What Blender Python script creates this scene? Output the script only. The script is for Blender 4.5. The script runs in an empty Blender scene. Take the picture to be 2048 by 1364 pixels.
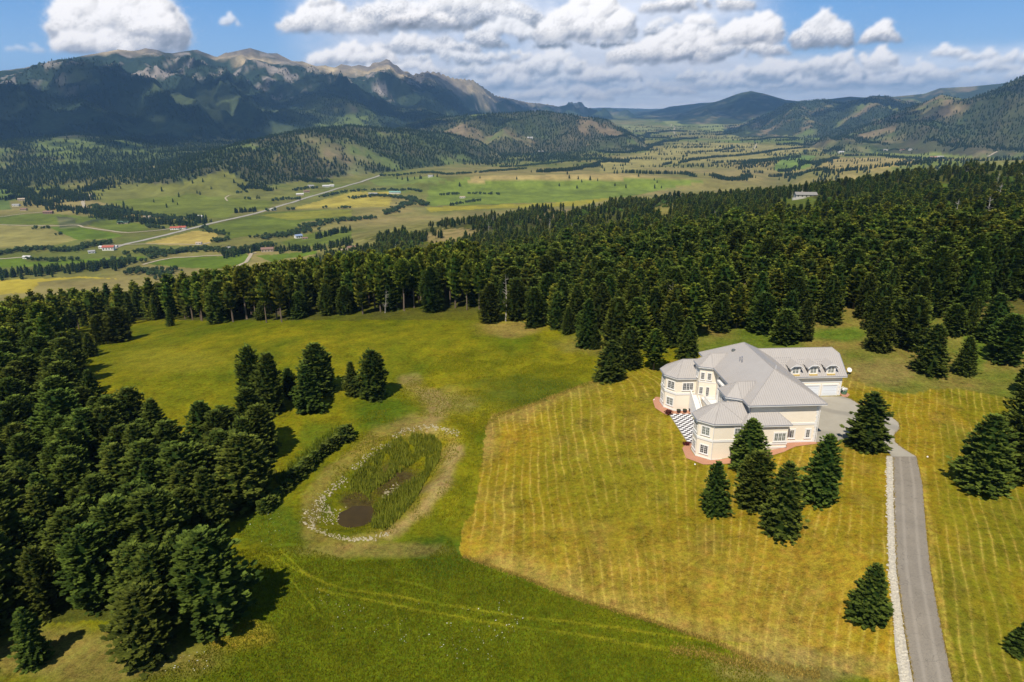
import bpy, math, random
import numpy as np
from mathutils import Vector, Matrix

# ------------------------------------------------------------------ camera, world, sun, exposure
SC = bpy.context.scene
COL = SC.collection
F, PITCH, CH = 1365.33, math.radians(18.9), 58.0
cam_d = bpy.data.cameras.new("camera")
cam_d.sensor_width = 36.0
cam_d.lens = 24.0
cam_d.clip_start = 0.5
cam_d.clip_end = 200000.0
cam = bpy.data.objects.new("camera", cam_d)
COL.objects.link(cam)
cam.location = (0, 0, CH)
cam.rotation_euler = (math.radians(90) - PITCH, 0, 0)
SC.camera = cam

SUN_EL = math.radians(54.0)
SHADOW_HEAD = math.radians(23.0)          # heading of the shadows, from +Y towards +X
to_sun = Vector((-math.sin(SHADOW_HEAD) * math.cos(SUN_EL), -math.cos(SHADOW_HEAD) * math.cos(SUN_EL), math.sin(SUN_EL)))
world = bpy.data.worlds.new("World")
SC.world = world
world.use_nodes = True
wn = world.node_tree.nodes
wl = world.node_tree.links
sky_t = wn.new("ShaderNodeTexSky")
sky_t.sky_type = 'NISHITA'
sky_t.sun_disc = False
sky_t.sun_elevation = SUN_EL
sky_t.sun_rotation = math.atan2(to_sun.x, to_sun.y)
sky_t.altitude = 1800
sky_t.dust_density = 0.6
wn["Background"].inputs["Strength"].default_value = 0.055
wl.new(sky_t.outputs["Color"], wn["Background"].inputs["Color"])

sun_d = bpy.data.lights.new("sun", 'SUN')
sun_d.energy = 4.2
sun_d.angle = math.radians(0.53)
sun_d.color = (1.0, 0.93, 0.82)
sun = bpy.data.objects.new("sun", sun_d)
COL.objects.link(sun)
sun.rotation_euler = to_sun.to_track_quat('Z', 'Y').to_euler()
sun.location = (-200, -300, 400)

SC.view_settings.view_transform = 'Standard'
SC.view_settings.look = 'None'
SC.view_settings.exposure = 0.38
SC.view_settings.gamma = 1.0
SC.render.engine = 'CYCLES'
SC.cycles.max_bounces = 5
SC.cycles.diffuse_bounces = 2
SC.cycles.glossy_bounces = 2
SC.cycles.transmission_bounces = 2
SC.cycles.transparent_max_bounces = 6
SC.cycles.volume_bounces = 0
SC.cycles.use_denoising = True
SC.cycles.caustics_reflective = False
SC.cycles.caustics_refractive = False

rng = np.random.default_rng(7)
random.seed(7)

# ------------------------------------------------------------------ numpy noise
_perm = np.random.default_rng(11).permutation(4096)
_grad = np.random.default_rng(12).uniform(-1, 1, 4096)
def vnoise(x, y, seed=0):
    """smooth value noise in -1..1"""
    x = np.asarray(x, float) + seed * 17.31; y = np.asarray(y, float) - seed * 9.77
    xi = np.floor(x).astype(np.int64); yi = np.floor(y).astype(np.int64)
    fx = x - xi; fy = y - yi
    ux = fx * fx * fx * (fx * (fx * 6 - 15) + 10); uy = fy * fy * fy * (fy * (fy * 6 - 15) + 10)
    def h(a, b):
        return _grad[_perm[(_perm[a & 4095] + b) & 4095]]
    n00 = h(xi, yi); n10 = h(xi + 1, yi); n01 = h(xi, yi + 1); n11 = h(xi + 1, yi + 1)
    return (n00 * (1 - ux) + n10 * ux) * (1 - uy) + (n01 * (1 - ux) + n11 * ux) * uy
def fbm(x, y, octv=4, seed=0, gain=0.5, lac=2.03):
    s = 0; a = 1.0; t = 0
    for i in range(octv):
        s = s + a * vnoise(x, y, seed + i * 5); t += a
        x = x * lac + 3.1; y = y * lac - 1.7; a *= gain
    return s / t
def ridged(x, y, octv=4, seed=0, gain=0.5):
    s = 0; a = 1.0; t = 0
    for i in range(octv):
        s = s + a * (1 - 2 * np.abs(vnoise(x, y, seed + i * 5))); t += a
        x = x * 2.07 + 3.1; y = y * 2.07 - 1.7; a *= gain
    return s / t
def sstep(a, b, x):
    t = np.clip((x - a) / (b - a), 0, 1)
    return t * t * (3 - 2 * t)

# ------------------------------------------------------------------ picture <-> world helpers (2048 x 1364 picture units)
def ray(px, py):
    v = -(np.asarray(py, float) - 682) / F
    return (np.asarray(px, float) - 1024) / F, math.cos(PITCH) + v * math.sin(PITCH), -math.sin(PITCH) + v * math.cos(PITCH)
def az_el(px, py):
    rx, ry, rz = ray(px, py)
    return np.arctan2(rx, ry), np.arctan2(rz, np.hypot(rx, ry))
def project(x, y, z):
    yc = y * math.cos(PITCH) - (z - CH) * math.sin(PITCH)
    u = y * math.sin(PITCH) + (z - CH) * math.cos(PITCH)
    yc = np.where(yc < 1, 1, yc)
    return 1024 + F * x / yc, 682 - F * u / yc
def in_poly(px, py, poly):
    inside = np.zeros(np.shape(px), bool)
    n = len(poly)
    for i in range(n):
        x1, y1 = poly[i]; x2, y2 = poly[(i + 1) % n]
        if y1 == y2: continue
        c = ((y1 > py) != (y2 > py)) & (px < (x2 - x1) * (py - y1) / (y2 - y1) + x1)
        inside ^= c
    return inside
def seg_dist(px, py, line):
    """distance to a polyline"""
    d = np.full(np.shape(px), 1e9)
    for (x1, y1), (x2, y2) in zip(line[:-1], line[1:]):
        dx, dy = x2 - x1, y2 - y1
        t = np.clip(((px - x1) * dx + (py - y1) * dy) / (dx * dx + dy * dy + 1e-9), 0, 1)
        d = np.minimum(d, np.hypot(px - x1 - t * dx, py - y1 - t * dy))
    return d
# ------------------------------------------------------------------ terrain heights
PXC = [0, 200, 400, 600, 800, 1000, 1200, 1400, 1600, 1800, 2048]
# every curve: per column (distance, picture row or None, height or None)
def C(ds, rows=None, zs=None):
    out = []
    for i, px in enumerate(PXC):
        d = ds[i] if isinstance(ds, (list, tuple)) else ds
        r = rows[i] if rows else None
        z = zs[i] if zs else None
        if r is not None:
            a, e = az_el(px, r)
            if d is None: d = (z - CH) / math.tan(e)
            else: z = CH + d * math.tan(e)
        else:
            a, e = az_el(px, 400)
        out.append((float(a), float(d), float(z)))
    return out
_N = [None] * 11
CURVES = [
    C(190, None, [-9, -9, -8, -7, -7, -6, -4, -1, 1, 2, 3]),
    C(260, None, [-19, -19, -17, -14, -13, -10, -6, -1, 3, 5, 7]),
    C(400, None, [-46, -46, -46, -43, -40, -34, -26, -18, -10, -4, 3]),
    C(700, [None] * 6 + [466, 445, 430, 410, 395], [-130, -130, -126, -118, -104, -86] + [None] * 5),
    C([1050, 1050, 1100, 1400, 1350, 1300, 1250, 1200, 1100, 1050, 1050], [None] * 4 + [458, 432, 413, 401, 385, 362, 338],
      [-218, -220, -220, -221] + [None] * 7),
    C([1600, 1600, 1600, 1800, 1900, 2000, 2000, 2000, 2000, 2000, 2000], None,
      [-229, -229, -229, -230, -230, -228, -224, -215, -208, -205, -195]),
    C(_N, [400, 396, 396, 390, 368, 340, None, None, None, None, None],
      [-230, -230, -230, -232, -232, -231, -230, -228, -226, -222, -215]) if False else
    C([2300, 2350, 2350, 2450, 2800, 3300, 3300, 3300, 3300, 3300, 3300], None,
      [-230, -231, -231, -232, -231, -230, -230, -228, -225, -220, -212]),
    C([3000, 3000, 3000, 3200, 3800, 4500, 4800, 5000, 5000, 5000, 4700], None,
      [-215, -205, -200, -205, -215, -225, -226, -222, -218, -210, -200]),
    C([4200, 4200, 4300, 4600, 5500, 7000, 8000, 8000, 7500, 6500, 6000], None,
      [-160, -155, -160, -180, -190, -205, -200, -190, -190, -190, -170]),
    C([6000, 6000, 6000, 7000, 8000, 10000, 13000, 13000, 11000, 9500, 8000], None,
      [-90, -80, -80, -90, -120, -170, -120, -110, -110, -120, -110]),
    C([40000] * 11, None, [-60] * 11),
]
_CA = np.array([[c[0] for c in cv] for cv in CURVES])
_CD = np.log(np.array([[c[1] for c in cv] for cv in CURVES]))
_CZ = np.array([[c[2] for c in cv] for cv in CURVES])
AZ_LIM = _CA[0][0] * 1.6

def near_z(x, y):
    z = -2.7 * sstep(51, 36, x) - 4.6 * sstep(38, -25, x) - 1.5 * sstep(-25, -80, x)
    # the patio and lawn level west of the house
    z = z + 0.35 * fbm(x / 22, y / 22, 3, 3) * sstep(34, 20, x) + 0.12 * fbm(x / 7, y / 7, 3, 4) * sstep(34, 26, x)
    # pond bowl, long axis turned towards the right
    a = math.radians(27)
    dx, dy = x + 23.5, y - 112.0
    u = dx * math.sin(a) + dy * math.cos(a); v = dx * math.cos(a) - dy * math.sin(a)
    r = np.sqrt((u / 20.5) ** 2 + (v / 10.0) ** 2)
    z = z - 2.2 * (1 - sstep(0.50, 1.0, r)) + 0.5 * np.exp(-((r - 1.12) / 0.13) ** 2)
    z = z - 0.75 * np.exp(-(((x + 26.8) / 3.9) ** 2 + ((y - 101.2) / 4.6) ** 2) ** 2)
    # rising bank at the far right
    z = z + 2.5 * sstep(95, 150, x) * sstep(60, 140, y)
    return z

# ranges: crest polyline (px, py, distance), front and back run-out, spur strength, spur length
RANGES = [
    dict(c=[(-400, 150, 8500), (-100, 141, 8500), (0, 138, 8500), (40, 131, 8500), (100, 127, 8500), (160, 107, 8500), (235, 93, 8500), (262, 97, 8500), (310, 95, 8550), (345, 104, 8600),
            (385, 97, 8600), (430, 107, 8650), (455, 104, 8700), (500, 94, 8700), (540, 101, 8750), (600, 121, 8850), (655, 131, 8950), (690, 127, 9050), (735, 130, 9150),
            (757, 119, 9250), (778, 117, 9300), (800, 134, 9400), (825, 147, 9500), (850, 141, 9700), (875, 141, 9900), (905, 154, 10200), (945, 157, 10700), (970, 175, 11200),
            (990, 189, 11500), (1050, 202, 12500), (1100, 209, 13500), (1150, 219, 14500), (1200, 236, 15500), (1260, 262, 16500)],
         wf=3700, wb=3000, spur=300, ls=1150, sk=-0.42, rough=110, p=0.70, seed=21),
    dict(c=[(-500, 300, 4600), (0, 287, 4600), (150, 268, 4800), (300, 282, 4800), (420, 292, 4700), (520, 330, 4600)], wf=1100, wb=900, spur=22, ls=500, sk=0.4, rough=12, p=1.3, seed=22),
    dict(c=[(480, 262, 6900), (560, 207, 6900), (620, 186, 6900), (700, 192, 7000), (770, 212, 7200), (850, 222, 7400), (960, 236, 7600), (1050, 260, 8000)], wf=1700, wb=1500, spur=85, ls=700, sk=-0.3, rough=20, p=1.2, seed=23),
    dict(c=[(150, 420, 2900), (230, 374, 3050), (300, 347, 3150), (400, 312, 3350), (500, 283, 3550), (600, 262, 3750), (700, 252, 3950), (800, 260, 4150), (900, 268, 4500), (960, 285, 4700), (1010, 318, 4700)],
         wf=850, wb=1000, spur=46, ls=420, sk=-0.3, rough=10, p=1.15, seed=24),
    dict(c=[(760, 270, 5600), (850, 240, 5600), (930, 230, 5600), (1010, 226, 5700), (1080, 222, 5800), (1150, 230, 5900), (1215, 240, 6000), (1262, 268, 6000), (1300, 300, 6000)], wf=1150, wb=1000, spur=62, ls=480, sk=0.3, rough=14, p=1.1, seed=25),
    dict(c=[(1080, 226, 26000), (1150, 218, 26000), (1200, 215, 26000), (1300, 218, 26000), (1400, 214, 26000), (1500, 216, 26000)], wf=6000, wb=5000, spur=40, ls=3000, sk=0, rough=40, p=1, seed=26),
    dict(c=[(1225, 245, 17000), (1290, 228, 17000), (1340, 213, 17000), (1400, 206, 17000), (1440, 203, 17000), (1500, 215, 17000)], wf=3500, wb=3000, spur=60, ls=1300, sk=0, rough=25, p=1, seed=27),
    dict(c=[(1340, 235, 13000), (1400, 214, 13000), (1440, 200, 13000), (1478, 186, 13000), (1502, 181, 13000), (1530, 187, 13000), (1570, 199, 13000), (1640, 207, 13000), (1700, 215, 13000)], wf=3200, wb=3000, spur=90, ls=1200, sk=-0.2, rough=30, p=1, seed=28),
    dict(c=[(1600, 205, 12000), (1650, 199, 12000), (1700, 193, 12000), (1750, 196, 12000), (1790, 193, 12000), (1850, 187, 12000), (1880, 176, 12000), (1940, 173, 12000), (2000, 167, 12000), (2048, 160, 12000), (2400, 150, 12000)], wf=2500, wb=3000, spur=60, ls=900, sk=-0.2, rough=25, p=1, seed=29),
    dict(c=[(1480, 250, 9200), (1540, 226, 9200), (1570, 208, 9200), (1610, 202, 9200), (1650, 198, 9200), (1685, 206, 9000), (1715, 199, 8800), (1745, 191, 8700), (1775, 192, 8700), (1810, 203, 8600), (1850, 212, 8500), (1900, 210, 8400), (2000, 205, 8400), (2200, 200, 8400)],
         wf=2300, wb=1800, spur=120, ls=700, sk=-0.25, rough=22, p=1.0, seed=30),
    dict(c=[(1640, 288, 6300), (1700, 262, 6300), (1760, 240, 6300), (1810, 218, 6300), (1850, 205, 6300), (1882, 189, 6300), (1905, 194, 6300), (1930, 198, 6200), (1960, 190, 6100), (1995, 178, 6000), (2020, 163, 6000), (2048, 152, 6000), (2120, 140, 6000), (2400, 120, 6000)],
         wf=1500, wb=1500, spur=95, ls=520, sk=-0.4, rough=18, p=1.05, seed=31),
    dict(c=[(820, 366, 2600), (870, 356, 2650), (950, 351, 2700), (1200, 349, 2700), (1300, 353, 2700), (1420, 358, 2700), (1520, 372, 2700)], wf=120, wb=900, spur=3, ls=200, sk=0, rough=2, p=1, seed=32),
    dict(c=[(1440, 342, 3700), (1500, 329, 3800), (1560, 321, 3800), (1600, 324, 3700), (1640, 334, 3600), (1700, 340, 3500)], wf=260, wb=400, spur=6, ls=160, sk=0, rough=3, p=1.2, seed=33),
    dict(c=[(1600, 350, 2900), (1680, 334, 2950), (1760, 327, 3000), (1860, 322, 3100), (1960, 322, 3200), (2100, 318, 3200)], wf=300, wb=500, spur=6, ls=180, sk=0, rough=3, p=1.2, seed=34),
]
for R in RANGES:
    a, e = az_el([c[0] for c in R['c']], [c[1] for c in R['c']])
    R['a'] = np.array(a); R['d'] = np.array([c[2] for c in R['c']], float)
    R['z'] = CH + R['d'] * np.tan(e)

def base_z(x, y):
    az = np.arctan2(x, y); d = np.hypot(x, y)
    az = np.clip(az, _CA.min() * 1.05, _CA.max() * 1.05)
    ld = np.log(np.maximum(d, 1.0))
    K = len(CURVES)
    D = [np.interp(az, _CA[k], _CD[k]) for k in range(K)]
    Z = [np.interp(az, _CA[k], _CZ[k]) for k in range(K)]
    S = [(Z[k + 1] - Z[k]) / (D[k + 1] - D[k]) for k in range(K - 1)]
    M = [S[0]]
    for k in range(1, K - 1):
        p = S[k - 1] * S[k]
        M.append(np.where(p > 0, 2 * p / (S[k - 1] + S[k] + np.where(p > 0, 0, 1)), 0))
    M.append(S[-1] * 0)
    z = Z[0] + 0 * ld
    for k in range(K - 1):
        h = D[k + 1] - D[k]
        t = np.clip((ld - D[k]) / h, 0, 1)
        hv = (2 * t**3 - 3 * t**2 + 1) * Z[k] + (t**3 - 2 * t**2 + t) * h * M[k] + (-2 * t**3 + 3 * t**2) * Z[k + 1] + (t**3 - t**2) * h * M[k + 1]
        z = np.where(ld >= D[k], hv, z)
    return z

def terrain(x, y, want_rock=False):
    x = np.asarray(x, float); y = np.asarray(y, float)
    d = np.hypot(x, y); az = np.arctan2(x, y)
    zb = base_z(x, y)
    zn = near_z(x, y)
    w = sstep(140, 215, d)
    z = zn * (1 - w) + zb * w
    nz = fbm(x / 90, y / 90, 4, 41) * 3.5 * sstep(220, 500, d) * (1 - 0.55 * sstep(1300, 2000, d)) \
        + fbm(x / 420, y / 420, 4, 42) * 7 * sstep(1800, 3500, d) + fbm(x / 900, y / 900, 5, 43) * 30 * sstep(3600, 7000, d)
    z = z + nz
    rel = np.zeros_like(z); rk = np.zeros_like(z); face = np.zeros_like(z)
    for R in RANGES:
        A, Dd, Zc = R['a'], R['d'], R['z']
        lim = 0.02
        a2 = az + 0.0
        Dc = np.interp(a2, A, Dd); zc = np.interp(a2, A, Zc)
        edge = sstep(A[0] - lim, A[0] + 0.012, a2) * (1 - sstep(A[-1] - 0.012, A[-1] + lim, a2))
        u = az * Dc; v = Dc - d                              # along the crest, in front of it
        ls = R['ls']
        wu = u + R['sk'] * v + 0.35 * ls * fbm(u / ls, v / ls, 3, R['seed'])
        tf = np.clip(v / R['wf'], -1, 1); tb = np.clip(-v / R['wb'], 0, 1)
        t = np.where(v >= 0, v / R['wf'], -v / R['wb'])
        sp = (1 - np.abs(2 * ((wu / ls) % 1.0) - 1)) * 0.6 + 0.8 * ridged(wu / ls * 1.3, v / ls * 0.35, 3, R['seed'] + 3) * 0.5
        sp2 = ridged(wu / ls * 3.1, v / ls * 1.2, 4, R['seed'] + 7)
        sh = np.clip(1 - np.power(np.clip(t, 0, 1), R['p']), 0, 1)
        bump = np.clip(t, 0, 1) * (1 - np.clip(t, 0, 1)) * 4
        hgt = zb + nz + (zc - zb - nz) * sh * edge
        hgt = hgt + (bump ** 0.7) * sstep(0.0, 0.30, t) * edge * (R['spur'] * (sp - 0.45) * 1.3 + R['spur'] * 0.42 * sp2)
        hgt = hgt + edge * np.clip(t * 12, 0, 1) * (t < 1) * R['rough'] * 0.6 * ridged(u / ls * 6, v / ls * 5, 3, R['seed'] + 9) * sh
        hgt = np.where((t < 1) & (edge > 0), hgt, -1e4)
        up = hgt > z
        if want_rock:
            if R['seed'] == 21:
                rk = np.where(up, sh, 0 * rk)
            else:
                rk = np.where(up, 0, rk)
            rel = np.where(up, R['seed'], rel)
            face = np.where(up, sp * 0.6 + sp2 * 0.5, face)
        z = np.where(up, hgt, z)
    if want_rock:
        return z, rk, rel, face
    return z

def ground(px, py, dmin=25.0, dmax=20000.0, n=900):
    """where the ray through a picture point first meets the terrain"""
    rx, ry, rz = ray(px, py)
    h = math.hypot(rx, ry)
    d = np.exp(np.linspace(math.log(dmin), math.log(dmax), n))
    x = rx / h * d; y = ry / h * d; zr = CH + rz / h * d
    zt = terrain(x, y)
    below = np.nonzero(zr < zt)[0]
    if len(below) == 0: return None
    i = below[0]
    if i == 0: return x[0], y[0], zt[0]
    f0 = zr[i - 1] - zt[i - 1]; f1 = zr[i] - zt[i]
    t = f0 / (f0 - f1)
    X = x[i - 1] + (x[i] - x[i - 1]) * t; Y = y[i - 1] + (y[i] - y[i - 1]) * t
    return float(X), float(Y), float(zt[i - 1] + (zt[i] - zt[i - 1]) * t)
def zat(x, y):
    return float(terrain(np.array([x]), np.array([y]))[0])
# ------------------------------------------------------------------ scene helpers
def tag(o, label=None, cat=None, group=None, kind=None):
    if label: o['label'] = label
    if cat: o['category'] = cat
    if group: o['group'] = group
    if kind: o['kind'] = kind
    return o
def mesh_obj(name, verts, faces, mat=None, parent=None, smooth=False, mats=None, fmat=None):
    me = bpy.data.meshes.new(name)
    verts = np.asarray(verts, np.float32)
    if isinstance(faces, np.ndarray):
        n = faces.shape[1]
        me.vertices.add(len(verts)); me.vertices.foreach_set('co', verts.ravel())
        me.loops.add(faces.size); me.loops.foreach_set('vertex_index', faces.ravel().astype(np.int32))
        me.polygons.add(len(faces)); me.polygons.foreach_set('loop_start', np.arange(0, faces.size, n, dtype=np.int32))
        me.polygons.foreach_set('loop_total', np.full(len(faces), n, np.int32))
        me.update(calc_edges=True)
    else:
        me.from_pydata([tuple(v) for v in verts], [], faces)
    if mat: me.materials.append(mat)
    if smooth: me.polygons.foreach_set('use_smooth', np.ones(len(me.polygons), bool))
    o = bpy.data.objects.new(name, me)
    COL.objects.link(o)
    if parent: o.parent = parent
    return o
def empty(name, loc=(0, 0, 0), rz=0.0):
    o = bpy.data.objects.new(name, None)
    o.empty_display_size = 0.3
    COL.objects.link(o); o.location = loc; o.rotation_euler = (0, 0, rz)
    return o
def add_attr(me, name, arr, typ='FLOAT'):
    a = me.attributes.new(name, typ, 'POINT')
    arr = np.asarray(arr, np.float32)
    a.data.foreach_set('color' if typ == 'FLOAT_COLOR' else 'value', arr.ravel())
class NT:
    def __init__(s, name):
        s.m = bpy.data.materials.new(name); s.m.use_nodes = True
        s.t = s.m.node_tree; s.b = s.t.nodes['Principled BSDF']; s.out = s.t.nodes['Material Output']
        s.b.inputs['Specular IOR Level'].default_value = 0.2
        s.b.inputs['Roughness'].default_value = 0.9
    def n(s, typ, **kw):
        nd = s.t.nodes.new(typ)
        for k, v in kw.items():
            if k.startswith('i_'):
                nd.inputs[k[2:].replace('_', ' ')].default_value = v
            else: setattr(nd, k, v)
        return nd
    def l(s, a, b): s.t.links.new(a, b)
    def math(s, op, a, b=None, c=None):
        nd = s.t.nodes.new('ShaderNodeMath'); nd.operation = op
        for i, v in enumerate((a, b, c)):
            if v is None: continue
            if isinstance(v, (int, float)): nd.inputs[i].default_value = v
            else: s.l(v, nd.inputs[i])
        return nd.outputs[0]
    def mix(s, fac, a, b, blend='MIX'):
        nd = s.t.nodes.new('ShaderNodeMix'); nd.data_type = 'RGBA'; nd.blend_type = blend
        for i, v in ((0, fac), (6, a), (7, b)):
            if isinstance(v, (int, float)): nd.inputs[i].default_value = v
            elif isinstance(v, tuple): nd.inputs[i].default_value = (*v, 1) if len(v) == 3 else v
            else: s.l(v, nd.inputs[i])
        return nd.outputs[2]
    def noise(s, scale, detail=3, vec=None, rough=0.55):
        nd = s.n('ShaderNodeTexNoise'); nd.inputs['Scale'].default_value = scale; nd.inputs['Detail'].default_value = detail
        nd.inputs['Roughness'].default_value = rough
        if vec is not None: s.l(vec, nd.inputs['Vector'])
        return nd.outputs[0]
    def ramp(s, fac, stops):
        nd = s.n('ShaderNodeValToRGB'); cr = nd.color_ramp
        while len(cr.elements) < len(stops): cr.elements.new(0.5)
        for e, (p, c) in zip(cr.elements, stops):
            e.position = p; e.color = (*c, 1) if len(c) == 3 else c
        s.l(fac, nd.inputs[0]); return nd.outputs[0]
    def smap(s, v, a, b, c=0.0, d=1.0):
        nd = s.n('ShaderNodeMapRange', interpolation_type='SMOOTHSTEP')
        s.l(v, nd.inputs[0])
        for i, x in enumerate((a, b, c, d)): nd.inputs[i + 1].default_value = x
        return nd.outputs[0]
    def bump(s, h, dist, strength=1.0):
        nd = s.n('ShaderNodeBump'); nd.inputs['Distance'].default_value = dist; nd.inputs['Strength'].default_value = strength
        s.l(h, nd.inputs['Height']); s.l(nd.outputs[0], s.b.inputs['Normal'])
def plain(name, col, rough=0.8, spec=0.2, metal=0.0, var=0.12, nscale=3.0):
    m = NT(name)
    tc = m.n('ShaderNodeTexCoord')
    n = m.noise(nscale, 4, tc.outputs['Object'])
    lo = tuple(c * (1 - var) for c in col); hi = tuple(min(1, c * (1 + var)) for c in col)
    m.l(m.mix(n, lo, hi), m.b.inputs['Base Color'])
    m.b.inputs['Roughness'].default_value = rough; m.b.inputs['Specular IOR Level'].default_value = spec
    m.b.inputs['Metallic'].default_value = metal
    return m.m

# ------------------------------------------------------------------ ground sheet
c8 = lambda pts: [(x / 2.926, 300 + y / 2.926) for x, y in pts]
c7 = lambda pts: [(1200 + x / 2.415, 120 + y / 2.415) for x, y in pts]
c2 = lambda pts: [(600 + x / 2.56, 1020 + y / 2.56) for x, y in pts]
GRN, GRB, TAN, GLD, OLV, DGN = (0.095, 0.118, 0.014), (0.095, 0.138, 0.011), (0.27, 0.205, 0.075), (0.29, 0.235, 0.04), (0.155, 0.155, 0.032), (0.05, 0.07, 0.018)
FIELDS = [
    (c8([(540, 240), (800, 195), (1050, 200), (1300, 115), (1500, 215), (1700, 260), (1690, 280), (1560, 350), (1380, 350), (1330, 400), (1080, 390), (870, 380), (640, 320), (540, 290)]), OLV),
    (c8([(640, 300), (1100, 260), (1600, 300), (1560, 350), (1380, 350), (1330, 400), (1080, 390), (870, 380)]), (0.135, 0.155, 0.02)),
    (c8([(840, 545), (1150, 470), (1280, 490), (1220, 555), (1000, 560)]), (0.33, 0.25, 0.06)),
    (c8([(1180, 455), (1550, 365), (1900, 350), (2060, 350), (2060, 390), (1760, 420), (1720, 480), (1550, 490), (1340, 520), (1290, 470)]), GRN),
    (c8([(1500, 380), (1900, 352), (2060, 352), (2060, 385), (1700, 410)]), (0.17, 0.165, 0.02)),
    (c8([(1700, 345), (2060, 245), (2300, 245), (2280, 330), (1900, 340)]), GLD),
    (c8([(0, 440), (450, 445), (600, 475), (660, 525), (450, 525), (300, 560), (-300, 590), (-300, 440)]), (0.20, 0.175, 0.05)),
    (c8([(280, 450), (450, 450), (640, 480), (720, 500), (650, 520), (450, 525)]), GRB),
    (c8([(-300, 400), (250, 370), (680, 400), (850, 440), (870, 470), (700, 480), (500, 435), (-300, 435)]), GRN),
    (c8([(850, 665), (1010, 630), (1300, 620), (1440, 600), (1470, 640), (1400, 700), (1100, 690)]), GRB),
    (c8([(1500, 620), (1850, 590), (1850, 610), (1650, 640), (1600, 660)]), GRB),
    (c8([(-300, 640), (130, 630), (170, 655), (440, 640), (700, 630), (850, 620), (860, 640), (760, 650), (600, 650), (300, 680), (-300, 695)]), GRB),
    (c8([(-300, 770), (200, 755), (500, 740), (700, 755), (450, 750), (230, 775), (180, 830), (-300, 880)]), (0.33, 0.26, 0.03)),
    (c8([(1640, 540), (1850, 480), (2060, 460), (2060, 520), (1850, 560), (1700, 570)]), GRN),
    (c8([(-200, 190), (100, 200), (200, 250), (60, 300), (60, 350), (-200, 370)]), (0.11, 0.15, 0.03)),
    ([(860, 372), (950, 352), (1240, 348), (1290, 360), (1420, 360), (1250, 395), (1100, 405), (850, 412)], (0.125, 0.16, 0.02)),
    ([(850, 414), (1100, 406), (1240, 394), (1160, 412), (960, 418), (860, 424)], (0.23, 0.20, 0.02)),
    ([(950, 352), (1240, 346), (1290, 352), (1230, 362), (1000, 362), (930, 366)], (0.26, 0.20, 0.07)),
    ([(735, 360), (870, 352), (900, 362), (760, 372)], (0.13, 0.16, 0.03)),
    (c7([(0, 500), (400, 400), (650, 400), (900, 420), (1240, 380), (1230, 400), (700, 490), (380, 500), (100, 540), (0, 545)]), (0.235, 0.20, 0.06)),
    (c7([(290, 285), (425, 290), (400, 310), (350, 330)]), (0.20, 0.21, 0.06)),
    (c7([(480, 310), (590, 300), (615, 340), (500, 352)]), (0.19, 0.20, 0.05)),
    (c7([(560, 385), (700, 340), (880, 335), (960, 365), (700, 388)]), (0.20, 0.19, 0.06)),
    (c7([(100, 312), (270, 332), (250, 345), (110, 335)]), (0.20, 0.20, 0.06)),
    (c7([(1240, 410), (1560, 385), (1720, 420), (2100, 440), (2100, 470), (1900, 470), (1500, 480), (1240, 455)]), (0.16, 0.18, 0.035)),
    (c7([(1130, 470), (1500, 478), (1560, 495), (1300, 530), (1030, 530)]), (0.26, 0.20, 0.065)),
    (c7([(900, 460), (1040, 462), (1010, 520), (870, 545), (830, 520)]), (0.12, 0.17, 0.03)),
    (c7([(0, 400), (60, 395), (110, 430), (0, 430)]), (0.14, 0.17, 0.03)),
]
TRACKS = [c2([(0, 310), (130, 375), (250, 410), (480, 440), (700, 480), (900, 510), (1100, 545), (1400, 575), (1600, 600), (1850, 640), (2300, 690)]),
          c2([(80, 405), (230, 435), (400, 470), (600, 510), (800, 545), (950, 575), (1200, 612), (1400, 635), (1600, 665), (1800, 700), (2250, 750)]),
          c2([(100, 440), (180, 560), (190, 650)]), c2([(250, 430), (170, 520), (165, 600)]), c2([(280, 480), (240, 570), (250, 630)]),
          c2([(480, 360), (560, 370), (680, 410), (750, 445)]), c2([(470, 440), (500, 560), (505, 640)]),
          [(525, 1108), (562, 1122), (602, 1146)], [(545, 1118), (590, 1170), (640, 1232)], [(560, 1100), (640, 1175), (680, 1200)]]
MOW = [(1192, 762), (1130, 783), (1060, 810), (985, 832), (972, 850), (966, 900), (960, 960), (945, 1020), (925, 1062), (917, 1098), (925, 1112), (980, 1130), (1050, 1155),
       (1130, 1188), (1210, 1213), (1300, 1240), (1370, 1262), (1430, 1282), (1500, 1318), (1600, 1330), (1700, 1345), (1790, 1380), (2300, 1700), (2700, 900), (2200, 830), (2048, 800), (1900, 775),
       (1800, 790), (1730, 770), (1700, 735), (1420, 705), (1340, 722), (1300, 735), (1250, 745)]
CLEARINGS = [([(845, 470), (905, 455), (965, 462), (930, 480), (870, 498)], TAN), ([(630, 500), (690, 480), (760, 478), (745, 500), (650, 512)], (0.2, 0.18, 0.05)),
             ([(760, 455), (850, 436), (1000, 420), (1060, 424), (900, 450), (780, 474)], (0.2, 0.18, 0.05)), ([(1050, 440), (1150, 405), (1200, 400), (1160, 425), (1090, 440)], (0.22, 0.17, 0.07)),
             ([(1578, 388), (1602, 384), (1640, 402), (1620, 436), (1590, 430), (1540, 410)], GRN), ([(1856, 368), (1905, 366), (1895, 392), (1862, 390)], GRB),
             ([(1300, 416), (1360, 405), (1352, 430), (1310, 440)], (0.2, 0.17, 0.04)), ([(1180, 515), (1220, 508), (1225, 525), (1190, 530)], GRN)]
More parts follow.
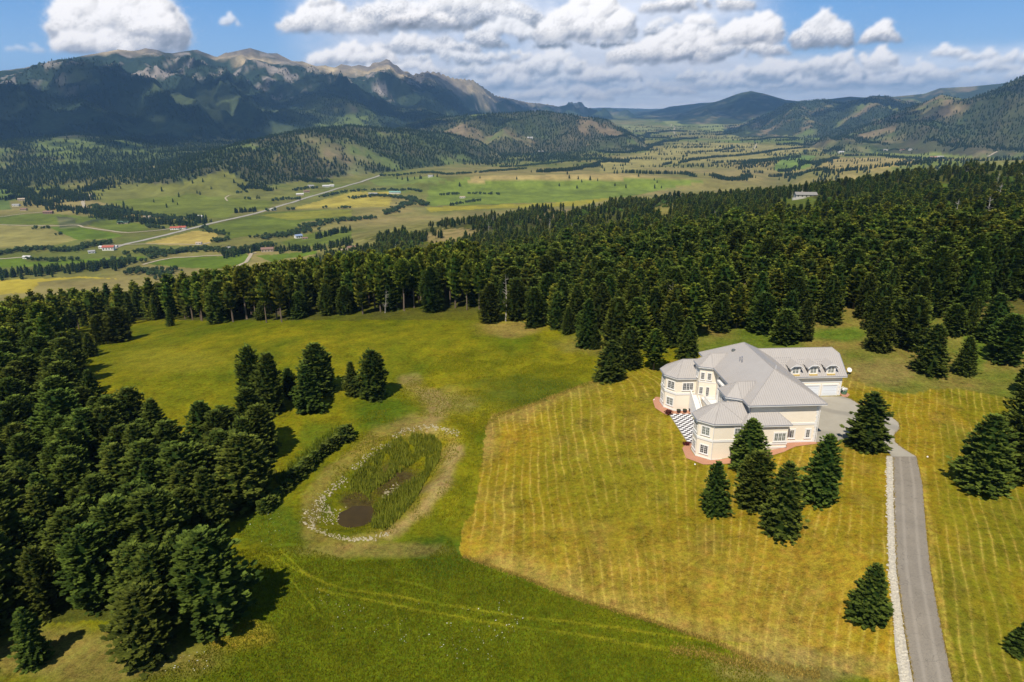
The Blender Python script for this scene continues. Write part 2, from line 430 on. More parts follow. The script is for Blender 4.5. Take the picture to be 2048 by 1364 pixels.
LEFTWOOD = [(-900, 600), (-60, 610), (50, 640), (95, 690), (125, 735), (180, 800), (255, 858), (320, 902), (400, 912), (470, 880), (520, 886), (560, 930), (556, 985), (500, 1040), (430, 1075), (385, 1110), (400, 1180),
            (360, 1250), (290, 1255), (210, 1240), (150, 1245), (60, 1300), (-30, 1320), (-200, 1500), (-1200, 1500)]
def lerp3(a, b, t):
    return a + (np.asarray(b) - a) * t[..., None]

def forest_hill(x, y, rel, d):
    """tree cover on the far hills, 0..1"""
    n = fbm(x / 330, y / 330, 4, 61); n2 = fbm(x / 90, y / 90, 3, 62)
    f = sstep(-0.20, 0.16, n + 0.45 * n2 + 0.22)
    return f

az_f = np.radians(np.arange(-50, 50.001, 0.13))
az_o = np.radians(np.concatenate([np.arange(53, 180, 4.0), [180.0]]))
AZS = np.concatenate([-az_o[::-1], az_f, az_o])
DS = [1.0, 12, 24, 36, 44, 48]
while DS[-1] < 2100: DS.append(DS[-1] * 1.0060)
while DS[-1] < 15000: DS.append(DS[-1] * 1.0095)
while DS[-1] < 31000: DS.append(DS[-1] * 1.02)
DS = np.array(DS)
GA, GD = np.meshgrid(AZS, DS)
GX = GD * np.sin(GA); GY = GD * np.cos(GA)
GZ, ROCK, REL, FACE = terrain(GX, GY, True)
PX, PY = project(GX, GY, GZ)
WN = fbm(GX / 2.2, GY / 2.2, 2, 71); WN2 = fbm(GX / 9, GY / 9, 3, 72)

def ground_colour():
    d = GD; x = GX; y = GY
    px = PX + WN * 3.0 + WN2 * 4.0 * (d < 400); py = PY + WN * 2.0 + WN2 * 2.5 * (d < 400)
    n1 = fbm(x / 14, y / 20, 4, 81); n2 = fbm(x / 4.5, y / 6, 3, 82); n3 = fbm(x / 45, y / 45, 3, 83)
    g1 = np.array((0.088, 0.109, 0.004)); y1 = np.array((0.220, 0.184, 0.006))
    col = np.ones(x.shape + (3,)) * g1
    col = lerp3(col, y1, np.clip(0.42 + 0.55 * n1 + 0.35 * n2 + 0.45 * n3, 0, 1))
    # greener, longer grass near the front; patch left of the mown field
    fr = sstep(1060, 1180, py) * (1 - sstep(330, 200, px) * 0.6)
    col = lerp3(col, (0.092, 0.122, 0.004), fr * np.clip(0.82 + 0.4 * n1, 0, 1))
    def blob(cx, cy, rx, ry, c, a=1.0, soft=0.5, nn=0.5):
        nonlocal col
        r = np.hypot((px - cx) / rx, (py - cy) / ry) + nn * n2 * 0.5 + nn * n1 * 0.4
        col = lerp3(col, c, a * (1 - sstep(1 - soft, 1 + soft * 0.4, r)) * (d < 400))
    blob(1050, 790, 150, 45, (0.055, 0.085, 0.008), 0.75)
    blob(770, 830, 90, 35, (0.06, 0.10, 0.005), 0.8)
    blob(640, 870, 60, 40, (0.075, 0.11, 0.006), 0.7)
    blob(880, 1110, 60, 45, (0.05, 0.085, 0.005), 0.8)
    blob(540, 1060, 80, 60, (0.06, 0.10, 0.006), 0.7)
    blob(1020, 655, 75, 18, (0.27, 0.19, 0.05), 0.75)
    blob(1170, 690, 80, 25, (0.19, 0.15, 0.04), 0.5)
    blob(350, 720, 130, 30, (0.20, 0.18, 0.012), 0.7)
    blob(160, 1310, 260, 60, (0.19, 0.15, 0.035), 0.85)
    blob(480, 1270, 70, 30, (0.26, 0.19, 0.02), 0.7)
    blob(740, 1100, 160, 16, (0.23, 0.17, 0.05), 0.55)
    blob(900, 800, 70, 30, (0.21, 0.17, 0.05), 0.6)
    blob(840, 845, 60, 22, (0.22, 0.17, 0.045), 0.7)
    # mown field
    mow = in_poly(PX + WN * 5, PY + WN * 3.2, MOW) & (d < 330)
    mow = mow.astype(float)
    mc = np.ones(col.shape) * np.array((0.285, 0.192, 0.013))
    mc = lerp3(mc, (0.175, 0.146, 0.006), np.clip(0.36 + 0.75 * n3 + 0.5 * n1 + 0.25 * n2, 0, 1))
    mc = lerp3(mc, (0.34, 0.235, 0.05), np.clip(0.7 * sstep(1000, 1250, py) * (0.6 + 0.8 * n1) * sstep(1780, 1600, px), 0, 0.75))
    mc = lerp3(mc, (0.33, 0.235, 0.06), 0.6 * sstep(60, 0, seg_dist(px, py, [(980, 1135), (1130, 1190), (1300, 1245), (1430, 1285), (1560, 1290)]) + 18 * n2))
    mc = lerp3(mc, (0.27, 0.19, 0.06), 0.55 * sstep(30, 0, seg_dist(px, py, [(1192, 765), (1060, 815), (985, 840), (970, 900)]) + 12 * n2))
    mc = lerp3(mc, (0.13, 0.15, 0.008), 0.55 * sstep(1830, 1930, px) * sstep(900, 1100, py) * np.clip(0.6 + n1, 0, 1))
    mc = lerp3(mc, (0.17, 0.165, 0.012), 0.4 * sstep(95, 0, np.hypot(px - 1250, (py - 880) * 1.0) - 120))
    col = lerp3(col, mc, mow)
    mc2 = fbm(x / 5, y / 6, 4, 107)
    col = lerp3(col, (0.215, 0.155, 0.035), mow * 0.32 * sstep(0.10, 0.5, mc2))
    col = lerp3(col, (0.12, 0.13, 0.006), mow * 0.6 * sstep(1850, 1900, px) * sstep(0.0, 0.4, fbm(x / 9, y / 16, 3, 108) + 0.12))
    # dry natural slope behind the house and at the right
    back = ((px > 1380) & (py < 800) & (d < 330)).astype(float) * (1 - mow)
    bc = np.ones(col.shape) * np.array((0.20, 0.155, 0.035))
    bc = lerp3(bc, (0.095, 0.13, 0.012), np.clip(0.35 + 1.3 * n1 + 0.5 * n3, 0, 1))
    col = lerp3(col, bc, back)
    blob(1680, 668, 75, 16, (0.085, 0.14, 0.012), 0.9)
    blob(1950, 690, 30, 60, (0.09, 0.15, 0.012), 0.8)
    blob(1760, 745, 90, 35, (0.22, 0.165, 0.05), 0.75)
    # rough bottom right corner of the mown field
    blob(1600, 1335, 190, 36, (0.27, 0.20, 0.065), 0.6)
    # tracks
    for i, tr in enumerate(TRACKS):
        w = 3.8 if i < 2 else 2.6
        dd = seg_dist(PX + WN * 5, PY + WN * 3, tr)
        col = lerp3(col, (0.215, 0.20, 0.010), (0.75 if i < 2 else 0.4) * (1 - sstep(w * 0.3, w * 1.3, dd)) * (d < 200) * np.clip(0.75 + n2, 0, 1))
    # pond banks
    dd = seg_dist(px, py, [(905, 880), (880, 950), (840, 1012), (775, 1068), (690, 1090), (620, 1070), (622, 1000), (680, 930), (760, 870), (850, 855), (905, 880)])
    nearp = (d < 200)
    col = lerp3(col, (0.27, 0.19, 0.05), 0.5 * sstep(26, 4, dd + 14 * n2) * nearp)
    dd = seg_dist(px, py, [(912, 900), (890, 960), (850, 1015), (780, 1070)])
    col = lerp3(col, (0.30, 0.215, 0.075), 0.8 * sstep(22, 4, dd + 10 * n2) * nearp)
    dd = seg_dist(px, py, [(870, 870), (862, 835), (885, 800), (820, 770)])
    col = lerp3(col, (0.27, 0.195, 0.07), 0.6 * sstep(26, 4, dd + 14 * n2) * nearp)
    blob(790, 965, 60, 45, (0.06, 0.04, 0.015), 0.9)
    blob(716, 1005, 36, 28, (0.06, 0.042, 0.014), 0.9)
    # worn wheel lines beside the drive
    dd = seg_dist(px, py, [(1846, 940), (1858, 1040), (1870, 1130), (1886, 1230), (1915, 1364)])
    col = lerp3(col, (0.36, 0.26, 0.04), 0.7 * sstep(9, 2, dd) * nearp)
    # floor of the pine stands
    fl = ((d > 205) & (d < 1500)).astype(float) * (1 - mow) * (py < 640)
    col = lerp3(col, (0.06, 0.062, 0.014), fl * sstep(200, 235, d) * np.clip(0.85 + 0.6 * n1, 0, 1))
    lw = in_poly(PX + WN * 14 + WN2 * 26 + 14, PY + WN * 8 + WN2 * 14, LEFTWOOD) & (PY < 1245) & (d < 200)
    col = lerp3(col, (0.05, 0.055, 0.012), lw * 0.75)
    for poly, c in CLEARINGS:
        m = in_poly(PX + WN2 * 14, PY + WN2 * 7, poly) & (d > 300) & (d < 1700)
        col = lerp3(col, c, m * np.clip(0.9 + n1, 0, 1))
    # valley
    v1 = fbm(x / 260, y / 260, 4, 91); v2 = fbm(x / 60, y / 60, 3, 92); v3 = fbm(x / 700, y / 700, 3, 93)
    v0 = np.interp(PX, [500, 640], [590.0, 1330.0])
    val = sstep(0, 160, d + 60 * v2 - v0)
    vc = np.ones(col.shape) * np.array((0.135, 0.135, 0.028))
    vc = lerp3(vc, (0.26, 0.205, 0.07), np.clip(0.25 + 0.9 * v1 + 0.6 * v3 + 0.2 * sstep(1000, 1500, PX), 0, 1))
    vc = lerp3(vc, (0.105, 0.15, 0.02), np.clip(0.2 - 0.9 * v3 + 0.5 * v2, 0, 1))
    for poly, c in FIELDS:
        m = in_poly(PX + WN * 0.8, PY + WN * 0.4, poly) & (d > 560)
        cc = np.asarray(c) * 1.15 * (1 + 0.22 * v2 + 0.12 * fbm(x / 15, y / 60, 2, 95))[..., None]
        vc = np.where(m[..., None], cc, vc)
    # far hills
    hill = (REL > 0) & (REL < 32)
    hf = forest_hill(x, y, REL, d)
    soil = np.ones(col.shape) * np.array((0.21, 0.155, 0.085))
    soil = lerp3(soil, (0.12, 0.15, 0.04), np.clip(0.4 + 1.2 * v1 + 0.5 * v2 + 0.3 * (REL == 24) + 0.6 * (REL == 23) + 0.6 * (REL == 22), 0, 1))
    dark = np.array((0.026, 0.040, 0.020)) * (1 + 0.25 * v2)[..., None]
    near_h = sstep(7500, 5000, d)
    hc = lerp3(soil, (0.030, 0.042, 0.018), hf * (0.95 - 0.25 * near_h))
    speck = sstep(0.0, 0.25, fbm(x / 26, y / 26, 2, 96) + 0.1)
    hc = lerp3(hc, (0.028, 0.042, 0.018), speck * 0.55 * (1 - near_h * 0.8) * hf)
    foot = (REL == 0) & (d > 2700) & (PX < 1330)
    ff = hf * sstep(3300, 3900, d) * sstep(1330, 1180, PX) * sstep(230, 320, PY + 90 * (PX > 700))
    ff = hf * sstep(2750 + 900 * sstep(450, 650, PX), 3300 + 900 * sstep(450, 650, PX), d) * sstep(1250, 1100, PX)
    vc = np.where(foot[..., None], lerp3(vc, (0.030, 0.044, 0.018), ff * 0.85), vc)
    # lower skirts of hills above the valley stay open meadow
    vc = np.where(hill[..., None], hc, vc)
    for poly, c in FIELDS[:2] + FIELDS[14:15]:
        m = in_poly(PX + WN2 * 3, PY + WN2 * 2 , poly) & (d > 900)
        cc = np.asarray(c) * (1 + 0.25 * v2)[..., None]
        vc = np.where(m[..., None], cc, vc)
    # main range: forest below, meadow aprons, bare rock at the crest
    mr = REL == 21
    rn = fbm(x / 380, y / 380, 4, 97); rn2 = ridged(x / 120, y / 170, 3, 98)
    line = 0.86 + 0.20 * rn + 0.12 * sstep(190, 110, PX) - 0.24 * (FACE - 0.45) - 0.10 * sstep(560, 700, PX) - 0.16 * sstep(700, 850, PX) + 0.10 * sstep(150, 60, PX) + 0.10 * sstep(950, 1080, PX)
    rock = sstep(line - 0.07, line + 0.09, ROCK)
    rc = np.ones(col.shape) * np.array((0.36, 0.285, 0.17)) * (1 + 0.5 * rn2)[..., None]
    rc = lerp3(rc, (0.17, 0.145, 0.13), np.clip(0.5 + 1.3 * rn, 0, 1))
    fo = np.ones(col.shape) * np.array((0.026, 0.042, 0.026)) * (1 + 0.3 * v2)[..., None]
    mead = sstep(0.16, 0.34, fbm(x / 420, y / 300, 4, 99)) * sstep(0.75, 0.35, ROCK)
    fo = lerp3(fo, (0.10, 0.12, 0.045), mead * 0.45)
    scree = sstep(0.12, 0.34, fbm(x / 160, y / 120, 4, 100) + 0.25 * (FACE - 0.5)) * sstep(0.35, 0.55, ROCK + 0.2 * rn)
    fo = lerp3(fo, (0.33, 0.28, 0.24), scree * 0.85)
    mcx = fo + (rc - fo) * rock[..., None]
    vc = np.where(mr[..., None], mcx, vc)
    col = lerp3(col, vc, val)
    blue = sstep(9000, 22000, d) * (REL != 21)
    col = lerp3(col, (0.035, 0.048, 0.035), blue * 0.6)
    # phase of the mowing lines
    x0 = x.copy()
    for _ in range(12):
        x0 = x - 0.53 * sstep(8, 52, x0) * (y - 95)
    x0 = x0 + 0.35 * fbm(x / 14, y / 30, 2, 105)
    return np.clip(col, 0.002, 0.9), mow, x0, hf
GCOL, GMOW, GPH, HILLF = ground_colour()

gm = NT("ground_grass")
at = gm.n('ShaderNodeAttribute', attribute_name='base'); am = gm.n('ShaderNodeAttribute', attribute_name='mown')
ap = gm.n('ShaderNodeAttribute', attribute_name='phase'); an = gm.n('ShaderNodeAttribute', attribute_name='nearness')
geo = gm.n('ShaderNodeNewGeometry')
P_ = geo.outputs['Position']
nf = gm.noise(1.3, 5, P_, 0.7); nm = gm.noise(0.22, 5, P_, 0.62); nff = gm.noise(5.0, 3, P_, 0.7)
nfar = gm.noise(0.011, 6, P_, 0.68); nmid = gm.noise(0.05, 5, P_, 0.65)
# mowing lines: narrow pale wind-rows every 2.3 m, broken up, with broad light and dark passes
wob = gm.math('MULTIPLY', gm.math('SUBTRACT', gm.noise(0.045, 3, P_, 0.5), 0.5), 3.0)
ph = gm.math('ADD', ap.outputs['Fac'], wob)
st = gm.math('ABSOLUTE', gm.math('SINE', gm.math('MULTIPLY', ph, math.pi / 1.55)))
st = gm.math('POWER', gm.math('SUBTRACT', 1.0, st), 2.8)
st2 = gm.math('SINE', gm.math('MULTIPLY', ph, math.pi / 2.35))
brk = gm.smap(gm.noise(0.07, 5, P_, 0.6), 0.36, 0.60)
stl = gm.math('MULTIPLY', gm.math('MULTIPLY', st, brk), am.outputs['Fac'])
c0 = at.outputs['Color']
c1 = gm.mix(gm.math('MULTIPLY', gm.math('MULTIPLY', stl, 0.56), gm.smap(nf, 0.22, 0.52)), c0, (0.50, 0.355, 0.07))
c1 = gm.mix(gm.math('MULTIPLY', gm.math('MULTIPLY', gm.math('MAXIMUM', st2, 0.0), am.outputs['Fac']), 0.26), c1, (0.13, 0.115, 0.004))
# blade-scale mottling near the camera, tree- and rock-scale mottling far away
vn = gm.math('ADD', gm.math('MULTIPLY', gm.math('SUBTRACT', nf, 0.5), 1.9), gm.math('MULTIPLY', gm.math('SUBTRACT', nff, 0.5), 1.7))
vn = gm.math('ADD', vn, gm.math('MULTIPLY', gm.math('SUBTRACT', nm, 0.5), 1.3))
vn = gm.math('MULTIPLY', vn, an.outputs['Fac'])
vf = gm.math('ADD', gm.math('MULTIPLY', gm.math('SUBTRACT', nfar, 0.5), 1.6), gm.math('MULTIPLY', gm.math('SUBTRACT', nmid, 0.5), 0.8))
vf = gm.math('MULTIPLY', vf, gm.math('SUBTRACT', 1.0, an.outputs['Fac']))
fac = gm.math('ADD', gm.math('ADD', 1.0, vn), vf)
fac = gm.math('MAXIMUM', fac, 0.25)
hs = gm.n('ShaderNodeHueSaturation'); gm.l(c1, hs.inputs['Color']); gm.l(fac, hs.inputs['Value'])
hue = gm.math('ADD', 0.5, gm.math('MULTIPLY', gm.math('SUBTRACT', gm.noise(0.8, 4, P_, 0.6), 0.5), gm.math('MULTIPLY', an.outputs['Fac'], 0.10)))
gm.l(hue, hs.inputs['Hue'])
gm.l(hs.outputs[0], gm.b.inputs['Base Color'])
gm.b.inputs['Specular IOR Level'].default_value = 0.05
gm.b.inputs['Roughness'].default_value = 1.0
gm.bump(gm.math('ADD', gm.math('MULTIPLY', nf, 1.0), gm.math('MULTIPLY', nm, 1.2)), 0.28, 0.55)

nr, nc = GX.shape
idx = np.arange(nr * nc).reshape(nr, nc)
q = np.stack([idx[:-1, :-1], idx[:-1, 1:], idx[1:, 1:], idx[1:, :-1]], -1).reshape(-1, 4)[:, ::-1]
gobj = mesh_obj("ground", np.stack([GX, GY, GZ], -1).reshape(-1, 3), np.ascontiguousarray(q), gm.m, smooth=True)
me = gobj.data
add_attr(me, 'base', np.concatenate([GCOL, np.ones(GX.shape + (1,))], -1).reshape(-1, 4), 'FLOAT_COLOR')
add_attr(me, 'mown', GMOW); add_attr(me, 'phase', GPH)
add_attr(me, 'nearness', sstep(900, 300, GD))
tag(gobj, kind='structure')
gobj['label'] = 'rolling grassland, mown field, valley floor and wooded mountain slopes'
# ------------------------------------------------------------------ sky dome with cumulus, far outside the air
def sky_canvas():
    step = 0.085
    A = np.arange(-52, 52.001, step); E = np.arange(-1.5, 13.001, step)
    AA, EE = np.meshgrid(A, E)
    col, _ = blue_sky(AA, EE)
    r = np.random.default_rng(5)
    kx = math.degrees(1 / F)                    # degrees per picture unit near the middle
    def cloud(cx, base, w, h, n=60, tone=1.0, veil=0.0, flat=0.35, grey=0.5, seedk=0, thin=1.0, rs=1.0, shape=None):
        """cx, base, w, h in picture units"""
        nonlocal col
        a0, e0 = az_el(cx, base); a0 = math.degrees(a0); e0 = math.degrees(e0)
        W = w * kx * math.cos(math.radians(a0)) ** 2 * 0.92; Hh = h * kx * math.cos(math.radians(a0)) * 0.93
        i0 = max(0, int((e0 - Hh * 0.5 + 1.5) / step)); i1 = min(len(E), int((e0 + Hh * 1.6 + 1.5) / step) + 2)
        j0 = max(0, int((a0 - W * 0.75 + 52) / step)); j1 = min(len(A), int((a0 + W * 0.75 + 52) / step) + 2)
        if i1 <= i0 or j1 <= j0: return
        X = AA[i0:i1, j0:j1]; Y = EE[i0:i1, j0:j1]
        Z = np.zeros(X.shape) - 9
        S = np.zeros(X.shape)
        wx = X + 0.30 * rs * fbm(X * 1.5 / rs, Y * 2 / rs, 4, 31 + seedk) ; wy = Y + 0.22 * rs * fbm(X * 1.7 / rs + 9, Y * 2.2 / rs, 4, 37 + seedk)
        for k in range(n):
            u = r.uniform(-1, 1)
            prof = max(0.12, (1 - abs(u) ** 2.2)) * (0.72 + 0.28 * math.sin(u * 4.3 + seedk * 1.7)) if shape is None else np.interp(u, [s[0] for s in shape], [s[1] for s in shape])
            vy = r.uniform(0, 1) ** 0.8 * prof
            R = Hh * r.uniform(0.10, 0.24) * (1.15 - 0.4 * vy)
            cxk = a0 + u * max(W * 0.5 - R, 0.3 * W) * (1 - 0.08 * vy); cyk = e0 + vy * max(Hh - R, Hh * .3) + R * flat * 0.3
            dd = ((wx - cxk) / 1.15) ** 2 + (wy - cyk) ** 2
            zz = np.where(dd < R * R, np.sqrt(np.maximum(R * R - dd, 0)), -9) + r.uniform(-0.3, 0.5) * R
            Z = np.maximum(Z, np.where(dd < R * R, zz, -9))
            S = S + np.exp(-dd / (R * R) * 1.6)
        det = fbm(X * 7 / rs, Y * 9 / rs, 4, 51 + seedk)
        Zs = np.where(Z > -5, Z, 0)
        def blur(M, k):
            for ax in (0, 1):
                c = np.cumsum(np.pad(M, [(k + 1, k) if a == ax else (0, 0) for a in (0, 1)], mode='edge'), axis=ax)
                M = (np.take(c, range(2 * k + 1, c.shape[ax]), ax) - np.take(c, range(0, c.shape[ax] - 2 * k - 1), ax)) / (2 * k + 1)
            return M
        Zb = blur(Zs, 1) + 0.028 * det * rs
        Zw = blur(Zs, 5)
        gy, gx = np.gradient(Zb, step)
        nl = 1 / np.sqrt(1 + gx * gx + gy * gy)
        lam = (gx * 0.42 + -gy * -0.0 + (-gy) * 0.62 * -1 * -1 + 0.62) * nl      # light from upper left behind the camera
        gyw, gxw = np.gradient(Zw, step)
        lamw = (gxw * 0.4 - gyw * 0.7 + 0.6) / np.sqrt(1 + gxw ** 2 + gyw ** 2)
        hh = np.clip((wy - e0) / max(Hh, 1e-3), 0, 1)
        lam = np.clip(0.55 * lam + 0.5 * lamw, 0, 1)
        lum = 0.34 + 0.58 * lam ** 0.9
        lum = lum * (1 - grey * 0.62 * (1 - sstep(0.02, 0.50, hh + 0.15 * det))) * (1 - 0.18 * grey * (det < 0) * np.abs(det))
        lum = np.clip(lum * 1.16 * tone, 0, 0.93)
        alpha = sstep(0.25, 1.05, S + 0.40 * det) * sstep(-0.10, 0.05, (wy - e0) / max(Hh, 1e-3) + 0.05 * det) * thin
        wisp = 0.26 * sstep(0.04, 0.55, S + 0.25 * det) * sstep(-0.16, 0.10, (wy - e0) / max(Hh, 1e-3)) * thin
        alpha = np.maximum(blur(alpha, 1), wisp)
        warm = np.array((1.0, 0.965, 0.93)); cool = np.array((0.83, 0.86, 0.95))
        t = sstep(0.35, 0.75, lum)[..., None]
        c = lum[..., None] * (cool * (1 - t) + warm * t)
        hz = np.array((0.56, 0.66, 0.78))
        c = c * (1 - veil) + hz * veil
        col[i0:i1, j0:j1] = col[i0:i1, j0:j1] * (1 - alpha[..., None]) + c * alpha[..., None]
    # soft grey-lavender veil between the cumulus
    def veilband(x0, x1, y0, y1, a, c, sx=9.0, sy=3.0, sd=0):
        nonlocal col
        ax0, _e = az_el(x0, 150); ax1, _e2 = az_el(x1, 150)
        _a, e0 = az_el(1024, y1); _a, e1 = az_el(1024, y0)
        ax0, ax1, e0, e1 = [math.degrees(v) for v in (ax0, ax1, e0, e1)]
        n = fbm(AA / sx * 2, EE / sy * 2, 5, 70 + sd); n2 = fbm(AA / sx * 9, EE / sy * 7, 4, 75 + sd)
        m = sstep(ax0, ax0 + 7, AA) * (1 - sstep(ax1 - 7, ax1, AA)) * sstep(e0 - .6, e0 + .6, EE) * (1 - sstep(e1 - 1.4, e1 + .2, EE))
        m = m * np.clip(a + 0.7 * n + 0.25 * n2, 0, 0.95)
        cc = np.asarray(c) * (1 + 0.16 * n2 + 0.10 * n)[..., None]
        col = col * (1 - m[..., None]) + cc * m[..., None]
    veilband(600, 2300, 110, 240, 0.95, (0.72, 0.74, 0.79), sd=1)
    veilband(540, 1600, -80, 150, 0.80, (0.62, 0.65, 0.72), sx=12, sy=5, sd=2)
    veilband(1500, 2300, 100, 200, 0.45, (0.58, 0.65, 0.76), sd=3)
    # low hazy deck towards the horizon
    for row, (b, hh, v, nn) in enumerate([(222, 18, .72, 26), (210, 26, .62, 24), (197, 32, .5, 24), (182, 36, .38, 22), (168, 42, .28, 20), (158, 46, .22, 12)]):
        for k in range(nn):
            cx = r.uniform(880 if row > 3 else 760, 2200)
            if row > 3 and cx > 1900: cx -= 500
            cloud(cx, b + r.uniform(-5, 5), r.uniform(70, 150), hh * r.uniform(.6, 1.25), n=34, veil=v, grey=0.75, seedk=row * 31 + k, rs=0.5, tone=1.0)
    veilband(760, 2300, 165, 240, 0.55, (0.62, 0.67, 0.76), sx=14, sy=1.4, sd=4)
    # far left scraps
    cloud(50, 103, 85, 22, n=22, thin=0.55, veil=0.25, grey=.2, seedk=3, rs=.5)
    cloud(150, 150, 1, 1, n=1)
    cloud(460, 50, 50, 26, n=24, thin=0.75, veil=0.15, grey=.3, seedk=4, rs=.5)
    # upper bank in the middle
    cloud(900, 60, 420, 100, n=110, grey=0.9, tone=.92, seedk=11, veil=.10)
    cloud(1010, 95, 300, 60, n=70, grey=0.9, tone=.90, seedk=12, veil=.14, rs=.7)
    cloud(850, 108, 240, 52, n=60, grey=0.7, tone=.95, seedk=13, veil=.12, rs=.7)
    cloud(960, 132, 330, 48, n=70, grey=0.8, tone=.95, seedk=14, veil=.18, rs=.6)
    cloud(840, 52, 170, 48, n=50, grey=0.75, tone=.98, seedk=15, rs=.7)
    cloud(655, 64, 200, 78, n=80, grey=0.55, tone=.98, seedk=16, veil=.04)
    cloud(705, 132, 190, 56, n=90, grey=0.3, tone=1.02, seedk=17, rs=.6, shape=[(-1, .15), (-.6, .45), (-.1, 1.0), (.3, .75), (.6, .8), (1, .3)])
    cloud(800, 150, 220, 44, n=60, grey=0.5, seedk=18, veil=.1, rs=.6)
    cloud(1100, 150, 260, 56, n=70, grey=0.6, seedk=19, veil=.16, rs=.6)
    cloud(1040, 178, 200, 48, n=60, grey=0.5, seedk=20, veil=.15, rs=.6)
    cloud(1180, 95, 240, 30, n=60, grey=1.3, tone=.80, seedk=21, veil=.1, rs=.7)
    cloud(1172, 78, 205, 92, n=120, grey=0.45, tone=1.04, seedk=22, shape=[(-1, .3), (-.6, .6), (-.1, .95), (.4, 1), (.8, .6), (1, .25)])
    cloud(1390, 22, 230, 50, n=60, grey=0.6, seedk=23, rs=.7, tone=.97)
    cloud(1350, 72, 200, 44, n=50, grey=0.9, seedk=24, veil=.12, tone=.9, rs=.7)
    cloud(1400, 50, 66, 34, n=40, grey=0.2, seedk=25, rs=.5, tone=1.03)
    cloud(1330, 125, 240, 76, n=120, grey=0.6, seedk=26, tone=1.03, shape=[(-1, .12), (-.5, .42), (0, .8), (.5, 1), (.85, .8), (1, .3)])
    cloud(1500, 112, 170, 52, n=60, grey=0.7, seedk=27, veil=.08, rs=.7)
    cloud(1500, 88, 140, 66, n=90, grey=0.4, seedk=28, tone=1.04, shape=[(-1, .3), (-.5, .65), (.1, 1), (.6, .95), (1, .35)])
    cloud(1645, 94, 130, 74, n=80, grey=0.8, seedk=29, tone=.93, veil=.06, shape=[(-1, .3), (-.5, .8), (-.1, 1), (.5, .75), (1, .4)])
    cloud(1760, 84, 86, 48, n=60, grey=0.7, seedk=30, tone=.97, veil=.03)
    cloud(1762, 130, 70, 46, n=50, grey=0.3, seedk=31, veil=.08, rs=.6)
    for k, (cx, b, w, h) in enumerate([(1545, 160, 200, 52), (1680, 140, 200, 44), (1840, 160, 170, 44), (1900, 112, 80, 30), (1960, 120, 90, 28), (1975, 145, 150, 36), (2050, 125, 120, 34), (2100, 160, 200, 50),
                                       (1440, 178, 170, 40), (1600, 178, 160, 34), (1750, 172, 200, 36), (1220, 165, 150, 50), (1120, 200, 220, 46), (1300, 190, 200, 40)]):
        cloud(cx, b, w, h, n=60, grey=0.5, seedk=40 + k, veil=.16, rs=.6)
    # big cumulus at the left
    cloud(250, 104, 270, 150, n=200, grey=0.55, seedk=61, tone=1.0, veil=.03, shape=[(-1, .45), (-.7, .72), (-.4, .95), (0, 1), (.5, .85), (.85, .6), (1, .4)])
    cloud(190, 104, 170, 62, n=80, grey=0.35, seedk=62, tone=1.05, rs=.7)
    cloud(320, 72, 130, 60, n=70, grey=0.45, seedk=63, tone=1.0, rs=.7)
    return A, E, col

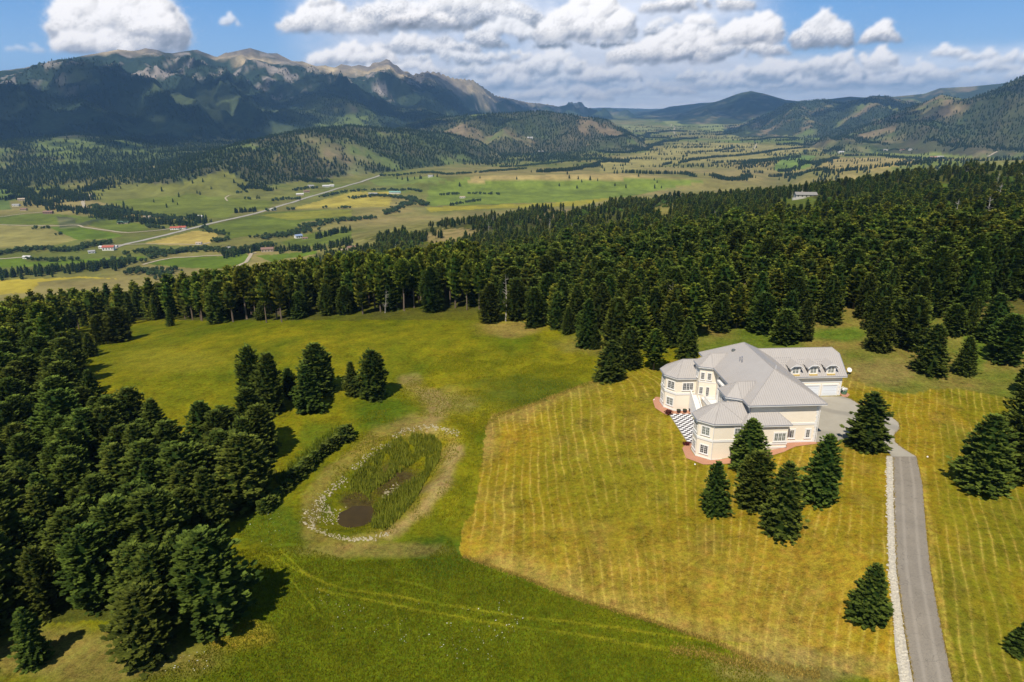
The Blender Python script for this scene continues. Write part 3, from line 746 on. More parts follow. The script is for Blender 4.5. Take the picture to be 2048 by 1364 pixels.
def blue_sky(az, el):
    t = sstep(-0.5, 11, el)
    lo = np.array((0.44, 0.62, 0.80)); hi = np.array((0.095, 0.265, 0.56))
    t = np.clip(el / 9.0, 0, 1) ** 0.6
    t2 = np.clip((el - 9) / 30.0, 0, 1)
    c = lo * (1 - t)[..., None] + hi * t[..., None]
    c = c * (1 - t2[..., None]) + np.array((0.06, 0.17, 0.42)) * t2[..., None]
    return c, t
def build_sky():
    A, E, col = sky_canvas()
    Ao = np.arange(54, 307, 2.0)
    A2 = np.concatenate([A, Ao])
    E2 = np.concatenate([E, [14.5, 17, 20, 24, 28, 33, 38, 44]])
    AA, EE = np.meshgrid(A2, E2)
    c, _ = blue_sky(AA, EE)
    aw = np.where(AA > 180, AA - 360, AA)
    th = np.radians(AA)
    n = fbm(np.sin(th) * 9, np.cos(th) * 9 + EE * 0.9, 5, 88)
    m = (sstep(0.02, 0.35, n) * 0.8 * sstep(53, 75, np.abs(aw)) * (1 - sstep(14, 26, EE)))[..., None]
    c = c * (1 - m) + np.array((0.68, 0.71, 0.77)) * m
    c[:len(E), :len(A)] = col
    c = c * np.array((1.10, 1.10, 1.12)) * (1 + np.array((0.80, 0.62, 0.42)) * np.exp(-np.clip(EE, 0, 90) / 2.6)[..., None])
    top = c[len(E) - 1, :len(A)].copy()
    for k in range(len(E), len(E2)):
        w = (E2[k] - 13) / 8
        if w < 1:
            c[k, :len(A)] = top * (1 - w) + c[k, :len(A)] * w
    R = 60000.0
    X = R * np.cos(np.radians(EE)) * np.sin(th); Y = R * np.cos(np.radians(EE)) * np.cos(th); Z = CH + R * np.sin(np.radians(EE))
    nr, nc = X.shape
    idx = np.arange(nr * nc).reshape(nr, nc)
    idx = np.concatenate([idx, idx[:, :1]], 1)
    q = np.stack([idx[:-1, :-1], idx[:-1, 1:], idx[1:, 1:], idx[1:, :-1]], -1).reshape(-1, 4)
    m = NT("sky_and_clouds")
    a = m.n('ShaderNodeAttribute', attribute_name='sky'); al = m.n('ShaderNodeAttribute', attribute_name='cover')
    em = m.n('ShaderNodeEmission'); tr = m.n('ShaderNodeBsdfTransparent'); mx = m.n('ShaderNodeMixShader')
    m.l(a.outputs['Color'], em.inputs[0]); m.l(al.outputs['Fac'], mx.inputs[0]); m.l(tr.outputs[0], mx.inputs[1]); m.l(em.outputs[0], mx.inputs[2])
    m.l(mx.outputs[0], m.out.inputs[0])
    m.m.cycles.emission_sampling = 'NONE'
    o = mesh_obj("sky", np.stack([X, Y, Z], -1).reshape(-1, 3), q, m.m, smooth=True)
    add_attr(o.data, 'sky', np.concatenate([np.clip(c, 0, 1.5), np.ones(X.shape + (1,))], -1).reshape(-1, 4), 'FLOAT_COLOR')
    add_attr(o.data, 'cover', 1 - sstep(26, 44, EE))
    tag(o, 'blue sky with white fair weather cumulus above the mountains', kind='structure')
build_sky()

# the air: one box of thin haze round the whole place
hb = 33000.0
z0, z1 = -420.0, 1050.0
v = [(x, y, z) for z in (z0, z1) for x, y in ((-hb, -hb), (hb, -hb), (hb, hb), (-hb, hb))]
hz = mesh_obj("haze", v, [(3, 2, 1, 0), (4, 5, 6, 7), (0, 1, 5, 4), (1, 2, 6, 5), (2, 3, 7, 6), (3, 0, 4, 7)])
hm = bpy.data.materials.new("thin_air"); hm.use_nodes = True
hm.node_tree.nodes.remove(hm.node_tree.nodes['Principled BSDF'])
pv = hm.node_tree.nodes.new('ShaderNodeVolumePrincipled')
pv.inputs['Color'].default_value = (0.34, 0.64, 1.0, 1)
pv.inputs['Density'].default_value = 5.0e-5
pv.inputs['Anisotropy'].default_value = 0.1
hm.node_tree.links.new(pv.outputs[0], hm.node_tree.nodes['Material Output'].inputs['Volume'])
hz.data.materials.append(hm)
tag(hz, 'thin pale blue summer haze over the valley', kind='stuff')
# unseen cumulus added above the frame to shade the mountains and far hills
def shade_clouds():
    r = random.Random(4)
    alt = 2500.0
    V, Fc = [], []
    ico = []
    t = (1 + 5 ** .5) / 2
    iv = [Vector(p).normalized() for p in ((-1, t, 0), (1, t, 0), (-1, -t, 0), (1, -t, 0), (0, -1, t), (0, 1, t), (0, -1, -t), (0, 1, -t), (t, 0, -1), (t, 0, 1), (-t, 0, -1), (-t, 0, 1))]
    fi = [(0, 11, 5), (0, 5, 1), (0, 1, 7), (0, 7, 10), (0, 10, 11), (1, 5, 9), (5, 11, 4), (11, 10, 2), (10, 7, 6), (7, 1, 8), (3, 9, 4), (3, 4, 2), (3, 2, 6), (3, 6, 8), (3, 8, 9), (4, 9, 5), (2, 4, 11), (6, 2, 10), (8, 6, 7), (9, 8, 1)]
    fv = []; cache = {}
    def mid(a, b):
        k = (min(a, b), max(a, b))
        if k not in cache: iv.append(((iv[a] + iv[b]) / 2).normalized()); cache[k] = len(iv) - 1
        return cache[k]
    for a, b, c in fi:
        ab, bc, ca = mid(a, b), mid(b, c), mid(c, a); fv += [(a, ab, ca), (b, bc, ab), (c, ca, bc), (ab, bc, ca)]
    # picture point shaded, reach along and across (metres)
    for px, py, w, dpt, n in SHADE:
        g = ground(px, py, 1500, 24000, 900)
        if not g: continue
        k = (alt - g[2]) / to_sun.z
        c = Vector(g) + to_sun * k
        az = math.atan2(g[0], g[1]); ux = Vector((math.cos(az), -math.sin(az), 0)); uy = Vector((math.sin(az), math.cos(az), 0))
        for i in range(n):
            p = c + ux * r.uniform(-.5, .5) * w + uy * r.uniform(-.5, .5) * dpt
            q = r.uniform(.16, .34) * min(w, dpt)
            n0 = len(V)
            for v in iv:
                s_ = q * (1 + .18 * math.sin(v.x * 7 + i) * math.cos(v.y * 6 + i))
                V.append((p.x + v.x * s_ * 1.15, p.y + v.y * s_ * 1.15, p.z + max(v.z, -.25) * s_ * .5))
            Fc.extend([(a + n0, b + n0, c_ + n0) for a, b, c_ in fv])
    m = NT('cloud_vapour'); m.b.inputs['Base Color'].default_value = (.85, .85, .87, 1)
    tr = m.n('ShaderNodeBsdfTransparent'); mx = m.n('ShaderNodeMixShader'); mx.inputs[0].default_value = 0.43
    m.l(tr.outputs[0], mx.inputs[1]); m.l(m.b.outputs[0], mx.inputs[2]); m.l(mx.outputs[0], m.out.inputs[0])
    tag(mesh_obj('unseen_clouds', V, Fc, m.m, smooth=True), 'unseen cumulus added overhead to shade the mountain slopes', kind='stuff')
SHADE = [(60, 290, 1300, 500, 7), (330, 262, 1200, 500, 7), (200, 285, 900, 350, 5), (40, 200, 2000, 1500, 12), (150, 235, 1700, 1300, 10), (130, 180, 1300, 900, 8), (300, 245, 1500, 700, 9), (420, 215, 1100, 900, 8), (470, 170, 700, 700, 6), (560, 180, 500, 900, 6), (640, 190, 1000, 900, 8), (380, 130, 500, 400, 4),
         (740, 200, 1000, 1100, 8), (870, 195, 1100, 1300, 8), (980, 215, 1200, 2000, 8), (1120, 222, 1500, 3500, 9), (60, 255, 1300, 500, 6), (240, 262, 1300, 450, 6), (760, 235, 900, 400, 4), (900, 250, 900, 500, 4),
         (1490, 200, 2600, 2600, 12), (1650, 215, 1500, 1000, 6), (1760, 205, 700, 700, 4), (1880, 225, 900, 500, 4), (1300, 225, 3000, 4000, 8)]
shade_clouds()
# ------------------------------------------------------------------ trees
def foliage_mat(name, dark, light, hue=0.02):
    m = NT(name)
    tone = m.n('ShaderNodeAttribute', attribute_name='tone')
    oi = m.n('ShaderNodeObjectInfo'); geo = m.n('ShaderNodeNewGeometry')
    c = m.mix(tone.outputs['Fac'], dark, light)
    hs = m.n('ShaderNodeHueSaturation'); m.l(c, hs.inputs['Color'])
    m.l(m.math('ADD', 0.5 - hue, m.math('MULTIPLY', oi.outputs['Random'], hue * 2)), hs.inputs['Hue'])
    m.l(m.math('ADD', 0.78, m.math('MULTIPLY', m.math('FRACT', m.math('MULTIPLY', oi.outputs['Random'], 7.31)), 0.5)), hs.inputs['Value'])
    m.l(hs.outputs[0], m.b.inputs['Base Color'])
    m.b.inputs['Roughness'].default_value = 0.85; m.b.inputs['Specular IOR Level'].default_value = 0.08
    tl = m.n('ShaderNodeBsdfTranslucent'); m.l(hs.outputs[0], tl.inputs[0])
    mx = m.n('ShaderNodeMixShader'); mx.inputs[0].default_value = 0.18
    m.l(m.b.outputs[0], mx.inputs[1]); m.l(tl.outputs[0], mx.inputs[2]); m.l(mx.outputs[0], m.out.inputs[0])
    return m.m
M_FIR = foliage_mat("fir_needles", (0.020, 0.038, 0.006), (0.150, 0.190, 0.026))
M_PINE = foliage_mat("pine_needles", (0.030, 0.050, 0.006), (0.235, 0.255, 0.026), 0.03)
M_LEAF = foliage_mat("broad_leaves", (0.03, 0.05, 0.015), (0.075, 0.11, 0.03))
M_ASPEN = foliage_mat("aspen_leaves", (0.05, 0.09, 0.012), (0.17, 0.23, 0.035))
M_DEAD = plain("bleached_wood", (0.42, 0.38, 0.32), 0.9)
M_BARK = plain("conifer_bark", (0.16, 0.12, 0.085), 0.95, var=0.35, nscale=2)

PROF = {
    'spruce': lambda t: (1 - t) ** 0.52 * (1 - 0.1 * t) * (0.74 + 0.26 * min(1, t / 0.25)),
    'round': lambda t: (max(0.0, 1 - t ** 2.6)) ** 0.62 * (0.78 + 0.22 * min(1, t / 0.3)),
    'pine': lambda t: (max(0.0, 1 - t ** 2.2)) ** 0.7 * (0.5 + 0.5 * min(1, t / 0.3)),
}
def kites(base, direc, length, width, up, tone, V, Fc, T):
    """one folded leaf-shaped spray of needles: two triangles sharing a spine"""
    n = len(V)
    side = direc.cross(up)
    if side.length < 1e-4: side = Vector((1, 0, 0))
    side.normalize()
    nrm = side.cross(direc).normalized()
    mid = base + direc * (length * 0.5)
    V += [base, mid + side * width - nrm * width * 0.35, base + direc * length, mid - side * width - nrm * width * 0.35]
    Fc += [(n, n + 1, n + 2), (n, n + 2, n + 3)]
    T += [tone * 0.5, tone, min(1, tone * 1.3), tone]  # new growth, plus lit tips and shaded gaps put into the tone
def conifer(style, h, r, seed, levels, kb, clumps, kl=0.62, kw=0.24, z0=0.05, core=0.62, bare=0.0):
    """crown mesh of a conifer of height h and radius r made of branch sprays in whorls"""
    R = random.Random(seed)
    SG = (-1.6, -0.8, 0, 0.8, 1.6) if levels > 17 or (style == 'pine' and levels > 12) else (-1, 0, 1)
    V, Fc, T = [], [], []
    lean = Vector((R.uniform(-.02, .02), R.uniform(-.02, .02), 0))
    zb = h * max(z0, bare)
    lob = [R.uniform(0.74, 1.16) for _ in range(9)]
    lobh = [R.uniform(0.78, 1.14) for _ in range(7)]
    def rad(t, a):
        k = (a / (2 * math.pi) * 9) % 9; i = int(k)
        l = lob[i % 9] * (1 - (k - i)) + lob[(i + 1) % 9] * (k - i)
        q = (t * 6.0 + a * 0.7) % 7; j = int(q)
        l2 = lobh[j % 7] * (1 - (q - j)) + lobh[(j + 1) % 7] * (q - j)
        return r * PROF[style](t) * l * l2
    for L in range(levels):
        t = (L + R.uniform(-.3, .3)) / (levels - 1) if 0 < L < levels - 1 else L / (levels - 1)
        t = min(t, 0.985)
        z = zb + (h - zb) * t
        rr = PROF[style](t)
        nb = max(3, int(round(kb * (0.35 + 0.75 * rr))))
        a0 = R.uniform(0, 6.28)
        for b in range(nb):
            a = a0 + b * 2 * math.pi / nb + R.uniform(-.3, .3)
            ln = max(rad(t, a % 6.283) * (R.uniform(0.76, 1.10) if R.random() < .8 else R.uniform(1.05, 1.28)), 0.03 * h)
            out = Vector((math.cos(a), math.sin(a), 0))
            tilt = (0.55 * t - 0.16) if style == 'spruce' else (0.60 * t - 0.02)
            nc_ = max(1, int(round(clumps * (0.4 + 0.7 * rr))))
            bt = R.uniform(0.15, 1.0)
            for c in range(nc_):
                f = 1 - (c / max(1, nc_)) * 0.62
                if c == 0: f = 0.9
                droop = -0.12 * ln * f * (1 - t) + 0.10 * ln * f * f
                p = Vector((0, 0, z)) + lean * z + out * (ln * f * 0.92) + Vector((0, 0, tilt * ln * f + droop))
                p += Vector((R.uniform(-.1, .1), R.uniform(-.1, .1), R.uniform(-.12, .12))) * ln * 0.7
                sc = (0.65 + 0.5 * rr) * R.uniform(0.8, 1.25)
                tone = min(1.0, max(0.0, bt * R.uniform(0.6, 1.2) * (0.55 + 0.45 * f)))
                for sgn in SG:
                    aa = a + sgn * R.uniform(0.45, 0.85)
                    dr = Vector((math.cos(aa), math.sin(aa), tilt * 0.8 + R.uniform(-0.15, 0.55))).normalized()
                    kites(p - dr * kl * sc * 0.45, dr, kl * sc * (1.15 if sgn == 0 else 1), kw * sc * 1.1, Vector((0, 0, 1)), tone, V, Fc, T)
    # leader
    kites(Vector((0, 0, h * 0.93)) + lean * h, Vector((0.02, 0.01, 1)), h * 0.08, kw * 0.55, Vector((1, 0, 0)), 0.8, V, Fc, T)
    # dense inner mass so that the crown is not see-through
    ns, nl = 9, 7
    n0 = len(V)
    for i in range(nl):
        t = i / (nl - 1) * 0.93
        for j in range(ns):
            a = j * 2 * math.pi / ns
            rr = rad(t, a) * core * R.uniform(0.8, 1.1)
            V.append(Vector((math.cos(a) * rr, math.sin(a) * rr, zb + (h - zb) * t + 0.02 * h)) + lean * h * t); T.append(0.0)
    for i in range(nl - 1):
        for j in range(ns):
            a, b = n0 + i * ns + j, n0 + i * ns + (j + 1) % ns
            Fc += [(a, b, b + ns), (a, b + ns, a + ns)]
    return V, Fc, T
def crown_mesh(name, data, mat):
    V, Fc, T = data
    me = bpy.data.meshes.new(name)
    v = np.array([tuple(p) for p in V], np.float32); f = np.array(Fc, np.int32)
    me.vertices.add(len(v)); me.vertices.foreach_set('co', v.ravel())
    me.loops.add(f.size); me.loops.foreach_set('vertex_index', f.ravel())
    me.polygons.add(len(f)); me.polygons.foreach_set('loop_start', np.arange(0, f.size, 3, dtype=np.int32)); me.polygons.foreach_set('loop_total', np.full(len(f), 3, np.int32))
    me.update(calc_edges=True)
    add_attr(me, 'tone', T)
    me.materials.append(mat)
    return me
def trunk_mesh(name, h, r, mat, sides=7, seed=0, stubs=0):
    R = random.Random(seed)
    V, Fc = [], []
    rings = [(0.0, 1.5), (0.03, 1.05), (0.3, 0.8), (0.65, 0.45), (1.0, 0.06)]
    for i, (t, k) in enumerate(rings):
        ox, oy = (R.uniform(-.012, .012) * h * (i > 0) for _ in range(2))
        for j in range(sides):
            a = j * 2 * math.pi / sides
            V.append((math.cos(a) * r * k * R.uniform(.9, 1.1) + ox, math.sin(a) * r * k * R.uniform(.9, 1.1) + oy, h * t - (0.25 if i == 0 else 0)))
    for i in range(len(rings) - 1):
        for j in range(sides):
            a, b = i * sides + j, i * sides + (j + 1) % sides
            Fc.append((a, b, b + sides, a + sides))
    Fc.append(tuple(range(len(V) - sides, len(V))))
    for k in range(stubs):
        z = h * R.uniform(0.25, 0.9); a = R.uniform(0, 6.28); L = h * R.uniform(0.10, 0.24) * (1.1 - z / h) + 0.5
        p0 = Vector((0, 0, z)); d = Vector((math.cos(a), math.sin(a), R.uniform(0.1, 0.7))).normalized()
        segs = [p0, p0 + d * L * 0.5, p0 + d * L + Vector((R.uniform(-.3, .3), R.uniform(-.3, .3), R.uniform(-.2, .5)))]
        s = d.cross(Vector((0, 0, 1))).normalized(); u = s.cross(d)
        rr = [r * 0.32, r * 0.22, r * 0.05]
        n = len(V)
        for p, q in zip(segs, rr):
            for aa in (0, 2.1, 4.2):
                V.append(tuple(p + s * math.cos(aa) * q + u * math.sin(aa) * q))
        for i in range(2):
            for j in range(3):
                a_, b_ = n + i * 3 + j, n + i * 3 + (j + 1) % 3
                Fc.append((a_, b_, b_ + 3, a_ + 3))
    me = bpy.data.meshes.new(name); me.from_pydata(V, [], Fc); me.materials.append(mat)
    return me

# near prototypes are 12 m tall
NEAR = {'spruce': [], 'round': [], 'pine': []}
for k in range(4):
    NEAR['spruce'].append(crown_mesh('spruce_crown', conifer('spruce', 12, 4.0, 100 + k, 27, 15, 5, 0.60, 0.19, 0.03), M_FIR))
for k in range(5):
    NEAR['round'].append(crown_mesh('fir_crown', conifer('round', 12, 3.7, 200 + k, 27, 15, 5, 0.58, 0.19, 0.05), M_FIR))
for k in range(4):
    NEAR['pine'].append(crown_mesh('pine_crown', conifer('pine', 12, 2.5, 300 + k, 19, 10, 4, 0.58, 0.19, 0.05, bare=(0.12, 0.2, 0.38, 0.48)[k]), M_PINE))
TRUNKS = [trunk_mesh('trunk', 12, 0.20 + 0.02 * k, M_BARK, 7, k, 5) for k in range(3)]

# mid-distance and far prototypes (unit: 12 m tall), only ever instanced
def proto_collection(name, meshes):
    c = bpy.data.collections.new(name)
    for i, me in enumerate(meshes):
        o = bpy.data.objects.new("%s_%02d" % (name, i), me); c.objects.link(o)
    return c
def join_tree(style, r, seed, levels, kb, clumps, kl, kw, mat, bare=0.0, trunk=True):
    me = crown_mesh('crown', conifer(style, 12, r, seed, levels, kb, clumps, kl, kw, 0.06, bare=bare, core=.7), mat)
    if trunk:
        V = [tuple(v.co) for v in me.vertices]; P = [tuple(p.vertices) for p in me.polygons]
        T = np.zeros(len(V), np.float32); me.attributes['tone'].data.foreach_get('value', T)
        n = len(V); s = 5
        for t, k in ((-.02, 0.26), (0.8, 0.10)):
            for j in range(s):
                a = j * 2 * math.pi / s; V.append((math.cos(a) * k, math.sin(a) * k, 12 * t))
        me2 = bpy.data.meshes.new('tree'); tf = [(n + j, n + (j + 1) % s, n + (j + 1) % s + s, n + j + s) for j in range(s)]
        me2.from_pydata(V, [], P + tf); add_attr(me2, 'tone', np.concatenate([T, np.zeros(2 * s)]))
        me2.materials.append(mat); me2.materials.append(M_BARK)
        mi = np.zeros(len(me2.polygons), np.int32); mi[len(P):] = 1
        me2.polygons.foreach_set('material_index', mi)
        return me2
    return me
def broadleaf(seed, n, h=9, r=4.2, s=1.0):
    R = random.Random(seed); V, Fc, T = [], [], []
    lobes = [(Vector((R.uniform(-.5, .5) * r, R.uniform(-.5, .5) * r, h * R.uniform(0.4, 0.78))), r * R.uniform(0.4, 0.65)) for _ in range(6)] + [(Vector((0, 0, h * 0.5)), r * 0.75)]
    for k in range(n):
        c, q = R.choice(lobes)
        d = Vector((R.gauss(0, 1), R.gauss(0, 1), R.gauss(0.25, 0.9))).normalized()
        p = c + d * q * R.uniform(0.75, 1.05)
        t = Vector((R.gauss(0, 1), R.gauss(0, 1), R.gauss(0, .6))).normalized()
        kites(p, t, s * R.uniform(.8, 1.4), s * 0.5, d, R.uniform(0.2, 1), V, Fc, T)
    for c, q in lobes:
        n0 = len(V)
        for i, (zz, k) in enumerate(((-.8, .5), (0, .85), (.75, .5))):
            for j in range(6):
                V.append(c + Vector((math.cos(j * 1.047) * k * q * .85, math.sin(j * 1.047) * k * q * .85, zz * q * .8))); T.append(0.1)
        for i in range(2):
            for j in range(6):
                a, b = n0 + i * 6 + j, n0 + i * 6 + (j + 1) % 6
                Fc += [(a, b, b + 6), (a, b + 6, a + 6)]
        for j in range(4): Fc.append((n0 + 12, n0 + 13 + j, n0 + 14 + j))
    return V, Fc, T
MID = proto_collection('stand_tree', [join_tree('pine', 2.5, 400, 13, 9, 3, 0.95, 0.34, M_PINE, 0.12), join_tree('spruce', 3.1, 401, 14, 10, 3, 0.95, 0.34, M_FIR), join_tree('round', 3.0, 402, 13, 10, 3, 0.95, 0.36, M_FIR),
                                      join_tree('pine', 2.4, 403, 11, 9, 3, 0.95, 0.34, M_PINE, 0.40), join_tree('pine', 2.7, 404, 12, 9, 3, 0.95, 0.36, M_PINE, 0.22), join_tree('round', 2.8, 405, 13, 10, 3, 0.95, 0.36, M_PINE), crown_mesh('aspen', broadleaf(620, 260, 9, 3.4, 0.75), M_ASPEN), trunk_mesh('snag', 12, 0.22, M_DEAD, 5, 950, 30)])
FARC = proto_collection('far_tree', [crown_mesh('far', conifer('spruce', 12, 3.0, 500 + k, 5, 5, 1, 2.4, 1.0, 0.03, core=.8), M_FIR) for k in range(3)])
LEAFC = proto_collection('valley_tree', [crown_mesh('leafy', broadleaf(600 + k, 60, s=1.5), M_LEAF) for k in range(3)])

def scatter(name, x, y, z, scale, rot, idx, coll, label, mat=None, group=None):
    me = bpy.data.meshes.new(name)
    me.vertices.add(len(x)); me.vertices.foreach_set('co', np.stack([x, y, z], -1).astype(np.float32).ravel())
    a = me.attributes.new('psc', 'FLOAT_VECTOR', 'POINT'); a.data.foreach_set('vector', np.asarray(scale, np.float32).ravel())
    add_attr(me, 'prot', rot)
    a = me.attributes.new('pix', 'INT', 'POINT'); a.data.foreach_set('value', np.asarray(idx, np.int32))
    o = bpy.data.objects.new(name, me); COL.objects.link(o)
    ng = bpy.data.node_groups.new(name + "_nodes", 'GeometryNodeTree')
    ng.interface.new_socket('Geometry', in_out='INPUT', socket_type='NodeSocketGeometry')
    ng.interface.new_socket('Geometry', in_out='OUTPUT', socket_type='NodeSocketGeometry')
    N = ng.nodes; Lk = ng.links
    gi = N.new('NodeGroupInput'); go = N.new('NodeGroupOutput')
    mp = N.new('GeometryNodeMeshToPoints'); ip = N.new('GeometryNodeInstanceOnPoints'); ci = N.new('GeometryNodeCollectionInfo')
    ci.inputs['Collection'].default_value = coll; ci.inputs['Separate Children'].default_value = True; ci.inputs['Reset Children'].default_value = True
    def na(nm, t):
        q = N.new('GeometryNodeInputNamedAttribute'); q.data_type = t; q.inputs['Name'].default_value = nm; return q.outputs['Attribute']
    cx = N.new('ShaderNodeCombineXYZ'); Lk.new(na('prot', 'FLOAT'), cx.inputs[2])
    Lk.new(gi.outputs[0], mp.inputs['Mesh']); Lk.new(mp.outputs[0], ip.inputs['Points']); Lk.new(ci.outputs[0], ip.inputs['Instance'])
    ip.inputs['Pick Instance'].default_value = True
    Lk.new(na('pix', 'INT'), ip.inputs['Instance Index']); Lk.new(cx.outputs[0], ip.inputs['Rotation']); Lk.new(na('psc', 'FLOAT_VECTOR'), ip.inputs['Scale'])
    Lk.new(ip.outputs[0], go.inputs[0])
    md = o.modifiers.new('scatter', 'NODES'); md.node_group = ng
    tag(o, label, kind='stuff')
    return o
# ------------------------------------------------------------------ where the trees stand
def tree_height(x, y, z, pytop):
    lo, hi = 0.5, 45.0
    for _ in range(30):
        m = (lo + hi) / 2
        if float(project(x, y, z + m)[1]) > pytop: lo = m
        else: hi = m
    return lo
NAMED = []     # px, py of the base, height and width in picture units, style, label, group
def T(px, py, hp, wp, st, label, group=None): NAMED.append((px, py, hp, wp, st, label, group))
T(240, 690, 75, 58, 'round', 'lone bushy dark fir casting a long shadow at the left end of the upper meadow')
T(341, 655, 42, 24, 'spruce', 'small slim spruce standing free between the far pine stand and the meadow')
T(156, 712, 55, 32, 'round', 'leftmost of three young firs beside the lone meadow fir')
T(181, 718, 52, 40, 'spruce', 'low bushy middle one of three young firs beside the lone meadow fir')
T(203, 692, 62, 34, 'round', 'taller rear one of three young firs beside the lone meadow fir')
T(508, 826, 132, 62, 'round', 'tall dense fir on the left side of the meadow clump above the pond hedge')
T(545, 834, 128, 66, 'round', 'second tall fir packed against the clump on the green slope above the hedge')
T(582, 800, 64, 34, 'round', 'short fir half hidden in the gap of the meadow clump')
T(640, 795, 108, 74, 'round', 'broad tall fir at the back of the meadow clump, highest on its right side')
T(622, 834, 104, 78, 'spruce', 'wide cone shaped spruce in front of the meadow clump, shadow to its right')
T(706, 797, 74, 44, 'spruce', 'smaller left fir of the pair standing above the pond')
T(748, 805, 104, 62, 'round', 'larger right fir of the pair standing above the pond')
T(1428, 1040, 116, 68, 'spruce', 'small dark spruce on the mown field, leftmost of the group below the house')
T(1497, 948, 110, 92, 'spruce', 'ragged olive green fir right against the front of the house bay')
T(1507, 1028, 126, 78, 'round', 'full dark fir in the middle of the group below the house')
T(1560, 1083, 158, 98, 'spruce', 'brownish open fir nearest the camera in the group below the house')
T(1640, 1018, 150, 96, 'spruce', 'tall pointed spruce on the right of the group below the house')
T(1732, 912, 128, 104, 'spruce', 'symmetrical blue green spruce beside the concrete apron')
T(1736, 1262, 136, 98, 'spruce', 'single spruce on the mown field beside the white gravel strip')
T(1955, 1000, 172, 130, 'spruce', 'very wide fir with low skirts on the lawn right of the drive')
T(2042, 980, 196, 110, 'round', 'tall fir behind the wide fir on the lawn right of the drive')
T(2052, 880, 130, 80, 'round', 'fir at the right edge of the lawn above the wide fir')
T(2050, 1330, 98, 84, 'spruce', 'spruce cut by the right edge near the bottom of the drive')
T(1220, 768, 88, 70, 'spruce', 'big low skirted fir at the corner of the mown field left of the house')
T(1259, 742, 88, 52, 'round', 'narrow fir behind the low skirted fir left of the house')
T(1308, 746, 88, 48, 'pine', 'thin ragged pine with bare lower limbs beside the far bay of the house')
T(1373, 722, 88, 56, 'spruce', 'even cone shaped fir just behind the far bay roof')
T(1226, 694, 66, 42, 'round', 'dark fir on the forest edge behind the narrow fir')
T(1190, 701, 52, 22, 'spruce', 'very slim young spruce at the forest edge above the mown field')
T(1136, 671, 58, 32, 'spruce', 'small spruce stepping out of the forest edge onto the meadow')
T(1068, 659, 84, 48, 'round', 'fir at the meadow edge third along from the bare dirt patch')
T(1032, 645, 86, 46, 'round', 'fir at the meadow edge second along from the bare dirt patch')
T(980, 650, 84, 50, 'round', 'fir with a wide shadow standing beside the bare dirt patch')
T(1166, 676, 56, 34, 'round', 'fir with a dark shaded foot at the bend of the forest edge')
T(1566, 693, 74, 58, 'round', 'rounded fir directly behind the garage wing ridge')
T(1606, 685, 88, 46, 'spruce', 'tall fir behind the garage wing, right of the rounded one')
T(1523, 672, 86, 58, 'round', 'wide fir on the forest edge above the main roof peak')
T(1438, 668, 80, 50, 'round', 'fir on the forest edge above the far corner of the main roof')
T(1655, 653, 104, 70, 'spruce', 'large fir with tiered branches beside the bright grass patch')
T(1754, 709, 116, 66, 'spruce', 'large spruce standing alone on the dry slope above the dish')
T(1786, 690, 92, 50, 'round', 'fir tucked behind the large spruce on the dry slope')
T(1822, 705, 112, 74, 'round', 'tall dark fir left of the clearing on the dry slope')
T(1857, 756, 108, 82, 'spruce', 'broad spruce lowest on the dry slope right of the garage')
T(1928, 756, 84, 54, 'spruce', 'small neat spruce beside the broad one low on the dry slope')
T(2009, 734, 106, 80, 'round', 'dark rounded fir lowest at the right end of the dry slope')
T(1982, 690, 104, 80, 'spruce', 'wide fir just above the dark rounded one at the right end of the slope')
T(1905, 676, 68, 50, 'round', 'short fir above the small neat spruce on the dry slope')
T(1936, 672, 78, 38, 'spruce', 'slim fir beside the green gully on the dry slope')
T(2055, 800, 80, 60, 'round', 'fir at the right edge of the picture beyond the mown lawn')
T(433, 1277, 214, 146, 'round', 'huge rounded fir at the tip of the near left wood')
T(298, 1348, 172, 126, 'round', 'dense fir nearest the bottom edge, left of the huge rounded fir')
T(325, 1262, 170, 100, 'round', 'fir rising between the huge rounded fir and the one at the bottom edge')
T(72, 1347, 132, 78, 'spruce', 'narrow fir with its own shadow in the bottom left corner')
T(95, 1245, 150, 80, 'round', 'fir above the narrow corner fir at the bottom left')
T(528, 643, 40, 44, 'spruce', 'low wide fir at the foot of the far pine stand')
T(600, 641, 58, 48, 'spruce', 'cone shaped fir with a shadow at the foot of the far pine stand')
T(655, 634, 66, 34, 'round', 'fir at the foot of the far pine stand beside the bare trunks')
T(690, 632, 60, 36, 'round', 'last leafy fir before the bare trunks of the far pine stand')

trees = []     # dict(x,y,z,h,r,style,label,group,named)
for px, py, hp, wp, st, lab, grp in NAMED:
    # the lowest skirt of a crown hangs below the foot of the trunk in a view from above
    dip = math.sin(PITCH + math.atan((py - 682) / F)) * wp / 2 * 0.72
    g = ground(px, py - dip, 30, 600, 500)
    if g is None: continue
    x, y, z = g
    h = tree_height(x, y, z, py - hp)
    dep = y * math.cos(PITCH) - (z - CH) * math.sin(PITCH)
    r = wp / 2 / F * dep
    trees.append(dict(x=x, y=y, z=z, h=h, r=r, style=st, label=lab, group=grp, named=True))

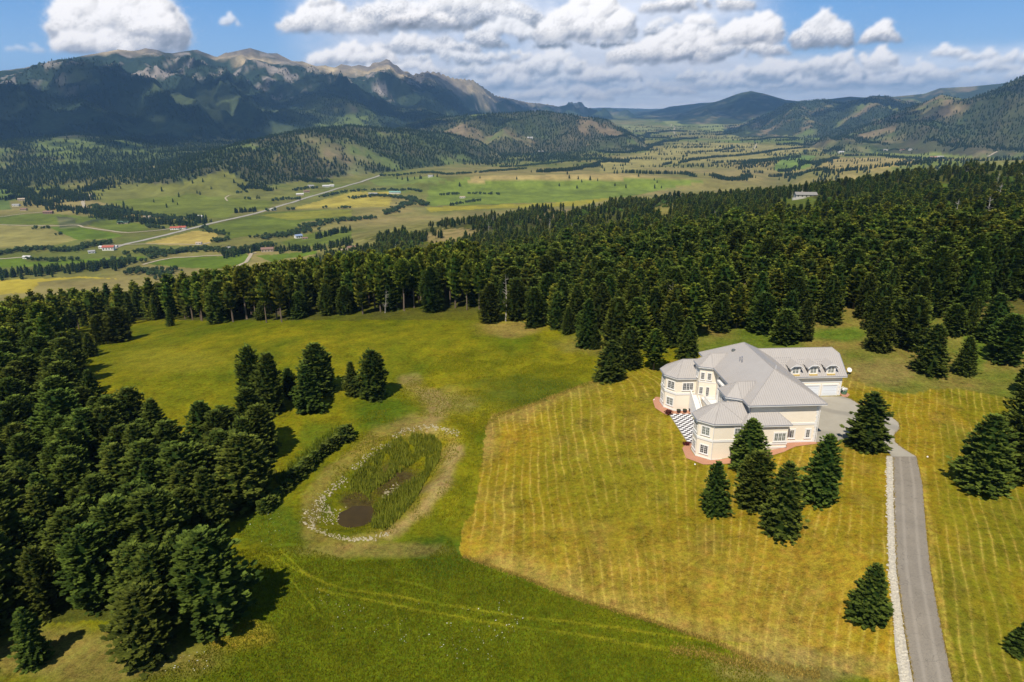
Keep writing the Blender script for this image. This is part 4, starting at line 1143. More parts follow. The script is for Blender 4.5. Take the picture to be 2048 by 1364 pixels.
def grid_fill(x0, x1, y0, y1, s, seed):
    r = np.random.default_rng(seed)
    gx, gy = np.meshgrid(np.arange(x0, x1, s), np.arange(y0, y1, s))
    gx = gx + (np.arange(gx.shape[0]) % 2)[:, None] * s / 2
    return (gx + r.uniform(-.40, .40, gx.shape) * s).ravel(), (gy + r.uniform(-.40, .40, gy.shape) * s).ravel(), r
MEADOW = [(-50, 668), (60, 672), (120, 690), (150, 655), (230, 652), (300, 640), (380, 640), (450, 648), (560, 645), (640, 632), (700, 629), (800, 627), (900, 624), (952, 622), (985, 640), (1050, 652), (1110, 664),
          (1160, 682), (1195, 706), (1235, 745), (1275, 748), (1330, 735), (1350, 705), (1410, 668), (1540, 672), (1600, 668), (1650, 655), (1700, 655), (1760, 690), (1830, 650), (1880, 640), (1940, 655), (1955, 620), (1990, 605), (2060, 610), (2300, 700),
          (2600, 1500), (300, 1500), (560, 985), (560, 930), (520, 886), (470, 880), (400, 912), (320, 902), (255, 858), (195, 800), (150, 735), (100, 690)]
gx, gy, r0 = grid_fill(-330, 420, 45, 420, 5.7, 3)
gz = terrain(gx, gy)
gpx, gpy = project(gx, gy, gz)
gd = np.hypot(gx, gy)
inL = in_poly(gpx, gpy, LEFTWOOD) & (gd < 205)
inF = (~in_poly(gpx, gpy, MEADOW)) & (gd > 172) & (gpy < 760) & (gd < 330)
for i in np.nonzero((inL | inF) & (np.abs(np.arctan2(gx, gy)) < 0.86))[0]:
    x, y, z = gx[i], gy[i], gz[i]
    if any((t['x'] - x) ** 2 + (t['y'] - y) ** 2 < (t['r'] * 1.05 + 1.2) ** 2 for t in trees[:len(NAMED)]): continue
    az = math.atan2(x, y)
    if inL[i]:
        h = r0.uniform(9.5, 14.0); r = h * r0.uniform(0.30, 0.38); st = 'round' if r0.random() < .72 else 'spruce'
        lab, grp = None, 'firs of the near left wood'
    else:
        px_ = gpx[i]
        if px_ < 960:
            h = r0.uniform(15.0, 20.0); r = h * r0.uniform(0.14, 0.19); st = 'pine'
            if r0.random() < .18: st = 'round'; h *= .8; r *= 1.25
            if px_ < 500: r *= 1.2
            lab, grp = None, 'pines of the far stand'
        else:
            if r0.random() < 0.17: continue
            h = r0.uniform(10, 15.5) + 3.5 * (px_ > 1850); r = h * r0.uniform(0.24, 0.33); st = 'pine' if r0.random() < .38 else ('round' if r0.random() < .6 else 'spruce')
            lab, grp = None, 'trees of the forest behind the house'
    trees.append(dict(x=x, y=y, z=z, h=h, r=r, style=st, label=lab, group=grp, named=False))
for t in trees:
    t['px'] = float(project(t['x'], t['y'], t['z'])[0])
    t['size'] = t['h'] * t['r'] / math.hypot(t['x'], t['y']) ** 2 * (1 if -60 < t['px'] < 2110 else 0.02)
trees.sort(key=lambda t: -t['size'] - (100 if t['named'] else 0))
near_trees, rest_trees = trees[:300], trees[300:]
def place_words(t):
    px, py = project(t['x'], t['y'], t['z']); d = math.hypot(t['x'], t['y'])
    size = 'tall' if t['h'] > 13.8 else ('short' if t['h'] < 11.6 else 'middling')
    form = {'spruce': 'pointed spruce', 'round': 'rounded fir', 'pine': 'pine'}[t['style']]
    wide = 'broad' if t['r'] / t['h'] > (0.34 if t['group'] and 'left' in t['group'] else 0.25) else 'narrow'
    if t['group'] == 'firs of the near left wood':
        row = 'back' if py < 760 else ('upper' if py < 900 else ('middle' if py < 1040 else 'lower'))
        col = 'past the left edge' if px < 0 else ('at the left edge' if px < 130 else ('inside' if px < 300 else 'meadow side'))
        return '%s %s %s %s, %s rows of the near wood' % (wide, size, form, col, row)
    if t['group'] == 'pines of the far stand':
        return '%s %s %s in the stand along the far side of the meadow' % (wide, size, form)
    row = 'front' if d < 215 else ('second' if d < 245 else ('third' if d < 280 else 'rear'))
    for lim, w in ((1100, 'left of the bare patch'), (1250, 'above the bend of the mown field'), (1400, 'behind the far bay'), (1530, 'above the main roof'), (1680, 'above the garage wing'), (1800, 'above the green patch'), (1920, 'above the dry slope'), (2048, 'near the right edge'), (9999, 'beyond the right edge')):
        if px < lim: break
    return '%s %s %s, %s rank of forest %s' % (wide, size, form, row, w)
for t in trees:
    if t['label'] is None: t['label'] = place_words(t)
PRAD = {'spruce': 4.0, 'round': 3.7, 'pine': 2.5}
R_ = random.Random(17)
for t in near_trees:
    nm = {'spruce': 'spruce_tree', 'round': 'fir_tree', 'pine': 'pine_tree'}[t['style']]
    e = empty(nm, (t['x'], t['y'], t['z'] - 0.1), R_.uniform(0, 6.28))
    k = R_.randrange(len(NEAR[t['style']]))
    if t['style'] == 'pine' and t['px'] > 960: k = R_.choice([0, 1])
    if t['style'] == 'pine' and 560 < t['px'] <= 960: k = R_.choice([1, 2, 3, 3])
    me = NEAR[t['style']][k]
    s = t['h'] / 12.0; sr = t['r'] / PRAD[t['style']] * 1.14
    e.scale = (1, 1, 1)
    for nm2, m2 in (('crown', me), ('trunk', TRUNKS[k % 3])):
        o = bpy.data.objects.new(nm2, m2); COL.objects.link(o); o.parent = e
        o.scale = (sr, sr, s) if nm2 == 'crown' else (s, s, s * 0.98)
    tag(e, t['label'], 'tree', t['group'])

# everything past the three hundred largest, and the forest running up the ridge
gx, gy, r1 = grid_fill(-900, 1500, 250, 1500, 7.5, 5)
d = np.hypot(gx, gy); az = np.arctan2(gx, gy)
ok = (np.abs(az) < 0.80) & (d > 330)
gx, gy, d, az = gx[ok], gy[ok], d[ok], az[ok]
gz = terrain(gx, gy); gpx, gpy = project(gx, gy, gz)
RIDGE = [(560, 520), (600, 505), (640, 488), (700, 468), (760, 452), (850, 432), (950, 416), (1050, 402), (1200, 398), (1400, 386), (1600, 368), (1800, 345), (2048, 318), (2500, 290), (2500, 640), (500, 640)]
nn = fbm(gx / 60, gy / 60, 3, 131); nn2 = fbm(gx / 22, gy / 22, 2, 132)
ok = ((d < 470) | in_poly(gpx, gpy, RIDGE)) & (nn2 > -0.52)
spa = (gpx < 1250) & (gpy < 470) & (d > 600)
ok &= ~(spa & (nn + 0.5 * nn2 < 0.02))
ok &= ~((d > 420) & (nn + 0.6 * nn2 < -0.33))
ok &= d < 1290
for poly, c in CLEARINGS:
    ok &= ~(in_poly(gpx + nn2 * 6, gpy + nn2 * 3, poly) & (nn2 < 0.45))
rg = ground(1606, 397, 500, 3000)
rr0 = np.array(rg[:2]) / math.hypot(*rg[:2]); al = gx * rr0[0] + gy * rr0[1] - math.hypot(*rg[:2]); ac = gx * rr0[1] - gy * rr0[0]
ok &= ~((np.abs(ac) < 24) & (al > -62) & (al < 20))
gx, gy, gz, d, gpx = gx[ok], gy[ok], gz[ok], d[ok], gpx[ok]
n = len(gx)
hh = np.clip(r1.normal(12.0, 2.6, n) - 1.2 * (d > 600), 5.5, 19) * (1 + 0.18 * fbm(gx / 40, gy / 40, 2, 133)) + 1.5 * (gpx < 900) * (d < 500); rr = r1.uniform(0.8, 1.2, n)
ix = r1.choice([0, 1, 2, 3, 4, 5], n, p=[.25, .14, .14, .12, .2, .15])
asp = fbm(gx / 45, gy / 30, 3, 151) + 0.4 * fbm(gx / 12, gy / 12, 2, 152)
ix = np.where(asp > 0.33, 6, ix); hh = np.where(asp > 0.33, hh * 0.72, hh); ix = np.where(r1.random(n) < 0.012, 7, ix)
rx = np.array([t['x'] for t in rest_trees]); ry = np.array([t['y'] for t in rest_trees]); rz = np.array([t['z'] for t in rest_trees])
rh = np.array([t['h'] for t in rest_trees]); rst = [t['style'] for t in rest_trees]
rix = np.array([{'pine': 3 if t['px'] < 960 and i % 2 else 4, 'round': 2, 'spruce': 1}[t['style']] for i, t in enumerate(rest_trees)])
rrr = np.array([t['r'] / {'pine': 2.5, 'round': 3.0, 'spruce': 3.2}[t['style']] for t in rest_trees])
X = np.concatenate([gx, rx]); Y = np.concatenate([gy, ry]); Z = np.concatenate([gz, rz]) - 0.2
H = np.concatenate([hh / 12, rh / 12]); RW = np.concatenate([hh / 12 * rr, rrr])
scatter("forest", X, Y, Z, np.stack([RW, RW, H], -1), rng.uniform(0, 6.28, len(X)), np.concatenate([ix, rix]), MID,
        'conifer forest covering the slopes and the ridge beyond the meadow and the house')
print("near trees", len(near_trees), "forest", len(X))

# trees of the far hills and mountain feet
def far_scatter():
    r = np.random.default_rng(9)
    Xs, Ys = [], []
    d = 2150.0
    while d < 9500:
        s = 11.0 + (d - 2150) * 0.0024
        n = int(1.42 * d / s)
        a = -0.71 + 1.42 * (np.arange(n) + r.uniform(0, 1, n)) / n
        dd = d + r.uniform(0, s, n)
        Xs.append(np.sin(a) * dd); Ys.append(np.cos(a) * dd); d += s
    x = np.concatenate(Xs); y = np.concatenate(Ys)
    z, rk, rel, face = terrain(x, y, True)
    px, py = project(x, y, z)
    dd = np.hypot(x, y)
    f = forest_hill(x, y, rel, dd)
    p = np.where((rel > 0) & (rel < 32), 0.05 + 0.72 * f, 0)
    line = 0.72
    p = np.where(rel == 21, np.where(rk < line, 0.5 * sstep(0.75, 0.5, rk) * (fbm(x / 420, y / 300, 4, 99) < 0.25), 0.0), p)
    p = np.where(rel == 34, 0.55 * (fbm(x / 90, y / 90, 2, 140) > 0.0), p)
    p = np.where(rel == 33, 0.75 * (fbm(x / 90, y / 90, 2, 141) > -0.25), p)
    # the darker north-facing sides and gullies carry more trees, the low skirts fewer
    for poly, c in FIELDS:
        p = np.where(in_poly(px, py, poly), np.where(rel > 0, 0.02, 0.0), p)
    # hedgerow and creek woods on the open valley floor
    vn = fbm(x / 240, y / 90, 3, 142)
    p = np.where((rel == 0) & (dd > 2900), 0.55 * sstep(0.20, 0.34, vn) * sstep(2900, 4200, dd), p)
    p = np.where((rel == 0) & (px < 1250), np.maximum(p, (0.05 + 0.65 * f) * sstep(2750 + 900 * sstep(450, 650, px), 3300 + 900 * sstep(450, 650, px), dd) * sstep(1250, 1100, px)), p)
    keep = r.uniform(0, 1, len(x)) < p
    keep &= dd < 9500
    x, y, z, dd = x[keep], y[keep], z[keep], dd[keep]
    s = r.uniform(0.75, 1.35, len(x)) * (1 + 0.05 * (dd > 5000)); w = s * r.uniform(1.0, 1.5, len(x)) * (1 + 0.35 * sstep(4500, 8500, dd))
    scatter("hillside_forest", x, y, z - 0.3, np.stack([w, w, s], -1), r.uniform(0, 6.28, len(x)), r.integers(0, 3, len(x)), FARC,
            'speckled conifer woods on the far hills and at the foot of the mountains')
    print("far trees", len(x))
far_scatter()

# belts of valley trees: polyline in the picture, half width in metres, kind
BELTS = [
    (c8([(-60, 625), (60, 600), (180, 585), (300, 585), (380, 595)]), 34, 'L'), (c8([(380, 600), (470, 580), (560, 560), (650, 545)]), 40, 'L'), (c8([(160, 640), (300, 655), (420, 650), (480, 640)]), 10, 'L'),
    (c8([(-60, 745), (100, 735), (250, 722), (400, 705), (560, 690), (740, 680)]), 38, 'C'), (c8([(520, 680), (640, 660), (760, 650), (800, 665)]), 24, 'L'), (c8([(740, 720), (860, 715), (960, 735), (1000, 740)]), 40, 'L'),
    (c8([(720, 610), (770, 605)]), 20, 'L'), (c8([(800, 600), (900, 595), (960, 610), (1060, 600), (1180, 585), (1290, 590), (1360, 610)]), 34, 'L'), (c8([(870, 640), (960, 620), (1080, 590)]), 14, 'L'),
    (c8([(1310, 635), (1400, 610), (1500, 590), (1620, 590), (1750, 590), (1860, 585), (1960, 570), (2060, 545)]), 22, 'C'), (c8([(1340, 590), (1450, 580), (1560, 560), (1620, 560)]), 20, 'L'),
    (c8([(1230, 545), (1290, 535), (1330, 525)]), 20, 'L'), (c8([(1190, 455), (1230, 480), (1290, 490), (1330, 505)]), 12, 'L'),
    (c8([(1530, 525), (1620, 505), (1700, 505), (1760, 480), (1830, 440), (1920, 425), (2060, 410), (2200, 400)]), 32, 'L'), (c8([(1860, 520), (1940, 495), (2060, 470)]), 22, 'C'),
    (c8([(290, 345), (420, 350), (520, 365), (640, 395), (760, 415), (900, 430), (1060, 440), (1140, 445)]), 32, 'C'), (c8([(540, 330), (640, 355), (760, 370), (850, 385), (960, 400), (1060, 415)]), 34, 'L'),
    (c8([(860, 450), (920, 460), (960, 462)]), 16, 'L'), (c8([(680, 430), (750, 430)]), 16, 'L'), (c8([(1080, 410), (1140, 400), (1180, 430)]), 24, 'C'),
    (c8([(0, 215), (90, 230), (160, 260), (220, 300), (300, 330)]), 60, 'C'), (c8([(250, 250), (330, 250), (420, 270), (480, 300)]), 80, 'C'), (c8([(480, 240), (560, 230), (620, 200)]), 50, 'C'),
    (c8([(0, 285), (60, 290), (100, 275)]), 16, 'C'), (c8([(1370, 370), (1430, 365), (1500, 360)]), 22, 'C'), (c8([(1590, 300), (1680, 290), (1760, 290)]), 18, 'L'), (c8([(1560, 360), (1610, 355)]), 8, 'L'),
    (c8([(1660, 350), (1720, 352)]), 10, 'L'), (c8([(1890, 345), (1910, 340)]), 8, 'L'), (c8([(1980, 345), (2060, 340)]), 10, 'L'), (c8([(1400, 225), (1500, 215), (1590, 240)]), 26, 'C'),
    (c8([(1380, 255), (1450, 250)]), 8, 'L'), (c8([(1395, 290), (1470, 290)]), 5, 'L'), (c8([(1490, 285), (1520, 285)]), 5, 'C'),
    (c8([(1720, 240), (1800, 225), (1860, 225)]), 16, 'L'), (c8([(1740, 165), (1860, 190), (1920, 185)]), 40, 'C'),
    (c8([(190, 465), (300, 462)]), 9, 'L'), (c8([(330, 500), (390, 498)]), 6, 'L'),
    ([(700, 398), (760, 392), (820, 398), (850, 412)], 26, 'L'), ([(770, 430), (800, 415), (830, 400)], 30, 'L'), ([(640, 395), (690, 385), (760, 380), (840, 385)], 12, 'L'), ([(880, 392), (930, 388), (1000, 390)], 8, 'L'), ([(900, 412), (940, 405), (960, 402)], 10, 'L'),
    ([(760, 352), (840, 346), (900, 350), (960, 346), (1050, 338)], 18, 'L'), ([(1000, 335), (1070, 330), (1140, 322), (1200, 318)], 30, 'L'), ([(1080, 345), (1150, 340), (1200, 325), (1260, 322)], 40, 'C'),
    (c7([(0, 475), (60, 495), (140, 495)]), 16, 'C'), (c7([(0, 440), (60, 450), (160, 445), (240, 425), (290, 400), (380, 385), (470, 380)]), 60, 'C'), (c7([(20, 375), (120, 370), (220, 375), (340, 380)]), 40, 'C'), (c7([(120, 350), (240, 355), (330, 345), (420, 345)]), 45, 'C'),
    (c7([(380, 500), (470, 480), (560, 470), (660, 465), (780, 450), (860, 435), (1000, 425)]), 18, 'C'), (c7([(300, 510), (350, 500)]), 12, 'C'), (c7([(540, 500), (600, 495), (680, 490)]), 12, 'C'), (c7([(400, 470), (420, 465)]), 8, 'C'),
    (c7([(420, 450), (490, 447)]), 8, 'C'), (c7([(560, 440), (640, 430)]), 14, 'C'), (c7([(560, 365), (660, 350)]), 22, 'C'), (c7([(680, 390), (780, 385), (860, 375), (960, 380)]), 26, 'C'), (c7([(850, 412), (940, 405), (1060, 390), (1130, 380), (1230, 378)]), 18, 'C'),
    (c7([(1075, 440), (1150, 430), (1160, 445)]), 30, 'C'), (c7([(1340, 440), (1420, 432), (1520, 432)]), 16, 'L'), (c7([(690, 505), (760, 490), (860, 480), (960, 470)]), 26, 'C'), (c7([(860, 540), (960, 520), (1060, 495), (1140, 475)]), 30, 'C'),
    (c7([(1180, 465), (1300, 462), (1420, 470), (1560, 480), (1700, 478)]), 18, 'C'), (c7([(820, 565), (960, 555), (1100, 545), (1200, 535), (1330, 520), (1500, 505), (1600, 495)]), 16, 'C'), (c7([(100, 545), (240, 550), (400, 550), (460, 565)]), 13, 'C'),
    (c7([(540, 560), (600, 580), (680, 580), (720, 560)]), 26, 'C'), (c7([(690, 545), (800, 548)]), 7, 'C'), (c7([(1240, 380), (1300, 400), (1400, 410)]), 26, 'C'), (c7([(1560, 400), (1640, 395), (1720, 410), (1780, 425)]), 30, 'C'),
    (c7([(1680, 440), (1700, 440)]), 6, 'C'), (c7([(1860, 420), (1960, 430), (2100, 440)]), 40, 'C'),
]
def belts():
    r = np.random.default_rng(19)
    out = {'L': [[], []], 'C': [[], []]}
    for line, w, k in BELTS:
        pts = [ground(px, py, 1000, 15000, 500) for px, py in line]
        pts = [p for p in pts if p]
        for p, q in zip(pts[:-1], pts[1:]):
            L = math.hypot(q[0] - p[0], q[1] - p[1])
            if L > 2500: continue
            s = 8.5 if k == 'L' else 7.5
            n = int(L * 2 * w / (s * s) * 0.75) + 1
            n = min(n, 700)
            t = r.uniform(0, 1, n); o = np.clip(r.normal(0, .5, n), -1.2, 1.2) * w * (0.6 + 0.5 * np.sin(t * 9 + w))
            dx, dy = (q[0] - p[0]) / (L + 1e-6), (q[1] - p[1]) / (L + 1e-6)
            out[k][0].append(p[0] + dx * L * t - dy * o); out[k][1].append(p[1] + dy * L * t + dx * o)
    for k, nm, coll, lab in (('L', 'valley_woods', LEAFC, 'rounded leafy trees along the creeks and lanes of the valley'), ('C', 'valley_pines', FARC, 'dark conifer belts between the valley fields')):
        x = np.concatenate(out[k][0]); y = np.concatenate(out[k][1]); z = terrain(x, y)
        s = r.uniform(0.7, 1.3, len(x)); w = s * r.uniform(.9, 1.3, len(x))
        scatter(nm, x, y, z - 0.3, np.stack([w, w, s], -1), r.uniform(0, 6.28, len(x)), r.integers(0, 3, len(x)), coll, lab)
        print(nm, len(x))
belts()
# ------------------------------------------------------------------ building tools
class MB:
    def __init__(s): s.v = []; s.f = []
    def box(s, x0, x1, y0, y1, z0, z1):
        n = len(s.v)
        s.v += [(x0, y0, z0), (x1, y0, z0), (x1, y1, z0), (x0, y1, z0), (x0, y0, z1), (x1, y0, z1), (x1, y1, z1), (x0, y1, z1)]
        s.f += [tuple(n + i for i in q) for q in ((3, 2, 1, 0), (4, 5, 6, 7), (0, 1, 5, 4), (1, 2, 6, 5), (2, 3, 7, 6), (3, 0, 4, 7))]
    def obox(s, p, t, nrm, u0, u1, v0, v1, z0, z1):
        """box in a wall frame: p origin (x, y), t tangent, nrm outward normal"""
        n = len(s.v)
        for z in (z0, z1):
            for u, v in ((u0, v0), (u1, v0), (u1, v1), (u0, v1)):
                s.v.append((p[0] + t[0] * u + nrm[0] * v, p[1] + t[1] * u + nrm[1] * v, z))
        s.f += [tuple(n + i for i in q) for q in ((3, 2, 1, 0), (4, 5, 6, 7), (0, 1, 5, 4), (1, 2, 6, 5), (2, 3, 7, 6), (3, 0, 4, 7))]
    def prism(s, poly, z0, z1):
        n = len(s.v); k = len(poly)
        s.v += [(x, y, z0) for x, y in poly] + [(x, y, z1) for x, y in poly]
        s.f += [tuple(n + k + i for i in range(k)), tuple(n + k - 1 - i for i in range(k))]
        s.f += [(n + i, n + (i + 1) % k, n + k + (i + 1) % k, n + k + i) for i in range(k)]
    def poly(s, pts):
        n = len(s.v); s.v += [tuple(p) for p in pts]; s.f.append(tuple(range(n, n + len(pts))))
    def tube(s, p, q, r, sides=8, r2=None):
        p, q = Vector(p), Vector(q); d = (q - p).normalized()
        a = d.orthogonal().normalized(); b = d.cross(a); n = len(s.v)
        for c, rr in ((p, r), (q, r if r2 is None else r2)):
            for j in range(sides):
                t = j * 2 * math.pi / sides
                s.v.append(tuple(c + a * math.cos(t) * rr + b * math.sin(t) * rr))
        s.f += [(n + j, n + (j + 1) % sides, n + sides + (j + 1) % sides, n + sides + j) for j in range(sides)]
        s.f += [tuple(n + sides - 1 - j for j in range(sides)), tuple(n + sides + j for j in range(sides))]
    def lathe(s, c, prof, sides=12):
        n = len(s.v)
        for r, z in prof:
            for j in range(sides):
                t = j * 2 * math.pi / sides
                s.v.append((c[0] + math.cos(t) * r, c[1] + math.sin(t) * r, c[2] + z))
        for i in range(len(prof) - 1):
            for j in range(sides):
                a, b = n + i * sides + j, n + i * sides + (j + 1) % sides
                s.f.append((a, b, b + sides, a + sides))
        s.f += [tuple(n + sides - 1 - j for j in range(sides)), tuple(n + (len(prof) - 1) * sides + j for j in range(sides))]
    def build(s, name, mat, parent=None, loc=None):
        o = mesh_obj(name, s.v, s.f, mat, parent)
        if loc: o.location = loc
        return o

M_STUCCO = plain("cream_stucco", (0.86, 0.755, 0.595), 0.92, var=0.05, nscale=0.8)
M_TRIM = plain("white_trim", (0.80, 0.77, 0.72), 0.6, var=0.03)
M_ROOF = NT("standing_seam_metal")
_tc = M_ROOF.n('ShaderNodeTexCoord')
_n = M_ROOF.noise(0.35, 5, _tc.outputs['Object'], 0.6)
M_ROOF.l(M_ROOF.mix(_n, (0.37, 0.338, 0.305), (0.455, 0.418, 0.378)), M_ROOF.b.inputs['Base Color'])
M_ROOF.b.inputs['Roughness'].default_value = 0.55; M_ROOF.b.inputs['Specular IOR Level'].default_value = 0.35
M_ROOF = M_ROOF.m
M_SEAM = plain("roof_seam_metal", (0.37, 0.338, 0.305), 0.5, 0.4)
M_GLASS = plain("dark_window_glass", (0.035, 0.04, 0.045), 0.08, 0.8, var=0.3, nscale=1.5)
M_GLASS2 = plain("curtained_window_glass", (0.16, 0.18, 0.16), 0.15, 0.6, var=0.4, nscale=2.5)
M_DARK = plain("dark_metal", (0.05, 0.05, 0.05), 0.5)
M_GUT = plain("gutter_shadow_metal", (0.26, 0.26, 0.28), 0.5)  # plain grey of the gutters, also used on flues and poles
M_DOOR = plain("white_garage_door", (0.76, 0.78, 0.80), 0.5, var=0.02)
M_CONC = NT("concrete")
_tc = M_CONC.n('ShaderNodeNewGeometry'); _P = _tc.outputs['Position']
_c = M_CONC.mix(M_CONC.noise(0.35, 6, _P, 0.65), (0.30, 0.27, 0.21), (0.44, 0.40, 0.32))
_w = M_CONC.n('ShaderNodeTexWave', wave_type='BANDS', bands_direction='DIAGONAL'); _w.inputs['Scale'].default_value = 0.045; _w.inputs['Distortion'].default_value = 5; _w.inputs['Detail'].default_value = 3
M_CONC.l(_P, _w.inputs['Vector'])
_c = M_CONC.mix(M_CONC.math('MULTIPLY', M_CONC.smap(_w.outputs['Fac'], 0.75, 1.0), 0.35), _c, (0.16, 0.15, 0.13))
M_CONC.l(_c, M_CONC.b.inputs['Base Color']); M_CONC = M_CONC.m
M_ASPH = NT("weathered_asphalt")
_P = M_ASPH.n('ShaderNodeNewGeometry').outputs['Position']
_c = M_ASPH.mix(M_ASPH.noise(0.25, 6, _P, 0.6), (0.20, 0.17, 0.13), (0.33, 0.285, 0.22))
_c = M_ASPH.mix(M_ASPH.math('MULTIPLY', M_ASPH.smap(M_ASPH.noise(5, 4, _P, 0.85), 0.4, 0.75), 0.6), _c, (0.13, 0.12, 0.10))
_a = M_ASPH.n('ShaderNodeAttribute', attribute_name='across').outputs['Fac']
_t = M_ASPH.math('ABSOLUTE', M_ASPH.math('SUBTRACT', M_ASPH.math('ABSOLUTE', M_ASPH.math('SUBTRACT', _a, 0.5)), 0.2))
_c = M_ASPH.mix(M_ASPH.math('MULTIPLY', M_ASPH.smap(_t, 0.09, 0.0), 0.35), _c, (0.40, 0.35, 0.28))
_v = M_ASPH.n('ShaderNodeTexVoronoi', feature='DISTANCE_TO_EDGE'); _v.inputs['Scale'].default_value = 0.28
_w2 = M_ASPH.n('ShaderNodeVectorMath', operation='ADD'); M_ASPH.l(_P, _w2.inputs[0]); _nc = M_ASPH.n('ShaderNodeTexNoise'); _nc.inputs['Scale'].default_value = 0.6; M_ASPH.l(_P, _nc.inputs['Vector'])
_w3 = M_ASPH.n('ShaderNodeVectorMath', operation='SCALE'); M_ASPH.l(_nc.outputs['Color'], _w3.inputs[0]); _w3.inputs['Scale'].default_value = 2.5; M_ASPH.l(_w3.outputs[0], _w2.inputs[1]); M_ASPH.l(_w2.outputs[0], _v.inputs['Vector'])
_c = M_ASPH.mix(M_ASPH.math('MULTIPLY', M_ASPH.smap(_v.outputs[0], 0.010, 0.003), 0.35), _c, (0.07, 0.065, 0.055))
_e = M_ASPH.math('ADD', M_ASPH.math('ABSOLUTE', M_ASPH.math('SUBTRACT', _a, 0.5)), M_ASPH.math('MULTIPLY', M_ASPH.noise(1.2, 4, _P, 0.7), 0.10))
_c = M_ASPH.mix(M_ASPH.smap(_e, 0.535, 0.56), _c, (0.22, 0.165, 0.05))
M_ASPH.l(_c, M_ASPH.b.inputs['Base Color']); M_ASPH.bump(M_ASPH.noise(12, 3, _P), 0.02, 0.5); M_ASPH = M_ASPH.m
M_BRICK = NT("red_brick_paving")
_g = M_BRICK.n('ShaderNodeNewGeometry'); _b = M_BRICK.n('ShaderNodeTexBrick'); M_BRICK.l(_g.outputs['Position'], _b.inputs['Vector'])
_b.inputs['Color1'].default_value = (0.42, 0.155, 0.075, 1); _b.inputs['Color2'].default_value = (0.50, 0.22, 0.12, 1); _b.inputs['Mortar'].default_value = (0.45, 0.30, 0.22, 1)
_b.inputs['Scale'].default_value = 2.2; _b.inputs['Mortar Size'].default_value = 0.03
M_BRICK.l(M_BRICK.mix(M_BRICK.math('MULTIPLY', M_BRICK.noise(1.2, 4, _g.outputs['Position']), 0.5), _b.outputs['Color'], (0.50, 0.27, 0.16)), M_BRICK.b.inputs['Base Color']); M_BRICK = M_BRICK.m

HR = math.radians(3.3)
house = empty("mansion", (42.8, 111.6, 0.0), HR)
tag(house, 'sprawling cream mansion with grey metal roofs, polygonal bays and white trim', 'house')
def H2W(x, y):
    return 42.8 + x * math.cos(HR) - y * math.sin(HR), 111.6 + x * math.sin(HR) + y * math.cos(HR)

